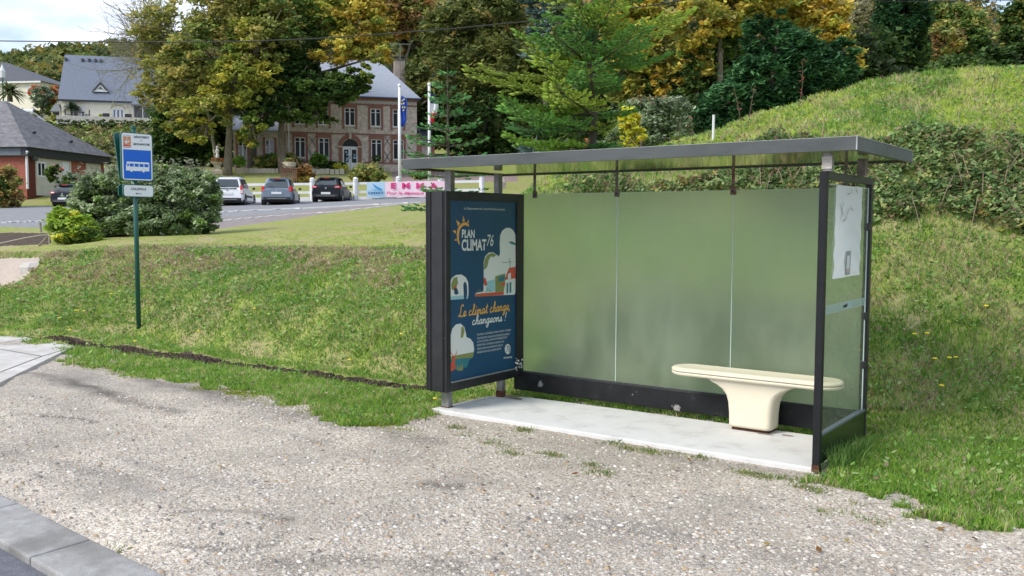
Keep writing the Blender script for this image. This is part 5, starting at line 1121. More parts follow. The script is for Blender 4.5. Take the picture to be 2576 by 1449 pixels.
    for sg in (1, -1):
        if box:
            tl = MB().hexa([P(-.01, sg * hw * .80, .66), P(-.01, sg * hw * .96, .66), P(.2, sg * hw * .985, .66), P(.1, sg * hw * .8, .66), P(.04, sg * hw * .79, 1.12), P(.04, sg * hw * .92, 1.12), P(.2, sg * hw * .93, 1.12), P(.12, sg * hw * .78, 1.12)]).build('tail_light', LAMP, t)
            MB().hexa([P(-.02, sg * hw * .80, .68), P(-.02, sg * hw * .955, .68), P(.1, sg * hw * .98, .68), P(.1, sg * hw * .8, .68), P(.0, sg * hw * .80, .88), P(.0, sg * hw * .955, .88), P(.1, sg * hw * .97, .88), P(.1, sg * hw * .8, .88)]).build('lamp_lens', LW, tl)
        else:
            w_in = .60 if style == 'hatch' else .76
            zl = .80 if style == 'hatch' else .74; zh = .94 if style == 'hatch' else 1.03
            tl = MB().hexa([P(-.02, sg * hw * w_in, zl + .02), P(.0, sg * hw * .95, zl), P(.34, sg * hw * 1.005, zl + .04), P(.2, sg * hw * w_in, zl), P(.03, sg * hw * w_in, zh - .02), P(.04, sg * hw * .93, zh), P(.36, sg * hw * .985, zh - .02), P(.2, sg * hw * w_in, zh)]).build('tail_light', LAMP, t, bevel=.015)
            MB().hexa([P(-.022, sg * hw * (w_in + .06), zl + .06), P(-.008, sg * hw * .86, zl + .05), P(.2, sg * hw * .88, zl + .05), P(.2, sg * hw * w_in, zl + .05), P(.0, sg * hw * (w_in + .06), zl + .09), P(.01, sg * hw * .86, zl + .09), P(.2, sg * hw * .88, zl + .09), P(.2, sg * hw * w_in, zl + .09)]).build('lamp_lens', LW, tl)
    pz = .60 if style == 'wagon' else (.45 if style == 'hatch' else .62)
    MB().hexa([P(a, b_, c_) for c_ in (pz, pz + .12) for a, b_ in ((-.035 if pz > .5 else -.065, .27), (-.035 if pz > .5 else -.065, -.27), (.05, -.27), (.05, .27))]).build('number_plate', WHITE, t)
    lt = lowtrim or pmat('bumper_plastic', (.025, .026, .028), .6)
    MB().hexa([P(a, b_, c_) for c_, k in ((.27, .0), (.44, -.02)) for a, b_ in ((-.06 + k, hw * .8), (-.06 + k, -hw * .8), (.25, -hw * .985), (.25, hw * .985))]).build('bumper', lt, t, bevel=.03)
    MB().hexa([P(a, b_, c_) for c_ in (.34, .36) for a, b_ in ((-.085, hw * .6), (-.085, -hw * .6), (.0, -hw * .6), (.0, hw * .6))]).build('bumper_strip', TRIMM, t)
    if style != 'mpv':
        MB().hexa([P(a, b_, c_) for c_ in (Ht - .11, Ht - .08) for a, b_ in ((top[0][0] - .14, hw * .5), (top[0][0] - .14, -hw * .5), (top[0][0] + .1, -hw * .52), (top[0][0] + .1, hw * .52))]).build('spoiler', paint, t)
        MB().hexa([P(a, b_, c_) for c_ in (Ht - .1, Ht - .06) for a, b_ in ((top[0][0] - .155, .18), (top[0][0] - .155, -.18), (top[0][0] - .1, -.18), (top[0][0] - .1, .18))]).build('brake_light', LAMP, t)
    else: MB().hexa([P(a, b_, c_) for c_ in (.93, .97) for a, b_ in ((-.03, .5), (-.03, -.5), (.1, -.5), (.1, .5))]).build('tailgate_strip', lt, t)
    MB().tube([P(.06, .1, belt + .06), P(.1, .42, belt + .13)], .012, 5).build('wiper', RUBBER, t)
    MB().tube([P(-.03, 0, belt - .12), P(.0, 0, belt - .12)], .05, 10).build('badge', TRIMM, t)
    for sg in (1, -1): MB().ball(P(2.75, sg * (hw + .1), belt + .06), (.09, .09, .07), 8, 5).build('mirror', lt if style != 'hatch' else paint, t)
    if box:
        for sg in (1, -1):
            MB().hexa([P(a, sg * (hw + b_), c_) for c_ in (.50, .60) for a, b_ in ((.95, .012), (1.9, .012), (1.9, -.01), (.95, -.01))]).hexa([P(a, sg * (hw + b_), c_) for c_ in (.50, .60) for a, b_ in ((2.0, .012), (2.85, .012), (2.85, -.01), (2.0, -.01))]).build('side_moulding', lt, t)
            MB().tube([P(.4, sg * hw * .6, Ht + .03), P(2.2, sg * hw * .6, Ht + .03)], .02, 6).build('roof_rail', lt, t)
    for x in (.68, L_ - .82):
        for sg in (1, -1):
            c_ = P(x, sg * (hw - .11), .31)
            MB().tube([P(x, sg * (hw - .20), .31), P(x, sg * (hw + .001), .31)], .385, 20).build('wheel_arch', RUBBER, t)
            wh = MB().tube([c_ - l * sg * .10, c_ + l * sg * .105, c_ + l * sg * .115], [.31, .31, .28], 20).build('wheel', RUBBER, t)
            MB().tube([c_ + l * sg * .10, c_ + l * sg * .122], .205, 14).build('rim', pmat('rim_silver', (.45, .46, .48), .35, metal=.4), wh)
            sp = MB()
            for k in range(6):
                a = 2 * pi * k / 6 + .3; sp.tube([c_ + l * sg * .124 + (f * cos(a) + UP * sin(a)) * .09, c_ + l * sg * .124 + (f * cos(a) + UP * sin(a)) * .19], .022, 5)
            sp.build('rim_gap', RUBBER, wh)
    MB().hexa([P(a, b_, c_) for c_ in (.16, .26) for a, b_ in ((.15, hw * .85), (.15, -hw * .85), (L_ - .2, -hw * .85), (L_ - .2, hw * .85))]).build('underbody', RUBBER, t)
    return t
def gpos(u, y, D):
    p = at(u, y, D); p[2] = float(H(np.array([p[0]]), np.array([p[1]]))[0]) + .0; return p
def hd(a): return FH + a * RH
PBLACK = pmat('car_paint_black', (.006, .007, .012), .3, spec=.35); PGREYB = pmat('car_paint_grey_blue', (.17, .21, .27), .25, metal=.35, spec=.8); PWH = pmat('car_paint_white', (.82, .83, .86), .25); PBL2 = pmat('car_paint_night_blue', (.005, .007, .016), .3, spec=.35)
car('estate_car', 'white estate car with black side mouldings parked right beside the big grey-green bush', gpos(572, 514, 50.5), hd(-.11), PWH, 4.4, 1.74, 1.62, 'mpv', lowtrim=None)
car('grey_car', 'grey-blue estate car with tall red tail lights parked between the white and black cars', gpos(696, 512, 50.5), hd(-.12), PGREYB, 4.1, 1.73, 1.53, 'wagon')
car('black_car', 'glossy black hatchback parked in front of the white fence beside the banner', gpos(820, 508, 53.5), hd(0.0), PBLACK, 4.05, 1.73, 1.48, 'hatch')
car('black_car', 'black hatchback parked beside the red brick bungalow', gpos(158, 526, 57.5), hd(.05), PBL2, 4.2, 1.70, 1.44, 'hatch')
car('white_car', 'white car mostly hidden behind the big grey-green bush', gpos(448, 512, 52.0), hd(-.1), PWH, 4.2, 1.76, 1.62, 'mpv')

# ------------------------------------------------------------------ white fence and banner
def gz_(p): return float(H(np.array([p[0]]), np.array([p[1]]))[0])
us = [408, 516, 624, 732 - 8, 786 + 0, 894.6, 1002, 1108, 1212]
us = [462, 570, 678, 786, 894.6, 1002, 1108, 1212]
FEN = thing('white_fence', 'white two-rail fence along the lawn behind the parked cars', 'fence', gpos(786, 501, 57.3))
posts = []
for u in us:
    p = gpos(u, 500, 57.2); base = at(u, np.interp(u, [462, 894, 1212], [506, 501.5, 496]), 57.2); p[2] = base[2]; posts.append(p)
    ps = MB().tube([p - [0, 0, .4], p + [0, 0, 1.12]], .16, 10)
    ps.lathe(p + [0, 0, 1.12], [(.16, 0), (.19, .03), (.12, .07), (.17, .14), (.12, .22), (.02, .26)], 10); ps.build('post', WHITE, FEN)
for a, b in zip(posts[:-1], posts[1:]):
    d = (b - a) / np.linalg.norm(b - a); a2, b2 = a + d * .15, b - d * .15; e = np.array([-d[1], d[0], 0]) * .03
    for z in (.38, .90): MB().hexa([a2 - e + [0, 0, z], b2 - e + [0, 0, z], b2 + e + [0, 0, z], a2 + e + [0, 0, z], a2 - e + [0, 0, z + .15], b2 - e + [0, 0, z + .15], b2 + e + [0, 0, z + .15], a2 + e + [0, 0, z + .15]]).build('rail', WHITE, FEN)
mb = MB()
for a, b in zip(posts[:-1], posts[1:]):
    d = (b - a) / np.linalg.norm(b - a); a2, b2 = a + d * .16, b - d * .16; e = np.array([-d[1], d[0], 0]) * .08
    mb.hexa([a2 - e + [0, 0, -.5], b2 - e + [0, 0, -.5], b2 + e + [0, 0, -.5], a2 + e + [0, 0, -.5], a2 - e + [0, 0, .17], b2 - e + [0, 0, .17], b2 + e + [0, 0, .17], a2 + e + [0, 0, .17]])
mb.build('foot_kerb', WHITE, FEN)
d = posts[-1] - posts[4]; BNF = Frame(posts[4], d, -FH); BNF.o = BNF.o + BNF.n * .25
BAN = thing('banner', 'pink and pale blue EMMA banner hung on the white fence', 'banner', BNF.o)
b0 = BNF.px(923, 480)[0]; b1 = BNF.px(1128, 480)[0]; bt = BNF.px(923, 457)[1]; bb = BNF.px(923, 498.5)[1]; bt2 = BNF.px(1100, 455)[1]
bm_ = (b0 + (BNF.px(969, 480)[0] - b0))
def cloth(s0, s1, nm, mt):
    nx, nz = 40, 8; V = []
    for j in range(nz + 1):
        for i in range(nx + 1):
            s_ = s0 + (s1 - s0) * i / nx; k = (s_ - b0) / (b1 - b0); top = bt + (bt2 - bt) * k * 1.4 - .06 * abs(sin(s_ * 1.9)); bot = bb + (bt2 - bt) * k * 1.2 + .05 * abs(sin(s_ * 2.3)); z = bot + (top - bot) * j / nz
            V.append(BNF.p(s_, z, .05 * sin(s_ * 2.1 + z * 2)))
    i = np.arange((nx + 1) * (nz + 1)).reshape(nz + 1, nx + 1); F_ = np.stack([i[:-1, :-1], i[:-1, 1:], i[1:, 1:], i[1:, :-1]], -1).reshape(-1, 4)
    return link(npmesh(nm, np.array(V), F_), nm, mt, BAN, smooth=True)
cloth(b0, bm_, 'blue_panel', pmat('banner_blue', (.42, .60, .74), .6)); cloth(bm_ + .001, b1, 'pink_panel', pmat('banner_pink', (.80, .55, .66), .6, (.82, .66, .72), .5))
MAG = flat((.62, .03, .20), 'banner_magenta'); NVY = flat((.03, .16, .38), 'banner_blue_text')
def btext(txt, u0, y0, hpx, u1, m_, bold=.02, shear=0):
    a0, z0 = BNF.px(u0, y0); a1, _ = BNF.px(u1, y0); h = BNF.px(u0, y0 - hpx)[1] - z0
    cu = bpy.data.curves.new('t', 'FONT'); cu.body = txt; cu.size = 1; ob = bpy.data.objects.new('t', cu); COL.objects.link(ob); bpy.context.view_layer.update(); nat = ob.dimensions[0]; bpy.data.objects.remove(ob)
    size = h / .70; text_mesh('lettering', txt, BNF, a0, z0 - .0, size, m_, BAN, n=.075, bold=bold, shear=shear, sx=(a1 - a0) / (nat * size), rot=0)
btext('E  M  M  A', 983, 474, 13.5, 1098, MAG, .05); btext('Pour le dépistage du cancer', 972, 489, 7, 1122, MAG, .02, .3); btext('EMMA', 926, 488, 5.5, 965, NVY, .02)
lg = [BNF.px(*q) for q in ((938, 462), (950, 470), (962, 476), (963, 479), (952, 477), (943, 471))]
decal('feather_logo', BNF, lg, flat((.02, .25, .55), 'feather_blue'), BAN, n=.08)
for q in (((930, 478), (946, 476), (958, 480), (946, 480)),): decal('feather_logo', BNF, [BNF.px(*a) for a in q], flat((.15, .45, .65), 'feather_pale'), BAN, n=.08)

# ------------------------------------------------------------------ flagpoles
def flag(u, yt, yb, D, lab, cols, flab, fn, u2=None):
    p = at(u, yb, D); p[2] = gz_(p); top = at(u, yt, D)[2]
    t = thing('flagpole', lab, 'flagpole', p, 'flagpoles on the lawn'); mb = MB().tube([p - [0, 0, .3], [p[0], p[1], top]], [.115, .085], 12)
    mb.build('pole', WHITE, t, smooth=True); MB().ball([p[0], p[1], top + .1], .13, 10, 6).build('finial', WHITE, t)
    fl = thing('flag', flab, 'flag', [p[0], p[1], top - 1], 'flags on the flagpoles'); FR = Frame([p[0], p[1], 0], RH, -FH)
    z1 = FR.px(u, yt + 20)[1]; z0 = FR.px(u, yt + 92)[1]; n = len(cols)
    for k in range(n):
        nx, nz = 6, 24; V = []
        for j in range(nz + 1):
            for i in range(nx + 1):
                b = j / nz; a = (k + i / nx) / n; wd = .34 * sin(pi * min(1, .25 + .75 * (1 - b))) ** .5 + .06
                if fn == 'h': s_ = .1 + a * wd * 1.0 + .03 * sin(9 * b); z = z0 + (z1 - z0) * b - .25 * a; nn = .10 * sin(a * 11 + b * 4)
                else:
                    z = z0 + (z1 - z0) * (1 - (k + j / nz) / n); b2 = (k + j / nz) / n; wd = .22 + .28 * sin(pi * min(1, b2 * 1.1 + .05)) ; s_ = .1 + (i / nx) * wd; nn = .1 * sin(i / nx * 9 + b2 * 5)
                V.append(FR.p(s_, z, nn))
        i = np.arange((nx + 1) * (nz + 1)).reshape(nz + 1, nx + 1); F_ = np.stack([i[:-1, :-1], i[:-1, 1:], i[1:, 1:], i[1:, :-1]], -1).reshape(-1, 4)
        link(npmesh('cloth', np.array(V), F_), 'cloth', cols[k], fl, smooth=True)
    return fl, FR, z0, z1
FBLUE = pmat('flag_blue', (.01, .07, .42), .7); FNAVY = pmat('flag_navy', (.01, .02, .12), .7); FRED = pmat('flag_red', (.62, .02, .04), .7); FWH = pmat('flag_white', (.7, .7, .72), .7)
fl, FR, z0, z1 = flag(1006, 219, 453, 61.5, 'white flagpole carrying the blue european flag', [FBLUE], 'blue flag with yellow stars hanging from the nearer flagpole', 'h')
for k, (a, b) in enumerate(((.2, .80), (.30, .70), (.22, .56), (.36, .56), (.32, .84), (.17, .68), (.28, .46))):
    c_ = FR.p(a, z0 + (z1 - z0) * b, .16); MB().face([c_ + (RH * cos(t) + UP * sin(t)) * (.035 if i % 2 else .075) for i, t in enumerate(np.linspace(0, 2 * pi, 11)[:-1] + .3)]).build('star', flat((.7, .55, .05), 'star_yellow'), fl, fix=False)
flag(1080.5, 216, 478, 61.5, 'white flagpole carrying the french tricolour behind the young fir', [FNAVY, FWH, FRED], 'blue white and red flag hanging on the right flagpole', 'v')

# ------------------------------------------------------------------ cables
WIRE = pmat('cable_black', (.02, .02, .022), .6)
wp = [at(u, y, D) for u, y, D in ((-900, 98, 34), (0, 103, 32), (250, 105.5, 31.5), (450, 106, 31), (620, 104, 30.5), (800, 97, 30), (958, 86, 29.5), (1150, 71, 29), (1345, 52, 28.5), (1507, 31, 28), (1652, 12, 27.5), (1900, -30, 27), (2600, -170, 26))]
tag(MB().tube(wp, .018, 6).build('overhead_cable', WIRE), 'long black overhead cable sagging across the sky and trees', 'cable')
wp = [at(u, y, 60) for u, y in ((1800, -3), (2050, 1), (2300, 4), (2480, 2.5), (2800, -6))]
tag(MB().tube(wp, .022, 5).build('overhead_cable', WIRE), 'thin overhead cable near the top right corner above the cypress', 'cable')

# ------------------------------------------------------------------ small things near the hall
def urn(u, y, D):
    p = at(u, y, D); p[2] = gz_(p) ; p[2] = at(u, y, D)[2]
    t = thing('stone_planter', 'weathered stone planter on a pedestal with a small white figure beside the big tree', 'planter', p)
    MB().lathe(p, [(.5, -.5), (.5, 0), (.62, .06), (.62, .3), (.40, .42), (.36, .75), (.56, .9), (.62, 1.0), (.55, 1.05), (.1, 1.05)], 4).build('pedestal', LIME, t)
    FG = pmat('white_figure', (.72, .72, .70), .6); mb = MB(); 
    mb.lathe(p + [0, 0, 1.3], [(.10, 0), (.16, .2), (.10, .45), (.17, .7), (.07, .85)], 8).ball(p + [0, 0, 2.25], (.11, .11, .13), 8, 6)
    mb.tube([p + [0, 0, 1.95], p + RH * -.28 + [0, 0, 1.8], p + RH * -.34 + [0, 0, 2.05]], .04, 6); mb.build('figure', FG, t)
    V, F_, Cc = leafcloud([(p + [0, 0, 1.15], (.6, .6, .22), [(.30, .09, .04), (.10, .14, .04), (.25, .13, .05)])], 260, .11); link(npmesh('flowers', V, F_, Cc), 'flowers', LEAF, t)
#=====PART4=====
# ------------------------------------------------------------------ foliage
def rand_dirs(n):
    v = rng.normal(size=(n, 3)); return v / np.linalg.norm(v, axis=1)[:, None]
def cards(C, size, up=.55, outw=None, aspect=1.6):
    """leaf shaped rhombi: C (n,3), size (n,)"""
    n = len(C); nrm = rand_dirs(n); nrm[:, 2] = np.abs(nrm[:, 2]) + up
    if outw is not None: nrm = nrm * .8 + outw * .7
    nrm /= np.linalg.norm(nrm, axis=1)[:, None]
    a = np.cross(nrm, rand_dirs(n)); a /= np.linalg.norm(a, axis=1)[:, None] + 1e-9; b = np.cross(nrm, a)
    s = size[:, None]; A = a * s * aspect / 2; B = b * s / 2
    V = np.stack([C - A, C + B * .9 - A * .1, C + A, C - B * .9 - A * .1], 1)
    V[:, 2] += nrm * s * .12; V[:, 0] += nrm * s * .1
    return V.reshape(-1, 3), np.arange(4 * n).reshape(n, 4)
def leafcloud(blobs, n, size, sub=None, subr=.22, shell=.55, seedcol=None, jitter=.35, drape=0, axes=None, aspect=1.6, flatz=.62, up=.55):
    """blobs: (centre, radii (lateral, vertical... as x,y,z of axes RH, FH, UP), palette)"""
    ax = np.array([RH, FH, UP]); vol = np.array([(b[1][0] * b[1][2]) for b in blobs], float); share = vol / vol.sum()
    Vs, Cs = [], []
    for (c, r, pal), sh in zip(blobs, share):
        c = np.asarray(c, float); r = np.asarray(r, float); nn = max(12, int(n * sh)); k = max(4, int((sub or 60) * sh * len(blobs) ** .3)) if sub is None or sub < 1 else max(4, int(sub * sh))
        d = rand_dirs(k); rad = shell + (1 - shell) * rng.random(k) ** .6; sc = d * rad[:, None] * r
        w_ = rng.random(k) ** 1.2 + .25; idx = rng.choice(k, nn, p=w_ / w_.sum()); sr = subr * r.mean() * (.6 + .9 * rng.random(k))
        off = rng.normal(size=(nn, 3)) * .55 * sr[idx][:, None] * np.array([1, 1, flatz])
        L_ = sc[idx] + off; pal = np.asarray(pal, float); ci = rng.integers(0, len(pal), k); cc = pal[ci][idx] * (1 - jitter / 2 + jitter * rng.random((nn, 1)))
        sw = rng.random(nn) < .18; cc[sw] = pal[rng.integers(0, len(pal), sw.sum())]
        if drape: L_[:, 2] -= drape * rng.random(nn) * sr[idx]
        Vs.append(L_ @ ax + c); Cs.append(cc * (.75 + .5 * rng.random((k, 1)))[idx])
    C = np.concatenate(Vs); cc = np.concatenate(Cs); sz = size * (.6 + .8 * rng.random(len(C)))
    V, F_ = cards(C, sz, up=up, aspect=aspect); return V, F_, np.repeat(np.clip(cc * 2.05, 0, .75), 4, 0)
DG = [(.018, .036, .010), (.028, .055, .014), (.04, .075, .018)]
MG = [(.06, .10, .022), (.09, .135, .03), (.05, .085, .02)]
YG = [(.17, .19, .035), (.24, .24, .045), (.12, .15, .03), (.30, .27, .05)]
OR = [(.30, .215, .035), (.25, .18, .03), (.36, .28, .055), (.21, .18, .04)]
OL = [(.19, .19, .055), (.14, .16, .045), (.25, .22, .07)]
YEW = [(.06, .078, .022), (.085, .10, .027), (.045, .06, .018), (.12, .125, .035)]
BR_ = [(.16, .10, .045), (.22, .13, .05), (.11, .08, .035)]
RD = [(.30, .07, .03), (.24, .10, .05), (.36, .13, .05)]
BLU = [(.09, .14, .13), (.13, .19, .18), (.06, .10, .09)]
LEY = [(.018, .052, .020), (.028, .078, .028), (.045, .11, .04), (.013, .04, .015)]
GGR = [(.10, .13, .075), (.16, .20, .12), (.065, .09, .045), (.24, .28, .19)]
GG2 = [(.11, .15, .075), (.17, .215, .12), (.075, .11, .045), (.24, .28, .18), (.13, .19, .06)]
def B(u, y, ru, ry, D, pal, dr=.8):
    k = D / FPX; return (at(u, y, D), (ru * k, ru * k * dr, ry * k), pal)
def limbs(mb, base, top, blobs, r0, n=3, r1=.05):
    for (c, r, p) in blobs:
        c = np.asarray(c); mid = top * .5 + c * .5 + rng.normal(size=3) * .25; mb.tube([top * .93 + base * .07, mid, c], [r0 * .55, r0 * .32, r1], 6)
        for k in range(n):
            e = c + rand_dirs(1)[0] * np.array(r).mean() * .85; m2 = (c + e) / 2 + rng.normal(size=3) * .15; mb.tube([mid * .4 + c * .6, m2, e], [r0 * .22, r0 * .12, .02], 5)
def tree(name, label, D, trunk, blobs, n, size, mat=None, bark=None, group=None, cat='tree', rt=.35, nl=3, **k):
    """trunk: [(u, y), ...] from the ground up"""
    pts = [at(u, y, D) for u, y in trunk]; t = thing(name, label, cat, pts[0], group)
    mb = MB(); rr = np.linspace(rt, rt * .55, len(pts)); rr[0] = rt * 1.25; mb.tube([pts[0] - [0, 0, .8]] + pts, [rt * 1.3] + list(rr), 10); limbs(mb, pts[0], pts[-1], blobs, rt, nl)
    mb.build('trunk', bark or BARK, t, smooth=True, fix=False)
    V, F_, c = leafcloud(blobs, n, size, **k); link(npmesh('crown', V, F_, c), 'crown', mat or LEAF, t); return t
def shrub(name, label, blobs, n, size, cat='shrub', group=None, stems=6, bark=None, **k):
    c0 = np.mean([b[0] for b in blobs], 0); zb = min(b[0][2] - b[1][2] for b in blobs); base = np.array([c0[0], c0[1], zb]); t = thing(name, label, cat, base, group)
    mb = MB()
    for i in range(stems):
        b = blobs[i % len(blobs)]; e = np.asarray(b[0]) + rand_dirs(1)[0] * np.array([b[1][0], b[1][0], b[1][2]]) * .8; mb.tube([base + rng.normal(size=3) * [.1, .1, 0], (base + e) / 2 + rng.normal(size=3) * .05, e], [.035 * b[1][2], .02 * b[1][2], .006], 5)
    mb.build('stem', bark or BARK, t, fix=False)
    V, F_, c = leafcloud(blobs, n, size, **k); link(npmesh('foliage', V, F_, c), 'foliage', LEAF, t); return t
urn(548, 440, 76)

# far wooded hillside (left) and the wood behind everything: stuff
def woods(name, label, pts, n, size, pal, spread=(3, 3, 2.2), sub=14):
    Vs, Fs, Cs = [], [], []; off = 0
    blobs = [(p, (spread[0] * (.7 + .6 * rng.random()),) * 2 + (spread[2] * (.7 + .6 * rng.random()),), [pal[rng.integers(len(pal))]] * 2 + [pal[rng.integers(len(pal))]]) for p in pts]
    V, F_, c = leafcloud(blobs, n, size, sub=sub * len(blobs), subr=.3, shell=.5)
    o = link(npmesh(name, V, F_, c), name, LEAF); tag(o, label, 'wood', kind='stuff')
def hillpts(u0, u1, D0, D1, n, h=2.0):
    P = []
    for _ in range(n):
        D = D0 + (D1 - D0) * rng.random(); t = (u0 + (u1 - u0) * rng.random() - 1288) / FPX; p = WP(D, t); p[2] = float(H(np.array([p[0]]), np.array([p[1]]))[0]) + h * (.6 + .8 * rng.random()); P.append(p)
    return P
HILLP = [(.075, .095, .025), (.05, .07, .02), (.11, .12, .03), (.15, .12, .035), (.035, .055, .018)]
woods('hillside_wood', 'distant wooded hillside below the sky behind the two houses', hillpts(-250, 640, 170, 256, 620, 1.2), 46000, .95, HILLP)
WOODP = [(.05, .065, .02), (.035, .05, .016), (.10, .09, .03), (.16, .11, .035), (.07, .09, .025), (.20, .15, .04)]
woods('background_wood', 'dense mixed autumn wood rising behind the hall and conifers', hillpts(560, 2450, 116, 150, 300, 4.0), 60000, .55, WOODP, spread=(4.2, 4, 4.5))
woods('background_wood', 'upper part of the autumn wood high on the hillside', hillpts(600, 2440, 150, 252, 520, 4.5), 50000, .9, WOODP, spread=(5, 5, 5))
woods('right_hillside_wood', 'dark green wooded hillside below the small sky gap at upper right', hillpts(2330, 3000, 120, 252, 260, 1.5), 40000, .6, [(.035, .055, .018), (.05, .07, .022), (.08, .09, .03), (.11, .09, .035)], spread=(4, 4, 3.2))

# trees in front of the hall
tree('sycamore', 'tall yellowing tree with bare twigs and pale trunk left of the hall', 75, [(573, 418), (577, 330), (580, 270), (583, 225)],
     [B(620, 60, 95, 95, 75, OL + YG[:1]), B(540, 20, 110, 70, 75, OL), B(520, 130, 95, 70, 74, OL + MG), B(470, 200, 70, 45, 74, OL), B(600, 190, 70, 55, 73, YG), B(650, 120, 60, 70, 73, YG + OL), B(520, 270, 80, 45, 73, YG + OL), B(640, 235, 55, 40, 73, YG), B(500, 330, 55, 30, 73, OL + YG), B(640, 330, 28, 50, 72.5, YG + MG), B(660, 190, 50, 40, 73, YG), B(430, 300, 40, 30, 73, YG + OL), B(700, 60, 60, 60, 74, OL + MG)], 33000, .215, sub=620, subr=.2, rt=.28, nl=5)
# bare twiggy outline on the left of that tree
tw = thing('bare_tree', 'leafless grey twigs reaching into the sky left of the yellowing tree', 'tree', at(540, 418, 77)); mb = MB(); mb.tube([at(548, 430, 77), at(528, 300, 77), at(470, 150, 77)], [.15, .12, .09], 8)
def twig(p, d, L_, r, lv):
    d = d / np.linalg.norm(d); q = p + d * L_ * .5 + rng.normal(size=3) * L_ * .06; e = q + (d + rng.normal(size=3) * .18) * L_ * .5; mb.tube([p, q, e], [r, r * .75, r * .5], 4, cap=False)
    if lv:
        for s_ in (q, e, (q + e) / 2):
            for _ in range(2 if lv > 1 else 1): twig(s_, d + rng.normal(size=3) * .62, L_ * .62, r * .5, lv - 1)
for a in np.linspace(-.9, .5, 9): twig(at(480 + 25 * rng.normal(), 170 + 60 * rng.random(), 77), RH * (-.8 + a) + UP * (.8 + .2 * a), 4.0, .085, 3)
for q in ((350, 60), (380, 20), (420, 130), (360, 180)): twig(at(470, 150, 77), at(*q, 77) - at(470, 150, 77), 4.4, .09, 3)
mb.build('trunk', pmat('lichen_twigs', (.20, .19, .13), .9, (.30, .28, .18), 3), tw, fix=False)
V, F_, c = leafcloud([B(380, 60, 60, 70, 76, OL + YG[:1]), B(400, 180, 60, 60, 76, YG[:2] + OL), B(370, 240, 35, 30, 76, OL), B(440, 240, 60, 50, 76, OL + YG[:1]), B(450, 150, 70, 60, 76, OL)], 8000, .21, sub=330, subr=.25, shell=.2); link(npmesh('crown', V, F_, c), 'crown', LEAF, tw)
tree('chestnut_tree', 'broad tree with dark lower leaves and orange top hanging over the hall roof', 77, [(711, 424), (707, 350), (709, 290), (715, 240), (728, 190)],
     [B(730, 120, 80, 90, 77, MG + DG), B(700, 20, 90, 70, 77, MG + YG[:2]), B(690, 240, 65, 40, 74.5, DG), B(790, 235, 75, 26, 74.5, DG + MG[:1]), B(860, 215, 55, 32, 74.5, MG + DG), B(905, 190, 32, 32, 74.5, MG + YG[:1]), B(880, 240, 35, 14, 74.5, MG), B(820, 190, 45, 22, 76, DG + MG), B(660, 290, 50, 40, 74.5, DG + MG), B(770, 290, 55, 18, 74.5, MG + DG), B(840, 130, 65, 28, 75, OR + YG), B(900, 70, 70, 75, 77, OR + YG), B(820, 30, 60, 60, 77, YG + MG), B(955, 140, 30, 26, 75, YG + OR), B(930, 20, 40, 50, 77, OR), B(760, 180, 40, 30, 75, DG), B(840, 310, 22, 10, 75, MG), B(760, 200, 60, 40, 74.5, DG), B(740, 270, 50, 30, 74.4, DG + MG[:1]), B(820, 240, 60, 26, 74.4, DG + MG[:1]), B(890, 215, 40, 22, 74.4, MG + DG), B(800, 285, 40, 14, 74.4, MG)], 50000, .235, sub=900, subr=.2, rt=.31, nl=4)
tree('slender_tree', 'dark ivy-clad slender trunk between the two big trees', 79, [(634, 420), (638, 370), (640, 320), (644, 280)], [B(645, 300, 35, 35, 79, YG + MG), B(620, 340, 24, 20, 78, YG)], 1800, .26, bark=BARKD, rt=.3, nl=2)
tree('ivy_tree', 'dense dark evergreen tree left of the yellowing tree trunk', 84, [(480, 425), (480, 380), (482, 330)], [B(480, 300, 80, 85, 84, DG), B(440, 370, 60, 55, 84, DG), B(530, 330, 50, 85, 84, DG), B(420, 340, 40, 40, 84, DG + MG[:1]), B(500, 230, 60, 50, 84, DG), B(545, 400, 25, 30, 83, DG)], 22000, .32, bark=BARKD, sub=420, subr=.22, shell=.6)
tree('evergreen_tree', 'dark evergreen tree filling the gap between the yellowing tree and the hall', 88, [(640, 415), (640, 330)], [B(620, 250, 60, 60, 90, DG), B(600, 340, 40, 60, 90, DG), B(680, 200, 60, 60, 92, DG), B(650, 110, 80, 80, 92, DG + MG), B(760, 110, 80, 70, 93, DG + MG)], 15000, .34, bark=BARKD, sub=300)
tree('autumn_tree', 'brown and orange tree behind the hall chimney', 100, [(1000, 330), (1000, 200)], [B(975, 40, 60, 60, 100, OR + BR_), B(1040, 30, 55, 60, 100, BR_ + OL), B(940, 120, 40, 40, 99, OR + YG), B(1040, 110, 30, 40, 102, BR_ + DG)], 12000, .34, sub=240)
tree('yew', 'huge dark olive yew behind the flagpoles and young firs', 90, [(1230, 430), (1230, 330), (1230, 200)],
     [B(1150, 90, 95, 80, 90, YEW), B(1230, 40, 90, 70, 90, YEW), B(1130, 200, 105, 80, 88, YEW), B(1260, 170, 110, 90, 88, YEW), B(1110, 300, 80, 70, 87, DG + YEW[:1]), B(1230, 300, 120, 80, 87, YEW[:1] + DG), B(1340, 290, 90, 80, 87, DG + YEW[:1]), B(1360, 200, 70, 80, 89, YEW), B(1060, 260, 40, 50, 86, YEW), B(1200, 360, 90, 36, 86, DG), B(1320, 370, 90, 28, 86, DG), B(1420, 340, 60, 50, 87, DG), B(1260, -20, 60, 40, 90, YEW)], 52000, .27, sub=1100, subr=.16, shell=.65, bark=BARKD, rt=.6, nl=2, drape=1.2, aspect=2.2)
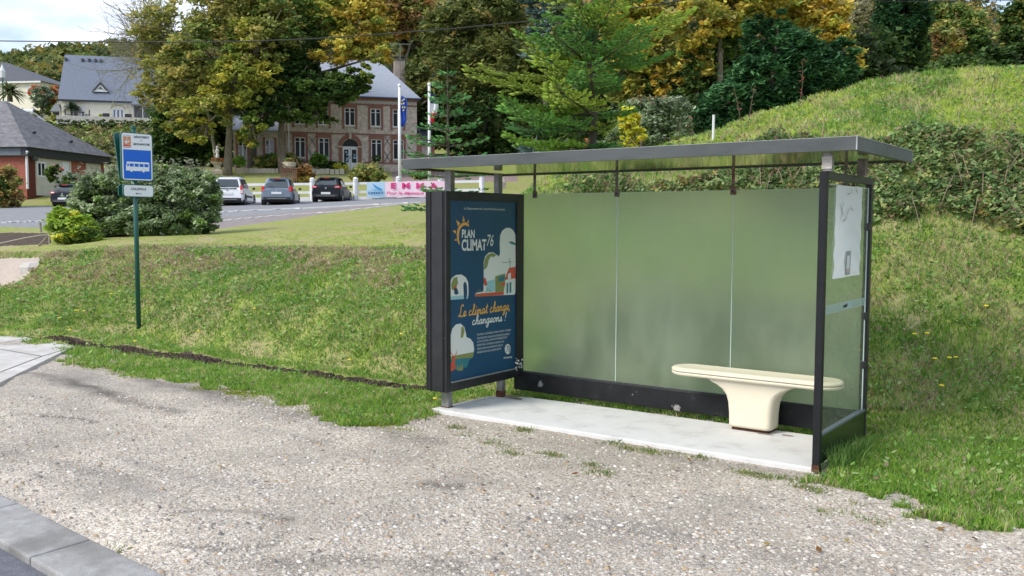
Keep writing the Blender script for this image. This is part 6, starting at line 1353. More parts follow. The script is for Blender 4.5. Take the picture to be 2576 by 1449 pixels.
tree('blue_cedar', 'blue-grey cedar rising between the yew and the orange trees', 84, [(1372, 300), (1372, 150)], [B(1370, 10, 60, 25, 84, BLU), B(1395, 40, 45, 22, 84, BLU), B(1380, 75, 50, 22, 83.5, BLU), B(1395, 110, 55, 25, 83.5, BLU), B(1370, 140, 50, 18, 83.5, BLU), B(1330, -20, 40, 25, 84, BLU)], 9000, .26, bark=BARKD, rt=.2, sub=260, flatz=.3, aspect=2.4)
tree('pale_tree', 'pale green tree top behind the big fir', 70, [(1450, 330), (1450, 120)], [B(1440, 20, 60, 40, 70, GGR + YG[:1]), B(1500, -10, 60, 40, 70, YG + OL), B(1440, 120, 70, 60, 71, OL + MG), B(1440, 230, 60, 60, 71, DG + MG), B(1560, 330, 90, 50, 60, DG), B(1440, 310, 60, 70, 66, DG + MG[:1])], 13000, .26, bark=BARKD, rt=.2, sub=260)
tree('orange_tree', 'orange-leaved tree behind the big fir', 56, [(1600, 380), (1605, 240), (1610, 120)], [B(1590, 60, 75, 70, 56, OR + YG), B(1660, 130, 70, 60, 55.5, OR + YG + OL), B(1560, 190, 60, 60, 55.5, OL + YG), B(1660, 230, 60, 50, 55.5, OR + DG), B(1720, 300, 50, 50, 56, OR[:2] + DG + DG), B(1600, -10, 70, 40, 56, OR)], 17000, .22, sub=360)
tree('orange_tree', 'taller orange and yellow tree with grey trunk behind the dark cypress bush', 52, [(1808, 380), (1811, 240), (1811, 130), (1812, 40)], [B(1760, 60, 75, 60, 51, OR + YG + OL), B(1840, 30, 80, 60, 52, OR + YG), B(1950, 20, 80, 50, 53, OR + YG), B(2060, 40, 70, 55, 53, OR), B(2090, 100, 55, 50, 52, OR + YG), B(1750, 160, 50, 50, 52, OR + DG + MG), B(1830, 140, 60, 50, 53, DG + MG), B(2150, 145, 26, 35, 50, OR), B(1890, -20, 90, 30, 52, OR + YG), B(1740, 260, 60, 50, 52, DG + MG)], 30000, .20, sub=620, rt=.22)
woods('dark_understorey', 'dark undergrowth below the orange trees behind the mound', [at(u, y, 60) for u in range(1520, 2200, 45) for y in (150, 230, 310)], 16000, .34, [(.018, .032, .010), (.028, .05, .014), (.02, .03, .012)], spread=(2.2, 2, 2))
tree('lawson_cypress', 'feathery deep green cypress bush standing behind the mound', 40, [(1950, 345), (1950, 260)],
     [B(1930, 200, 90, 70, 40, LEY), B(1840, 260, 80, 60, 40, LEY), B(1990, 130, 80, 55, 40, LEY), B(2060, 180, 90, 60, 40, LEY), B(2070, 260, 80, 50, 40, LEY), B(1780, 310, 60, 45, 40, LEY), B(1900, 90, 35, 50, 40, LEY), B(1990, 290, 90, 50, 40, LEY), B(1860, 340, 110, 40, 40, LEY), B(1960, 60, 25, 40, 40, LEY), B(2130, 230, 40, 30, 40, LEY), B(2120, 130, 40, 30, 40, LEY)], 52000, .115, mat=NEEDLE, bark=BARKD, sub=900, subr=.17, shell=.6, aspect=2.8, flatz=.8, up=.9)
tree('column_cypress', 'tall narrow near-black cypress rising out of the top of the picture', 66, [(2270, 300), (2270, 200), (2265, 60)], [B(2270, 40, 62, 75, 66, LEY[:1] + DG[:1] + LEY[:2]), B(2265, -40, 62, 70, 66, DG[:2] + LEY), B(2275, 130, 58, 70, 66, LEY[:1] + DG), B(2285, 200, 42, 50, 66, DG)], 24000, .2, bark=BARKD, sub=420, subr=.16, shell=.75, flatz=1.6, aspect=2.2)
tree('bushy_evergreen', 'rounded dark evergreen left of the column cypress', 62, [(2180, 300), (2180, 220)], [B(2170, 130, 45, 40, 63, DG + MG[:1]), B(2190, 200, 60, 45, 62, DG + MG[:1]), B(2170, 260, 70, 40, 61, DG), B(2250, 260, 50, 36, 60, DG + MG[:1])], 13000, .2, bark=BARKD, sub=260)
tree('grey_willow', 'grey-olive tree behind the column cypress', 95, [(2160, 260), (2160, 120)], [B(2180, 60, 50, 55, 95, [(.17, .16, .09), (.13, .13, .07)]), B(2150, 130, 40, 50, 95, [(.14, .13, .08), (.10, .10, .05)])], 6000, .3, sub=140)
tree('broadleaf_tree', 'mid green rounded tree right of the column cypress', 100, [(2400, 250), (2400, 150)], [B(2400, 65, 72, 50, 100, MG + OL), B(2370, 120, 60, 50, 98, OL + MG), B(2450, 120, 50, 45, 98, MG + DG), B(2350, 40, 40, 35, 100, MG)], 13000, .32, sub=280)
tree('rusty_tree', 'small rusty orange tree among the green ones at upper right', 82, [(2360, 250), (2362, 150)], [B(2375, 100, 48, 26, 82, BR_ + OR[3:] + OL), B(2350, 150, 32, 40, 82, OL + BR_)], 5000, .26, sub=120)
tree('dark_tree', 'dark tree at the upper right edge of the picture', 70, [(2575, 250), (2575, 120)], [B(2575, 60, 50, 75, 70, DG + OL[:1]), B(2560, 160, 60, 50, 69, DG + MG[:1]), B(2640, 20, 70, 90, 70, DG)], 14000, .24, bark=BARKD, sub=260)
tree('scrub_tree', 'dark green scrub along the crest of the mound at right', 50, [(2420, 240), (2420, 200)], [B(2330, 210, 80, 30, 50, DG + MG[:1]), B(2420, 190, 90, 40, 51, DG + MG), B(2500, 170, 60, 45, 52, DG), B(2540, 200, 60, 30, 49, DG + MG[:1])], 15000, .19, bark=BARKD, sub=300)
# shrubs behind the shelter roof
shrub('feathery_shrub', 'large grey-green airy shrub with rusty top behind the shelter roof', [B(1650, 330, 95, 55, 37, GGR + MG[:1]), B(1690, 290, 60, 45, 37, GGR), B(1600, 300, 55, 55, 37.5, GGR + MG), B(1640, 262, 55, 22, 37, BR_ + GGR), B(1700, 370, 60, 35, 36, GGR + MG), B(1560, 360, 50, 40, 37, GGR + MG)], 17000, .10, sub=420, shell=.5)
shrub('yellow_shrub', 'bright yellow shrub in front of the grey-green shrub', [B(1582, 300, 26, 32, 34, [(.55, .42, .03), (.5, .34, .03), (.35, .32, .04)]), B(1600, 345, 24, 30, 34, [(.45, .38, .04), (.3, .3, .04)]), B(1575, 350, 18, 28, 34, [(.45, .38, .04), (.2, .24, .04)])], 4200, .085, sub=90)
shrub('low_shrub', 'low dark shrub with reddish leaves under the big fir', [B(1500, 378, 45, 22, 35, DG + MG + RD[:1]), B(1440, 385, 50, 20, 35, DG + RD[:1])], 4500, .09, sub=120)
shrub('yucca', 'spiky blue-green yucca showing above the shelter roof', [B(1338, 389, 14, 6, 50, [(.06, .10, .08), (.10, .14, .11)])], 160, .32, aspect=6, sub=14, shell=.1)
p = at(1794, 352, 15.0); st_ = thing('white_stake', 'white marker stake standing on the crest of the mound', 'stake', p); MB().tube([p - [0, 0, .3], at(1795.5, 289, 15.0)], .022, 8).build('stake', WHITE, st_)

# big clipped bush on the bank and its neighbours
shrub('clipped_bush', 'large rounded grey-green bush on the bank behind the bus stop sign', [B(300, 510, 110, 80, 25.3, GG2), B(440, 500, 105, 80, 25.3, GG2), B(500, 500, 55, 72, 25.0, GG2), B(240, 500, 55, 62, 25.2, GG2), B(370, 460, 120, 42, 25.5, GG2), B(400, 560, 130, 42, 25.0, GG2 + MG[:1]), B(270, 560, 80, 42, 25.0, GG2 + MG[:1]), B(500, 550, 50, 42, 25.0, GG2 + MG[:1])], 105000, .058, sub=1300, subr=.12, shell=.82, aspect=2.2, stems=30)
mb = MB(); V_, F__, C__ = [], [], []
wsh = thing('bush_shoots', 'pale leafy shoots sticking up from the top of the big bush', 'shoots', at(370, 440, 25.3))
tips = []
for _ in range(70):
    u = 200 + 340 * rng.random(); y0_ = 445 + 25 * abs((u - 370) / 170) ** 2; p = at(u, y0_, 25.2 + rng.normal() * .4); e = p + np.array([rng.normal() * .08, rng.normal() * .08, .25 + .35 * rng.random()]); mb.tube([p, e], [.01, .005], 4)
    for k in np.linspace(.1, 1, 9): tips.append(p * (1 - k) + e * k + rng.normal(size=3) * .035)
mb.build('stem', BARK, wsh, fix=False); tips = np.array(tips); V, F_ = cards(tips, np.full(len(tips), .07), aspect=2.3); link(npmesh('foliage', V, F_, np.repeat(np.array([(.26, .29, .20), (.18, .21, .13), (.34, .34, .22)])[rng.integers(0, 3, len(tips))], 4, 0)), 'foliage', LEAF, wsh)
shrub('yellow_green_shrub', 'low bright shrub with yellow leaf tips at the left end of the big bush', [B(175, 570, 50, 42, 23.0, [(.16, .24, .03), (.22, .28, .04), (.09, .15, .025)]), B(200, 590, 50, 24, 22.8, MG + [(.2, .26, .03)]), B(150, 545, 26, 24, 23.0, [(.16, .24, .03)]), B(192, 545, 16, 18, 22.9, [(.6, .45, .06), (.5, .4, .08)]), B(170, 598, 30, 10, 22.5, [(.55, .45, .05), (.1, .15, .03)])], 10500, .075, sub=200, aspect=2)

# planting around the hall
shrub('ornamental_hedge', 'loose olive hedge in front of the left windows of the hall', [B(680, 408, 34, 20, 79, OL + MG), B(720, 406, 34, 20, 79, OL + MG), B(650, 412, 20, 14, 79, OL)], 5200, .2, sub=150)
shrub('box_bush', 'bright green clipped bush between the hall windows', [B(802, 406, 20, 18, 79.5, [(.07, .14, .02), (.10, .18, .03)])], 2600, .16, sub=70)
shrub('low_hedge', 'dark low clipped hedge left of the hall door', [B(830, 417, 18, 10, 79, DG + MG[:1]), B(855, 417, 18, 10, 79, DG + MG[:1])], 2400, .16, sub=70)
shrub('golden_shrub', 'small golden shrub beside the hall door, left one', [B(849, 420, 9, 10, 78, [(.5, .42, .05), (.3, .32, .05)])], 700, .14, sub=24, group='golden shrubs at the hall door'); shrub('golden_shrub', 'small golden shrub beside the hall door, right one', [B(869, 423, 8, 7, 78, [(.5, .42, .05), (.3, .32, .05)])], 600, .14, sub=24, group='golden shrubs at the hall door')
shrub('rounded_shrub', 'large rounded grey-green shrub with few orange flowers right of the hall door', [B(925, 435, 38, 21, 70, OL + [(.10, .12, .04), (.14, .17, .07)]), B(900, 444, 22, 13, 69, OL), B(950, 444, 22, 13, 69, OL + MG)], 6500, .15, sub=170)
shrub('copper_shrub', 'copper and yellow shrub behind the grey car', [B(766, 438, 22, 22, 70, BR_ + [(.30, .17, .05)]), B(762, 455, 22, 12, 69.5, [(.34, .28, .05), (.25, .2, .05)])], 3600, .16, sub=90)
shrub('green_shrub', 'small fresh green shrub between the two tree trunks', [B(602, 405, 18, 12, 76, [(.09, .16, .03), (.12, .2, .03)])], 1200, .16, sub=30)
shrub('window_flowers', 'pot of dark red flowers on the sill of the left hall window', [B(755, 396, 12, 7, 81.2, DG + [(.25, .05, .06)])], 500, .12, sub=20)
shrub('window_plant', 'small green pot plant before the hall window right of the door', [B(947, 399, 10, 8, 81, DG + MG)], 500, .14, sub=20)
shrub('path_shrub', 'small dark shrub on the lawn edge by the drive', [B(1060, 440, 26, 10, 66, MG + OL)], 1300, .15, sub=30)
# planter wagon
p = at(728, 455, 69); wg = thing('planter_cart', 'brown slatted wooden cart planter with a white flower tub behind the grey car', 'planter', p); WOODB = pmat('brown_wood', (.10, .045, .03), .7, (.15, .07, .05), 4); CF = Frame(p, RH, -FH)
mb = MB()
for k in range(9): mb.fbox(CF, -.55 + k * .14, -.47 + k * .14, p[2] + .05 - .015 * k, p[2] + .95 - .02 * k, .3, .36)
mb.build('slats', WOODB, wg); MB().fbox(CF, -.62, .72, p[2] + .86, p[2] + .94, -.5, .29).build('deck', WOODB, wg); MB().tube([CF.p(-.75, p[2] + 1.65, .4), CF.p(.1, p[2] + .7, .4)], .045, 6).build('shaft', WOODB, wg); MB().tube([CF.p(.6, p[2] + 1.6, .3), CF.p(.9, p[2] + .9, .3)], .045, 6).build('shaft', WOODB, wg)
MB().lathe(CF.p(0, p[2] + .942, -.1), [(.36, 0), (.46, .15), (.5, .45), (.42, .46), (.1, .44)], 14).build('tub', LIME, wg)
V, F_, c = leafcloud([(CF.p(0, p[2] + 1.5, -.1), (.42, .4, .22), MG + [(.5, .12, .08)])], 260, .13); link(npmesh('flowers', V, F_, c), 'flowers', LEAF, wg)
# stone edging in front of the beds
i_ = 0
for k, u in enumerate(list(range(600, 715, 11)) + list(range(776, 872, 12))):
    y = 428 + .008 * (u - 600) + rng.normal() * .4; p = at(u, y, 77); wd = .16 + .05 * rng.random()
    o = MB().fbox(Frame(p, RH, -FH), -wd, wd, p[2] - .3, p[2] + .13 + .05 * rng.random(), -.15, .15).build('edging_stone', LIME, bevel=.03)
    tag(o, 'small pale stone of the flower bed edging before the hall', 'edging stone', 'edging stones before the hall')
p = at(1258, 464, 48); o = MB().lathe(p, [(.02, -.2), (.3, -.2), (.32, .1), (.24, .35), (.02, .42)], 7).build('boulder', pmat('boulder', (.45, .35, .30), .9, (.55, .5, .46), 3)); tag(o, 'pale pinkish boulder on the lawn seen under the shelter roof', 'boulder')

# left garden
def palm(name, label, u, y, D, hh, r, n, pal, tr=.12):
    p = at(u, y, D); t = thing(name, label, 'palm', p); MB().tube([p - [0, 0, .5], p + [.05, 0, hh * .5], p + [0, 0, hh]], [tr * 1.2, tr, tr], 8).build('trunk', BARKD, t)
    Vs = []; c0 = p + [0, 0, hh]
    for k in range(n):
        d = rand_dirs(1)[0]; d[2] = abs(d[2]) * 1.1 - .15; d /= np.linalg.norm(d); s_ = np.cross(d, UP); s_ /= np.linalg.norm(s_) + 1e-9; w_ = r * .07; a = c0; L_ = r * (.8 + .3 * rng.random())
        for i in range(4):
            k0, k1 = i / 4, (i + 1) / 4; f = lambda q: c0 + d * L_ * q - UP * L_ * .42 * q * q; w0, w1 = w_ * (1 - k0) ** .5, w_ * (1 - k1) ** .5
            Vs += [f(k0) - s_ * w0, f(k0) + s_ * w0, f(k1) + s_ * w1, f(k1) - s_ * w1]
    Vs = np.array(Vs); cc = np.repeat(np.array(pal)[rng.integers(0, len(pal), len(Vs) // 4)], 4, 0); link(npmesh('fronds', Vs, np.arange(len(Vs)).reshape(-1, 4), cc), 'fronds', LEAF, t)
palm('garden_palm', 'short palm in a pot-like clump on the terrace by the left window, left one', 180, 301, 115, 1.5, 1.35, 90, [(.02, .05, .02), (.035, .075, .03)])
palm('garden_palm', 'slightly smaller palm right beside the terrace palm', 190, 301, 114.6, 1.3, 1.1, 70, [(.02, .05, .02), (.035, .075, .03)])
palm('fan_palm', 'broad fan palm beside the lamp post at the left edge', 25, 246, 121, .7, 2.6, 110, [(.06, .09, .03), (.09, .13, .04), (.13, .15, .06)], .3)
shrub('topiary_ball', 'yellow-green clipped ball in a pot on the terrace', [B(253, 294, 6.5, 7, 114.5, [(.25, .3, .04), (.16, .2, .03)])], 500, .16, sub=20)
shrub('red_shrub', 'red-leaved shrub left of the cream house', [B(95, 232, 22, 16, 121, RD), B(104, 246, 20, 20, 120.5, RD)], 2200, .28, sub=60)
shrub('rust_shrub', 'rust-coloured shrub against the gable of the cream house', [B(138, 236, 16, 22, 122, BR_ + RD + OR[1:2]), B(128, 262, 16, 16, 122, BR_)], 2200, .28, sub=60)
tree('olive_tree', 'pale grey olive tree on a thin stem beside the pool enclosure', 118, [(105, 302), (105, 270)], [B(104, 240, 26, 22, 118, GGR + [(.2, .22, .17)]), B(104, 262, 18, 12, 118, GGR)], 3600, .22, sub=100, rt=.12)
shrub('garden_shrub', 'yellow-green spiky shrub right of the olive tree', [B(122, 278, 15, 14, 118.5, YG + MG), B(92, 283, 10, 10, 118, YG)], 1200, .26, sub=40)
shrub('garden_shrub', 'rounded olive shrub at the right end of the pool enclosure', [B(138, 297, 9, 8, 116, OL + MG)], 700, .22, sub=30)
shrub('garden_shrub', 'small brown-green shrub before the pool enclosure', [B(80, 296, 12, 9, 115, BR_ + OL + MG), B(60, 290, 10, 8, 115, OL)], 900, .22, sub=30)
# clipped hedge below the terrace
hp = []
for u in range(-40, 470, 12):
    for y, D in ((313, 109), (322, 108.4), (331, 108)): hp.append((at(u, y, D), (.7, .55, .55), [(.028, .045, .014), (.04, .062, .018), (.06, .075, .02)]))
ht = thing('clipped_hedge', 'long dark clipped hedge running below the terrace of the cream house', 'hedge', at(260, 335, 108)); V, F_, c = leafcloud(hp, 17000, .17, sub=1800, shell=.7); link(npmesh('foliage', V, F_, c), 'foliage', LEAF, ht)
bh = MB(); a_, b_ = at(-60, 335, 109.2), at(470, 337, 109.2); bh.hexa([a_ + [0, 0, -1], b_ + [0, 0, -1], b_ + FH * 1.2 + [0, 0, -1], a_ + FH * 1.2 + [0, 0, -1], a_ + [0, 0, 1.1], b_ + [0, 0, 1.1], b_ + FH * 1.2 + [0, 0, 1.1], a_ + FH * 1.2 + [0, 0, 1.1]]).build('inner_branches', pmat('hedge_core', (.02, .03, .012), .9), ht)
woods('bank_scrub', 'brown and green scrub on the slope below the hedge', [WP(D, (u - 1288) / FPX) * [1, 1, 0] + [0, 0, float(H(*[np.array([v]) for v in WP(D, (u - 1288) / FPX)[:2]])[0]) + .4] for u in range(60, 560, 15) for D in (86, 90, 94, 98, 102, 105)], 17000, .26, [(.10, .085, .045), (.07, .08, .03), (.16, .13, .06), (.12, .16, .04), (.09, .12, .03)], spread=(1.3, 1.2, .8), sub=5)
shrub('rust_hedge', 'olive and rust shrub against the brick wall at the left edge', [B(20, 470, 34, 50, 57, BR_ + OL + YG[:1]), B(-10, 480, 40, 46, 57, DG + OL), B(40, 500, 18, 22, 57, OL + BR_)], 6500, .16, sub=150)
shrub('climbing_rose', 'dark green climbing rose with pink blooms beside the white drainpipe', [B(128, 440, 16, 22, 61, DG + MG), B(140, 425, 22, 10, 61, DG + MG + [(.4, .15, .12)]), B(165, 470, 22, 18, 61, GGR[:1] + MG), B(185, 455, 26, 20, 61, GGR + MG)], 4200, .14, sub=110, shell=.3)

# fir trees near the bank
def fir(name, label, base, top, rmax, nwh, pal, dens=1.0, droop=.25, bark=None, prof=None, sl=.30, skipb=0.0, sw=.032, lopsided=False):
    t = thing(name, label, 'fir tree', base); base = np.asarray(base, float); top = np.asarray(top, float); Ht = top[2] - base[2]; ax = top - base
    mb = MB(); mb.tube([base - [0, 0, .3], base + ax * .5, base + ax], [Ht * .017, Ht * .010, .008], 9); SV = []; SC = []; pal = np.array(pal)
    def shoot(p, d, L_, w_, c):
        d = d / np.linalg.norm(d); s_ = np.cross(d, UP); s_ /= np.linalg.norm(s_) + 1e-9; n_ = np.cross(s_, d); e = p + d * L_ + UP * L_ * .10; m_ = p + d * L_ * .5
        for a in (s_, n_, (s_ + n_) * .7): SV.extend([p - a * w_ * .5, m_ - a * w_, e, m_ + a * w_]); SC.extend([c, c, c * 1.35, c])
    for i in range(nwh):
        k = (i + .5) / nwh; z = base + ax * (k ** .9 * .97 + .02); L0 = rmax * (prof(k) if prof else (1 - k) ** .75) + .06
        nb = int(5 + 2 * rng.random()); a0_ = rng.random() * 6.28
        for j in range(nb):
            if rng.random() < skipb: continue
            a = a0_ + 2 * pi * j / nb + rng.normal() * .2; L_ = L0 * (.72 + .5 * rng.random()); d = np.array([cos(a), sin(a), 0]); L_ *= .35 if (lopsided and k < .36 and d @ RH > -.1) else 1; rise = .38 * k + .10
            def f(q): return z + d * L_ * q + UP * L_ * (rise * q - droop * q * q + .22 * q ** 4)
            mb.tube([f(0), f(.4), f(.75), f(1)], [.012 + .010 * L_, .010 + .006 * L_, .007, .004], 5, cap=False)
            side = np.cross(d, UP); ns = max(3, int(L_ / .15 * dens)); cb = pal[rng.integers(len(pal))] * (.8 + .4 * rng.random())
            for s_i in range(ns):
                q = .12 + .88 * (s_i + rng.random() * .4) / ns; p = f(min(q, 1)); ls = min(.75, .34 * L_) * (1 - q) ** .6 + .10
                for sg in (-1, 1):
                    dd = d * .75 + side * sg * (.85 + .2 * rng.random()) + UP * (.05 + .12 * rng.normal()); dd /= np.linalg.norm(dd); e = p + dd * ls
                    if ls > .2:
                        mb.tube([p, e], [.006, .003], 4, cap=False); nn = max(2, int(ls / .10 * dens))
                        for m_ in range(nn):
                            r = (m_ + .6) / nn; pp_ = p + dd * ls * r
                            for s2 in (-1, 1): shoot(pp_, dd * .8 + np.cross(dd, UP) * s2 * .8 + UP * (.1 + .15 * rng.normal()), sl * (.45 + .45 * rng.random()) * (.6 + .5 * (1 - r)), sw * .9, cb * (.75 + .5 * rng.random()))
                    shoot(e - dd * .05, dd + UP * .1, sl * (.6 + .5 * rng.random()), sw, cb * (.8 + .5 * rng.random()))
            shoot(f(1) - d * .03, d + UP * .2, sl * .8, sw, cb * 1.2)
    mb.build('trunk', bark or BARK, t, fix=False); SV = np.array(SV); link(npmesh('needles', SV, np.arange(len(SV)).reshape(-1, 4), np.clip(np.array(SC), 0, 1)), 'needles', NEEDLE, t)
GBARK = pmat('grey_bark', (.20, .19, .17), .85, (.36, .35, .32), 9, bump=.3)
FIRP = [(.17, .34, .09), (.26, .42, .09), (.12, .26, .09), (.35, .44, .09)]
FIRB = [(.16, .36, .14), (.21, .42, .16), (.12, .29, .11)]
b0 = at(1128, 560, 21); b0[2] = gz_(b0)
fir('young_fir', 'young open fir with a long bare leader behind the advertising box', b0, at(1126, 165, 21), 1.6, 10, FIRB, dens=.75, bark=BARKD, prof=lambda k: (1 - k) ** .9 * (.9 if k < .93 else 0), sl=.16, sw=.026, skipb=.2)
b1 = at(1490, 520, 22.5); b1[2] = gz_(b1)
fir('large_fir', 'large light green fir with upturned shoots rising above the shelter roof', b1, at(1496, -190, 22.5), 2.65, 16, FIRP, dens=.8, bark=BARKD, prof=lambda k: (.30 + 1.0 * min(1, k / .22)) * (1 - k) ** .55 if k < .22 else 1.0 * (1 - (k - .22) / .78) ** .75 + .02, sl=.26, sw=.038, skipb=.32, droop=.24, lopsided=True)

# ------------------------------------------------------------------ ground cover (stuff)
def scatter(n, Dmin, Dmax, umin=-60, umax=2640, reg=0, power=0.0):
    """random terrain points, roughly even in the picture"""
    k = rng.random(n); D = Dmin * (Dmax / Dmin) ** k; t = ((umin + (umax - umin) * rng.random(n)) - 1288) / FPX
    X = CAM[0] + D * (FH[0] + t * RH[0]); Y = CAM[1] + D * (FH[1] + t * RH[1]); r = region(X, Y, D); m_ = r == reg
    X, Y, D = X[m_], Y[m_], D[m_]; return X, Y, H(X, Y), D
def veg_band(u, v, D):
    """1 = bramble thicket on the mound"""
    lo = np.interp(u, [1380, 1500, 1700, 2000, 2200, 2400, 2700], [500, 505, 520, 540, 552, 575, 590]); hi = np.interp(u, [1380, 1480, 1600, 1750, 1850, 2000, 2200, 2400, 2700], [490, 475, 455, 430, 405, 378, 330, 345, 362])
    return (v < lo) & (v > hi) & (u > 1395)
def visible_keep(X, Y, Z):
    m_ = (X > -3.7) & (X < 0) & (Y > -.05) & (Y < 1.14); m_ |= (np.abs(X - SX) < .04) & (np.abs(Y - SY) < .04); return ~m_
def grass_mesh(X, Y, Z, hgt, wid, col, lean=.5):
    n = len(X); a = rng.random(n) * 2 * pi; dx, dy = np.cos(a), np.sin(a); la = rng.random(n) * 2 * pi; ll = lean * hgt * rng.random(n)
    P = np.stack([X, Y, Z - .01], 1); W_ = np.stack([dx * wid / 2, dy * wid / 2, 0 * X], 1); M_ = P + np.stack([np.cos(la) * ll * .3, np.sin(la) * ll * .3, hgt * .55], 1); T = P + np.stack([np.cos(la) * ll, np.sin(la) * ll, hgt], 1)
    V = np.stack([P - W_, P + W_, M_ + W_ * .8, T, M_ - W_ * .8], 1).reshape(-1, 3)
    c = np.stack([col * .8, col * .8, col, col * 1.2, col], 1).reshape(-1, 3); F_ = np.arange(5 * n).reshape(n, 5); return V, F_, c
def pal_pick(pal, n, w=None): pal = np.array(pal); return pal[rng.choice(len(pal), n, p=w)]
GRN = [(.18, .36, .055), (.25, .43, .065), (.12, .28, .045), (.33, .47, .08)]
STRAW = [(.52, .44, .26), (.42, .33, .21), (.60, .52, .33)]
BRT = [(.44, .58, .09), (.54, .64, .12), (.34, .50, .08)]
X, Y, Z, D = scatter(820000, 4.6, 24, -300, 3150)
k_ = visible_keep(X, Y, Z) & ((linedist(X, Y, TRENCH) > .12 + .14 * rng.random(len(X))) | (D > 18)); X, Y, Z, D = X[k_], Y[k_], Z[k_], D[k_]
u, v = pr(np.stack([X, Y, Z], 1)); n1 = fbm(X * 1.1, Y * 1.1, 31); n2 = fbm(X * 3.5, Y * 3.5, 41); n3 = fbm(X * .5, Y * .5, 51)
flatz_ = Z < .12
crest = np.interp(u, [130, 350, 1070], [640, 622, 628]); bank_up = np.clip((760 - v) / 140, 0, 1) * (v > crest - 8) * (u < 1100)
lawn = (v < crest - 4) & (u < 1300)
mound_top = (u > 1350) & (v < np.interp(u, [1380, 1600, 1850, 2200, 2700], [485, 425, 365, 320, 350]))
mound_low = (u > 1350) & ~flatz_ & ~mound_top
straw = .05 + .70 * bank_up * (fbm(X * 1.6, Y * 1.6, 35) > .44) + .18 * ((n2 > .56) & ~flatz_) + .34 * (mound_low & (n1 > .46)) + .26 * (mound_top & (n2 > .50)) + .12 * lawn + .20 * (flatz_ & (n2 > .58))
isst = rng.random(len(X)) < straw
col = pal_pick(GRN, len(X)); br = (mound_top & (n1 > .40)) | (lawn & (rng.random(len(X)) < .75)); col[br] = pal_pick(BRT, int(br.sum())); ly = lawn & (rng.random(len(X)) < .45); col[ly] = pal_pick([(.54, .55, .17), (.46, .51, .13)], int(ly.sum()))
isst |= veg_band(u, v, D) & (rng.random(len(X)) < .30); col[isst] = pal_pick(STRAW, int(isst.sum())); col = col * (.75 + .5 * n2)[:, None]
band = veg_band(u, v, D); keep = ~(band & (rng.random(len(X)) < .25)) & ~((n2 < .30) & ~flatz_ & ~lawn & (rng.random(len(X)) < .35))
X, Y, Z, D, col = [q[keep] for q in (X, Y, Z, D, col)]; fl = flatz_[keep]; mt = mound_top[keep]; lw = lawn[keep]; tuft = n2[keep]
hgt = np.where(fl, .05, .062) * (.5 + .9 * rng.random(len(X))) * (.6 + .9 * tuft); hgt = np.where(mt, hgt * 1.25, hgt); hgt = np.where(lw, hgt * .22, hgt)
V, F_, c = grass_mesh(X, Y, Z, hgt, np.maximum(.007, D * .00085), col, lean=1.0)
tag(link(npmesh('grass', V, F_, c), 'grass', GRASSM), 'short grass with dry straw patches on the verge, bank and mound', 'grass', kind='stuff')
# broad low weeds on the bank
X, Y, Z, D = scatter(280000, 5.5, 18, -200, 3100); k_ = visible_keep(X, Y, Z); X, Y, Z, D = X[k_], Y[k_], Z[k_], D[k_]; u, v = pr(np.stack([X, Y, Z], 1)); n1 = fbm(X * 2.2, Y * 2.2, 61); n2 = fbm(X * .9, Y * .9, 71)
pb = np.where(Z > .12, .8, .10) * (n1 > .36) * np.where((u > 1350), .55, 1.0); pb = np.where((v < 600) & (u < 1300), .03, pb); m_ = (rng.random(len(X)) < pb) & ~veg_band(u, v, D) & ~((v < np.interp(u, [130, 350, 1070], [640, 626, 632])) & (u < 1300)); X, Y, Z, D = X[m_], Y[m_], Z[m_], D[m_]; n1 = n1[m_]; n2 = n2[m_]
C_ = np.stack([X, Y, Z + .03 + .05 * rng.random(len(X))], 1); col = pal_pick([(.16, .32, .07), (.21, .38, .085), (.27, .43, .11), (.12, .25, .065), (.33, .42, .17)], len(X)) * (.7 + .6 * n2)[:, None]; u2, v2 = pr(np.stack([X, Y, Z], 1)); dry = rng.random(len(X)) < np.where((u2 < 1100) & (v2 < 730), .12 + .6 * (fbm(X * 1.6, Y * 1.6, 35) > .44), .12); col[dry] = pal_pick([(.36, .28, .18), (.28, .20, .13), (.44, .36, .24)], int(dry.sum()))
V, F_ = cards(C_, np.maximum(.02, D * .0021) * (.5 + 1.5 * rng.random(len(X)) ** 2.5), up=.5, aspect=1.7)
tag(link(npmesh('weeds', V, F_, np.repeat(col, 4, 0)), 'weeds', LEAF), 'low broad-leaved weeds growing through the bank grass', 'weeds', kind='stuff')
# brambles
X, Y, Z, D = scatter(360000, 8.5, 16.5, 1380, 3100); u, v = pr(np.stack([X, Y, Z], 1)); n1 = fbm(X * 1.5, Y * 1.5, 81); n2 = fbm(X * 4, Y * 4, 91); m_ = veg_band(u, v + (fbm(X * .8, Y * .8, 83) - .5) * 190 + (n1 - .5) * 50, D) & (rng.random(len(X)) < np.clip((n2 - .24) * 3.2, .08, 1)); X, Y, Z, D, n1, n2 = [q[m_] for q in (X, Y, Z, D, n1, n2)]
hh = (.05 + .50 * np.clip(n1 - .3, 0, 1) + .16 * n2); lay = rng.random(len(X)) ** .45; C_ = np.stack([X, Y, Z + hh * lay], 1)
BP_ = [(.17, .28, .09), (.25, .37, .13), (.10, .17, .06), (.34, .42, .18), (.40, .42, .14), (.36, .26, .16)]
col = pal_pick(BP_, len(X), [.24, .22, .22, .12, .09, .11]) * (.65 + .7 * fbm(X * 2.5, Y * 2.5, 95))[:, None]; yl = (fbm(X * 1.8, Y * 1.8, 97) > .62) & (rng.random(len(X)) < .35); col[yl] = pal_pick([(.30, .32, .06), (.36, .26, .08), (.24, .11, .07)], int(yl.sum()))
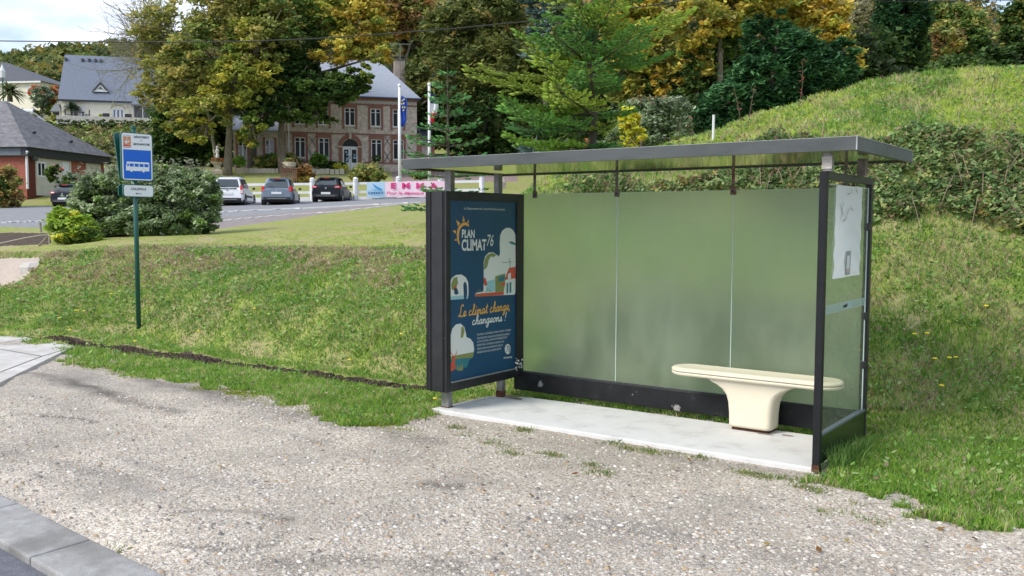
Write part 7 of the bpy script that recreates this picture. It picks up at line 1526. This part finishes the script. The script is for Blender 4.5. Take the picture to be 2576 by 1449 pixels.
V, F_ = cards(C_, (.042 + .026 * (rng.random(len(X)) < .2)) * (.55 + .8 * rng.random(len(X))), up=.45, aspect=1.35)
tag(link(npmesh('brambles', V, F_, np.repeat(col, 4, 0)), 'brambles', LEAF), 'tangled bramble thicket on the face of the mound behind the shelter', 'brambles', kind='stuff')
mb = MB(); sel = rng.choice(len(X), 110)
for i in sel:
    p = np.array([X[i], Y[i], Z[i] + .02]); d = rng.normal(size=2); d /= np.linalg.norm(d); L_ = .25 + .45 * rng.random(); e2 = p[:2] + d * L_; e = np.array([e2[0], e2[1], float(H(np.array([e2[0]]), np.array([e2[1]]))[0]) + hh[i] * .8]); m2 = (p + e) / 2 + [0, 0, hh[i] * .8 + .05 + .1 * rng.random()]; mb.tube([p, p * .4 + m2 * .6 + [0, 0, .03], m2, e * .5 + m2 * .5 + [0, 0, .02], e], [.005, .0045, .004, .0035, .003], 4, cap=False)
tag(mb.build('bramble_canes', pmat('cane', (.20, .13, .09), .8, (.30, .22, .15), 3), fix=False), 'arching brown bramble canes over the mound thicket', 'bramble canes', kind='stuff')
# tall stems along the mound crest
mb = MB(); tp = []; cp_ = []
for u_ in (1868, 1880, 1700, 2010, 1740):
    p = at(u_, np.interp(u_, [1660, 1800, 2100], [392, 350, 262]), 14.6); p[2] = gz_(p); L_ = .35 + .45 * rng.random(); e = p + [rng.normal() * .1, rng.normal() * .1, L_]; mb.tube([p, (p + e) / 2 + rng.normal(size=3) * .02, e], [.006, .005, .003], 4)
    for k in np.linspace(.25, 1, 12): tp.append(p * (1 - k) + e * k + rng.normal(size=3) * .03)
dck = mb.build('weed_stalks', pmat('weed_stalk', (.16, .10, .06), .8), fix=False); tag(dck, 'tall brown dock and bramble stalks along the mound crest', 'weed stalks', kind='stuff')
tp = np.array(tp); V, F_ = cards(tp, np.full(len(tp), .05), aspect=1.6); tag(link(npmesh('stalk_leaves', V, F_, np.repeat(pal_pick([(.12, .08, .04), (.08, .12, .04), (.25, .08, .06)], len(tp)), 4, 0)), 'stalk_leaves', LEAF), 'reddish and green leaves on the tall crest stalks', 'leaves', kind='stuff')
# tufts: beside the right frame, along the slab and on the gravel
def tuft(pts, n, h, r, pal, nm, lab, wid=.006, lean=.7):
    Xs = np.concatenate([p[0] + rng.normal(size=n) * r for p in pts]); Ys = np.concatenate([p[1] + rng.normal(size=n) * r * .7 for p in pts]); Zs = H(Xs, Ys) + .0
    hs = np.concatenate([np.full(n, h * (p[2] if len(p) > 2 else 1)) for p in pts]) * (.4 + .8 * rng.random(len(Xs))); V, F_, c = grass_mesh(Xs, Ys, Zs, hs, np.full(len(Xs), wid), pal_pick(pal, len(Xs)), lean); tag(link(npmesh(nm, V, F_, c), nm, GRASSM), lab, 'grass', kind='stuff')
tuft([(.07, .12 + .9 * k_ / 22, 1.0 - .5 * abs(k_ / 22 - .2)) for k_ in range(23)], 24, .19, .045, [(.20, .36, .08), (.15, .28, .06), (.26, .40, .11)], 'tall_grass_tuft', 'tall fresh grass tuft against the black right frame of the shelter', .007, .7)
tuft([(x, 1.10 + .02 * rng.normal(), .7) for x in np.arange(-3.2, -.1, .06)], 22, .07, .03, [(.06, .13, .02), (.09, .17, .03)], 'slab_grass', 'strip of grass between the slab and the rear rail', .006)
gp = [onz(*q)[:2] for q in ((1180, 1085), (1230, 1100), (1270, 1115), (1150, 1070), (1400, 1135), (1500, 1160), (1550, 1110), (1620, 1125), (1660, 1130), (1750, 1140), (1930, 1190), (1980, 1195), (2020, 1215), (2060, 1225), (2110, 1280), (2190, 1300), (1880, 1180), (900, 1062), (1290, 1130), (1510, 1180), (2150, 1255), (2230, 1310), (1325, 1075), (270, 1368), (300, 1372))]
gp = [(p[0] + rng.normal() * .05, p[1] + rng.normal() * .03, .5 + rng.random()) for p in gp for _ in range(4)]
tuft(gp, 40, .026, .05, [(.20, .30, .07), (.28, .34, .10), (.32, .27, .12), (.15, .24, .07)], 'gravel_weeds', 'small weeds and moss tufts scattered on the gravel before the slab', .008, 1.2)
mossp = [onz(u_, v_)[:2] for u_, v_ in ((560, 975), (620, 985), (700, 1000), (760, 1012), (830, 1035), (900, 1055), (960, 1062), (190, 905), (230, 915), (300, 928))]
tuft([(p[0] + rng.normal() * .25, p[1] + rng.normal() * .06) for p in mossp for _ in range(10)], 60, .022, .07, [(.26, .30, .02), (.20, .25, .03)], 'moss', 'yellow-green moss along the edge of the grass verge', .012, 1.0)
# dandelions: small yellow flowers one by one
fp = [(u_, v_) for u_, v_ in ((197, 797), (190, 800), (212, 808), (150, 812), (176, 842), (280, 765), (880, 925), (1095, 1018), (2350, 946), (2386, 962), (2402, 968), (2330, 905), (2366, 1042), (640, 790), (1010, 880), (500, 870), (340, 870), (2480, 800), (2300, 860), (2440, 560))]
FY = flat((.75, .58, .02), 'dandelion_yellow'); f0 = None
for i, (u_, v_) in enumerate(fp):
    D_ = 8.0
    for _ in range(30):
        p = at(u_, v_, D_); g = gz_(p); 
        if p[2] <= g + .04: break
        D_ += .28
    p[2] = g + .09; f = MB().ball(p, (.024, .024, .010), 8, 4).build('dandelion', FY); tag(f, 'yellow dandelion flower on the grass', 'dandelion', 'dandelions in the grass')
# pebbles
X, Y, Z, D = scatter(70000, 4.2, 9.5, -60, 2640, reg=2); nn_ = fbm(X * .9, Y * .9, 5) + .5 * fbm(X * 3, Y * 3, 6); m_ = rng.random(len(X)) < np.clip((nn_ - .45) * 1.6, .25, 1); X, Y, Z, D = X[m_], Y[m_], Z[m_], D[m_]; k_ = visible_keep(X, Y, Z); X, Y, Z, D = X[k_], Y[k_], Z[k_], D[k_]; n = len(X); s_ = (.004 + .013 * rng.random(n) ** 6)
Z = Z + (fbm(X * 1.1, Y * 1.1, 5) - .5) * .03
ang = rng.random(n) * 2 * pi; fl_ = .35 + .35 * rng.random(n); VV = []
for k in range(5):
    a = ang + 2 * pi * k / 5; rr_ = s_ * (.75 + .5 * rng.random(n)); VV.append(np.stack([X + np.cos(a) * rr_ * 1.25, Y + np.sin(a) * rr_, Z + s_ * .05], 1))
for k in range(5):
    a = ang + 2 * pi * k / 5 + .2; rr_ = s_ * (.45 + .35 * rng.random(n)); VV.append(np.stack([X + np.cos(a) * rr_ * 1.25, Y + np.sin(a) * rr_, Z + s_ * fl_ * (1 + .3 * rng.random(n))], 1))
VV = np.stack(VV, 1).reshape(-1, 3); base_ = np.arange(n)[:, None] * 10; Fs = []
for k in range(5): k2 = (k + 1) % 5; Fs.append(base_ + np.array([[k, k2, 5 + k2, 5 + k]]))
Fs.append(base_ + np.array([[5, 6, 7, 8]])); Fs.append(base_ + np.array([[5, 8, 9, 9]])[:, :4])
Fq = np.concatenate(Fs[:-1]); col = pal_pick([(.56, .52, .46), (.48, .445, .39), (.38, .35, .31), (.42, .31, .21), (.20, .185, .17), (.66, .63, .58)], n, [.26, .30, .22, .09, .07, .06])
STN = leafmat('stone_chips', 0.0, .8, .3)
tag(link(npmesh('loose_stones', VV, Fq, np.repeat(col, 10, 0)), 'loose_stones', STN), 'loose flint chips lying on the gravel lay-by', 'gravel', kind='stuff')

# rope fence at the left, stone by the path
PEG = pmat('weathered_wood', (.24, .21, .17), .9, (.33, .30, .25), 6)
for i, (u_, y0_, y1_) in enumerate(((125, 621, 590), (106, 588, 560))):
    D_ = 23.5 if i == 0 else 29; p = at(u_, y0_, D_); p[2] = min(p[2], gz_(p)) if False else p[2]; t = thing('rope_post', ('wooden rope fence post with a diagonal brace beside the yellow-green shrub', 'small leaning wooden post at the back of the soil bed')[i], 'post', p)
    MB().tube([p - [0, 0, .4], at(u_ - (0 if i == 0 else 5), y1_, D_)], .035, 8).build('post', PEG, t)
    if i == 0: MB().tube([at(98, 618, D_), at(121, 594, D_)], .028, 6).build('brace', PEG, t)
rp = [at(u_, y_, 23.5 - .002 * (125 - u_)) for u_, y_ in ((-120, 630), (-60, 620), (0, 612), (60, 599), (100, 592), (124, 591), (140, 590))]
tag(MB().tube(rp, .015, 6).build('rope', pmat('rope', (.42, .38, .32), .9)), 'pale rope tied to the braced wooden post', 'rope')
p = at(82, 674, 17.6); o = MB().lathe(p, [(.02, -.25), (.22, -.25), (.24, .02), (.17, .10), (.02, .12)], 8).build('kerb_stone', STONE); tag(o, 'grey stone block at the foot of the bank beside the path', 'stone')
# white kerb lines of the village road
def strip(name, pts, D0, wd, hh_, mat, label):
    mb = MB(); P = [at(u_, y_, d_) for (u_, y_), d_ in zip(pts, D0)]
    for a, b in zip(P[:-1], P[1:]):
        d = (b - a) / np.linalg.norm(b - a); e = np.array([-d[1], d[0], 0]) * wd / 2; za, zb_ = gz_(a), gz_(b); a = np.array([a[0], a[1], za]); b = np.array([b[0], b[1], zb_])
        mb.hexa([a - e + [0, 0, -.2], b - e + [0, 0, -.2], b + e + [0, 0, -.2], a + e + [0, 0, -.2], a - e + [0, 0, hh_], b - e + [0, 0, hh_], b + e + [0, 0, hh_], a + e + [0, 0, hh_]])
    o = mb.build(name, mat); o['kind'] = 'structure'; o['label'] = label
def onroad(pts):
    out = []
    for u_, y_ in pts:
        D_ = 28.0
        while D_ < 62:
            p = at(u_, y_, D_); 
            if p[2] <= gz_(p): break
            D_ += .4
        out.append(D_)
    return out
KW2 = pmat('white_kerb', (.62, .62, .60), .8, (.50, .50, .49), 2)
def dense(a): 
    out = []
    for (x1, y1), (x2, y2) in zip(a[:-1], a[1:]):
        for k in np.linspace(0, 1, 12)[:-1]: out.append((x1 + (x2 - x1) * k, y1 + (y2 - y1) * k))
    return out + [a[-1]]
q = dense([(480, 539), (600, 532), (760, 525), (900, 518), (1060, 510)]); strip('road_kerb', q, onroad(q), .22, .05, KW2, 'pale kerb along the far side of the village road before the parked cars')
q = dense([(-300, 566), (0, 562), (110, 558), (240, 556)]); strip('road_kerb', q, onroad(q), .22, .05, KW2, 'pale kerb along the near side of the village road at left')
q = dense([(560, 556), (700, 543), (860, 532), (1000, 516)]); strip('footway_kerb', q, onroad(q), .14, .03, KW2, 'low kerb between footway and village road')

# soil clods along the cut edge of the verge
X, Y = [], []
for (x1, y1), (x2, y2) in zip(TRENCH[:-1], TRENCH[1:]):
    m_ = int(math.hypot(x2 - x1, y2 - y1) * 700); k = rng.random(m_); X.append(x1 + (x2 - x1) * k + rng.normal(size=m_) * .05); Y.append(y1 + (y2 - y1) * k + rng.normal(size=m_) * .06)
X = np.concatenate(X); Y = np.concatenate(Y); n = len(X); Z = H(X, Y) - .02; s_ = .008 + .018 * rng.random(n) ** 2; ang = rng.random(n) * 6.28; VV = []
for lv, rk in ((0, 1.0), (1, .6)):
    for k in range(5):
        a = ang + 2 * pi * k / 5; rr_ = s_ * rk * (.7 + .6 * rng.random(n)); VV.append(np.stack([X + np.cos(a) * rr_, Y + np.sin(a) * rr_, Z + lv * s_ * (1.0 + .6 * rng.random(n))], 1))
VV = np.stack(VV, 1).reshape(-1, 3); b_ = np.arange(n)[:, None] * 10; Fs = [b_ + np.array([[k, (k + 1) % 5, 5 + (k + 1) % 5, 5 + k]]) for k in range(5)] + [b_ + np.array([[5, 6, 7, 9]]), b_ + np.array([[7, 8, 9, 9]])][:1]
tag(link(npmesh('soil_clods', VV, np.concatenate(Fs), np.repeat(pal_pick([(.05, .035, .022), (.08, .055, .035), (.035, .025, .017)], n), 10, 0)), 'soil_clods', STN), 'dark crumbly soil exposed along the cut edge of the verge', 'soil', kind='stuff')

# a few fallen leaves on the gravel and grass near the shelter
n = 45; lx = -3.8 + 5.2 * rng.random(n); ly = -2.6 + 3.6 * rng.random(n); m_ = ~((lx > -3.66) & (lx < .06) & (ly > -.02) & (ly < 1.3)); lx, ly = lx[m_], ly[m_]
V, F_ = cards(np.stack([lx, ly, H(lx, ly) + .02], 1), .022 + .022 * rng.random(len(lx)), up=2.5, aspect=1.5)
tag(link(npmesh('fallen_leaves', V, F_, np.repeat(pal_pick([(.30, .17, .05), (.22, .11, .04), (.40, .30, .08), (.16, .10, .05)], len(lx)), 4, 0)), 'fallen_leaves', LEAF), 'few brown and yellow fallen leaves on the gravel', 'leaves', kind='stuff')
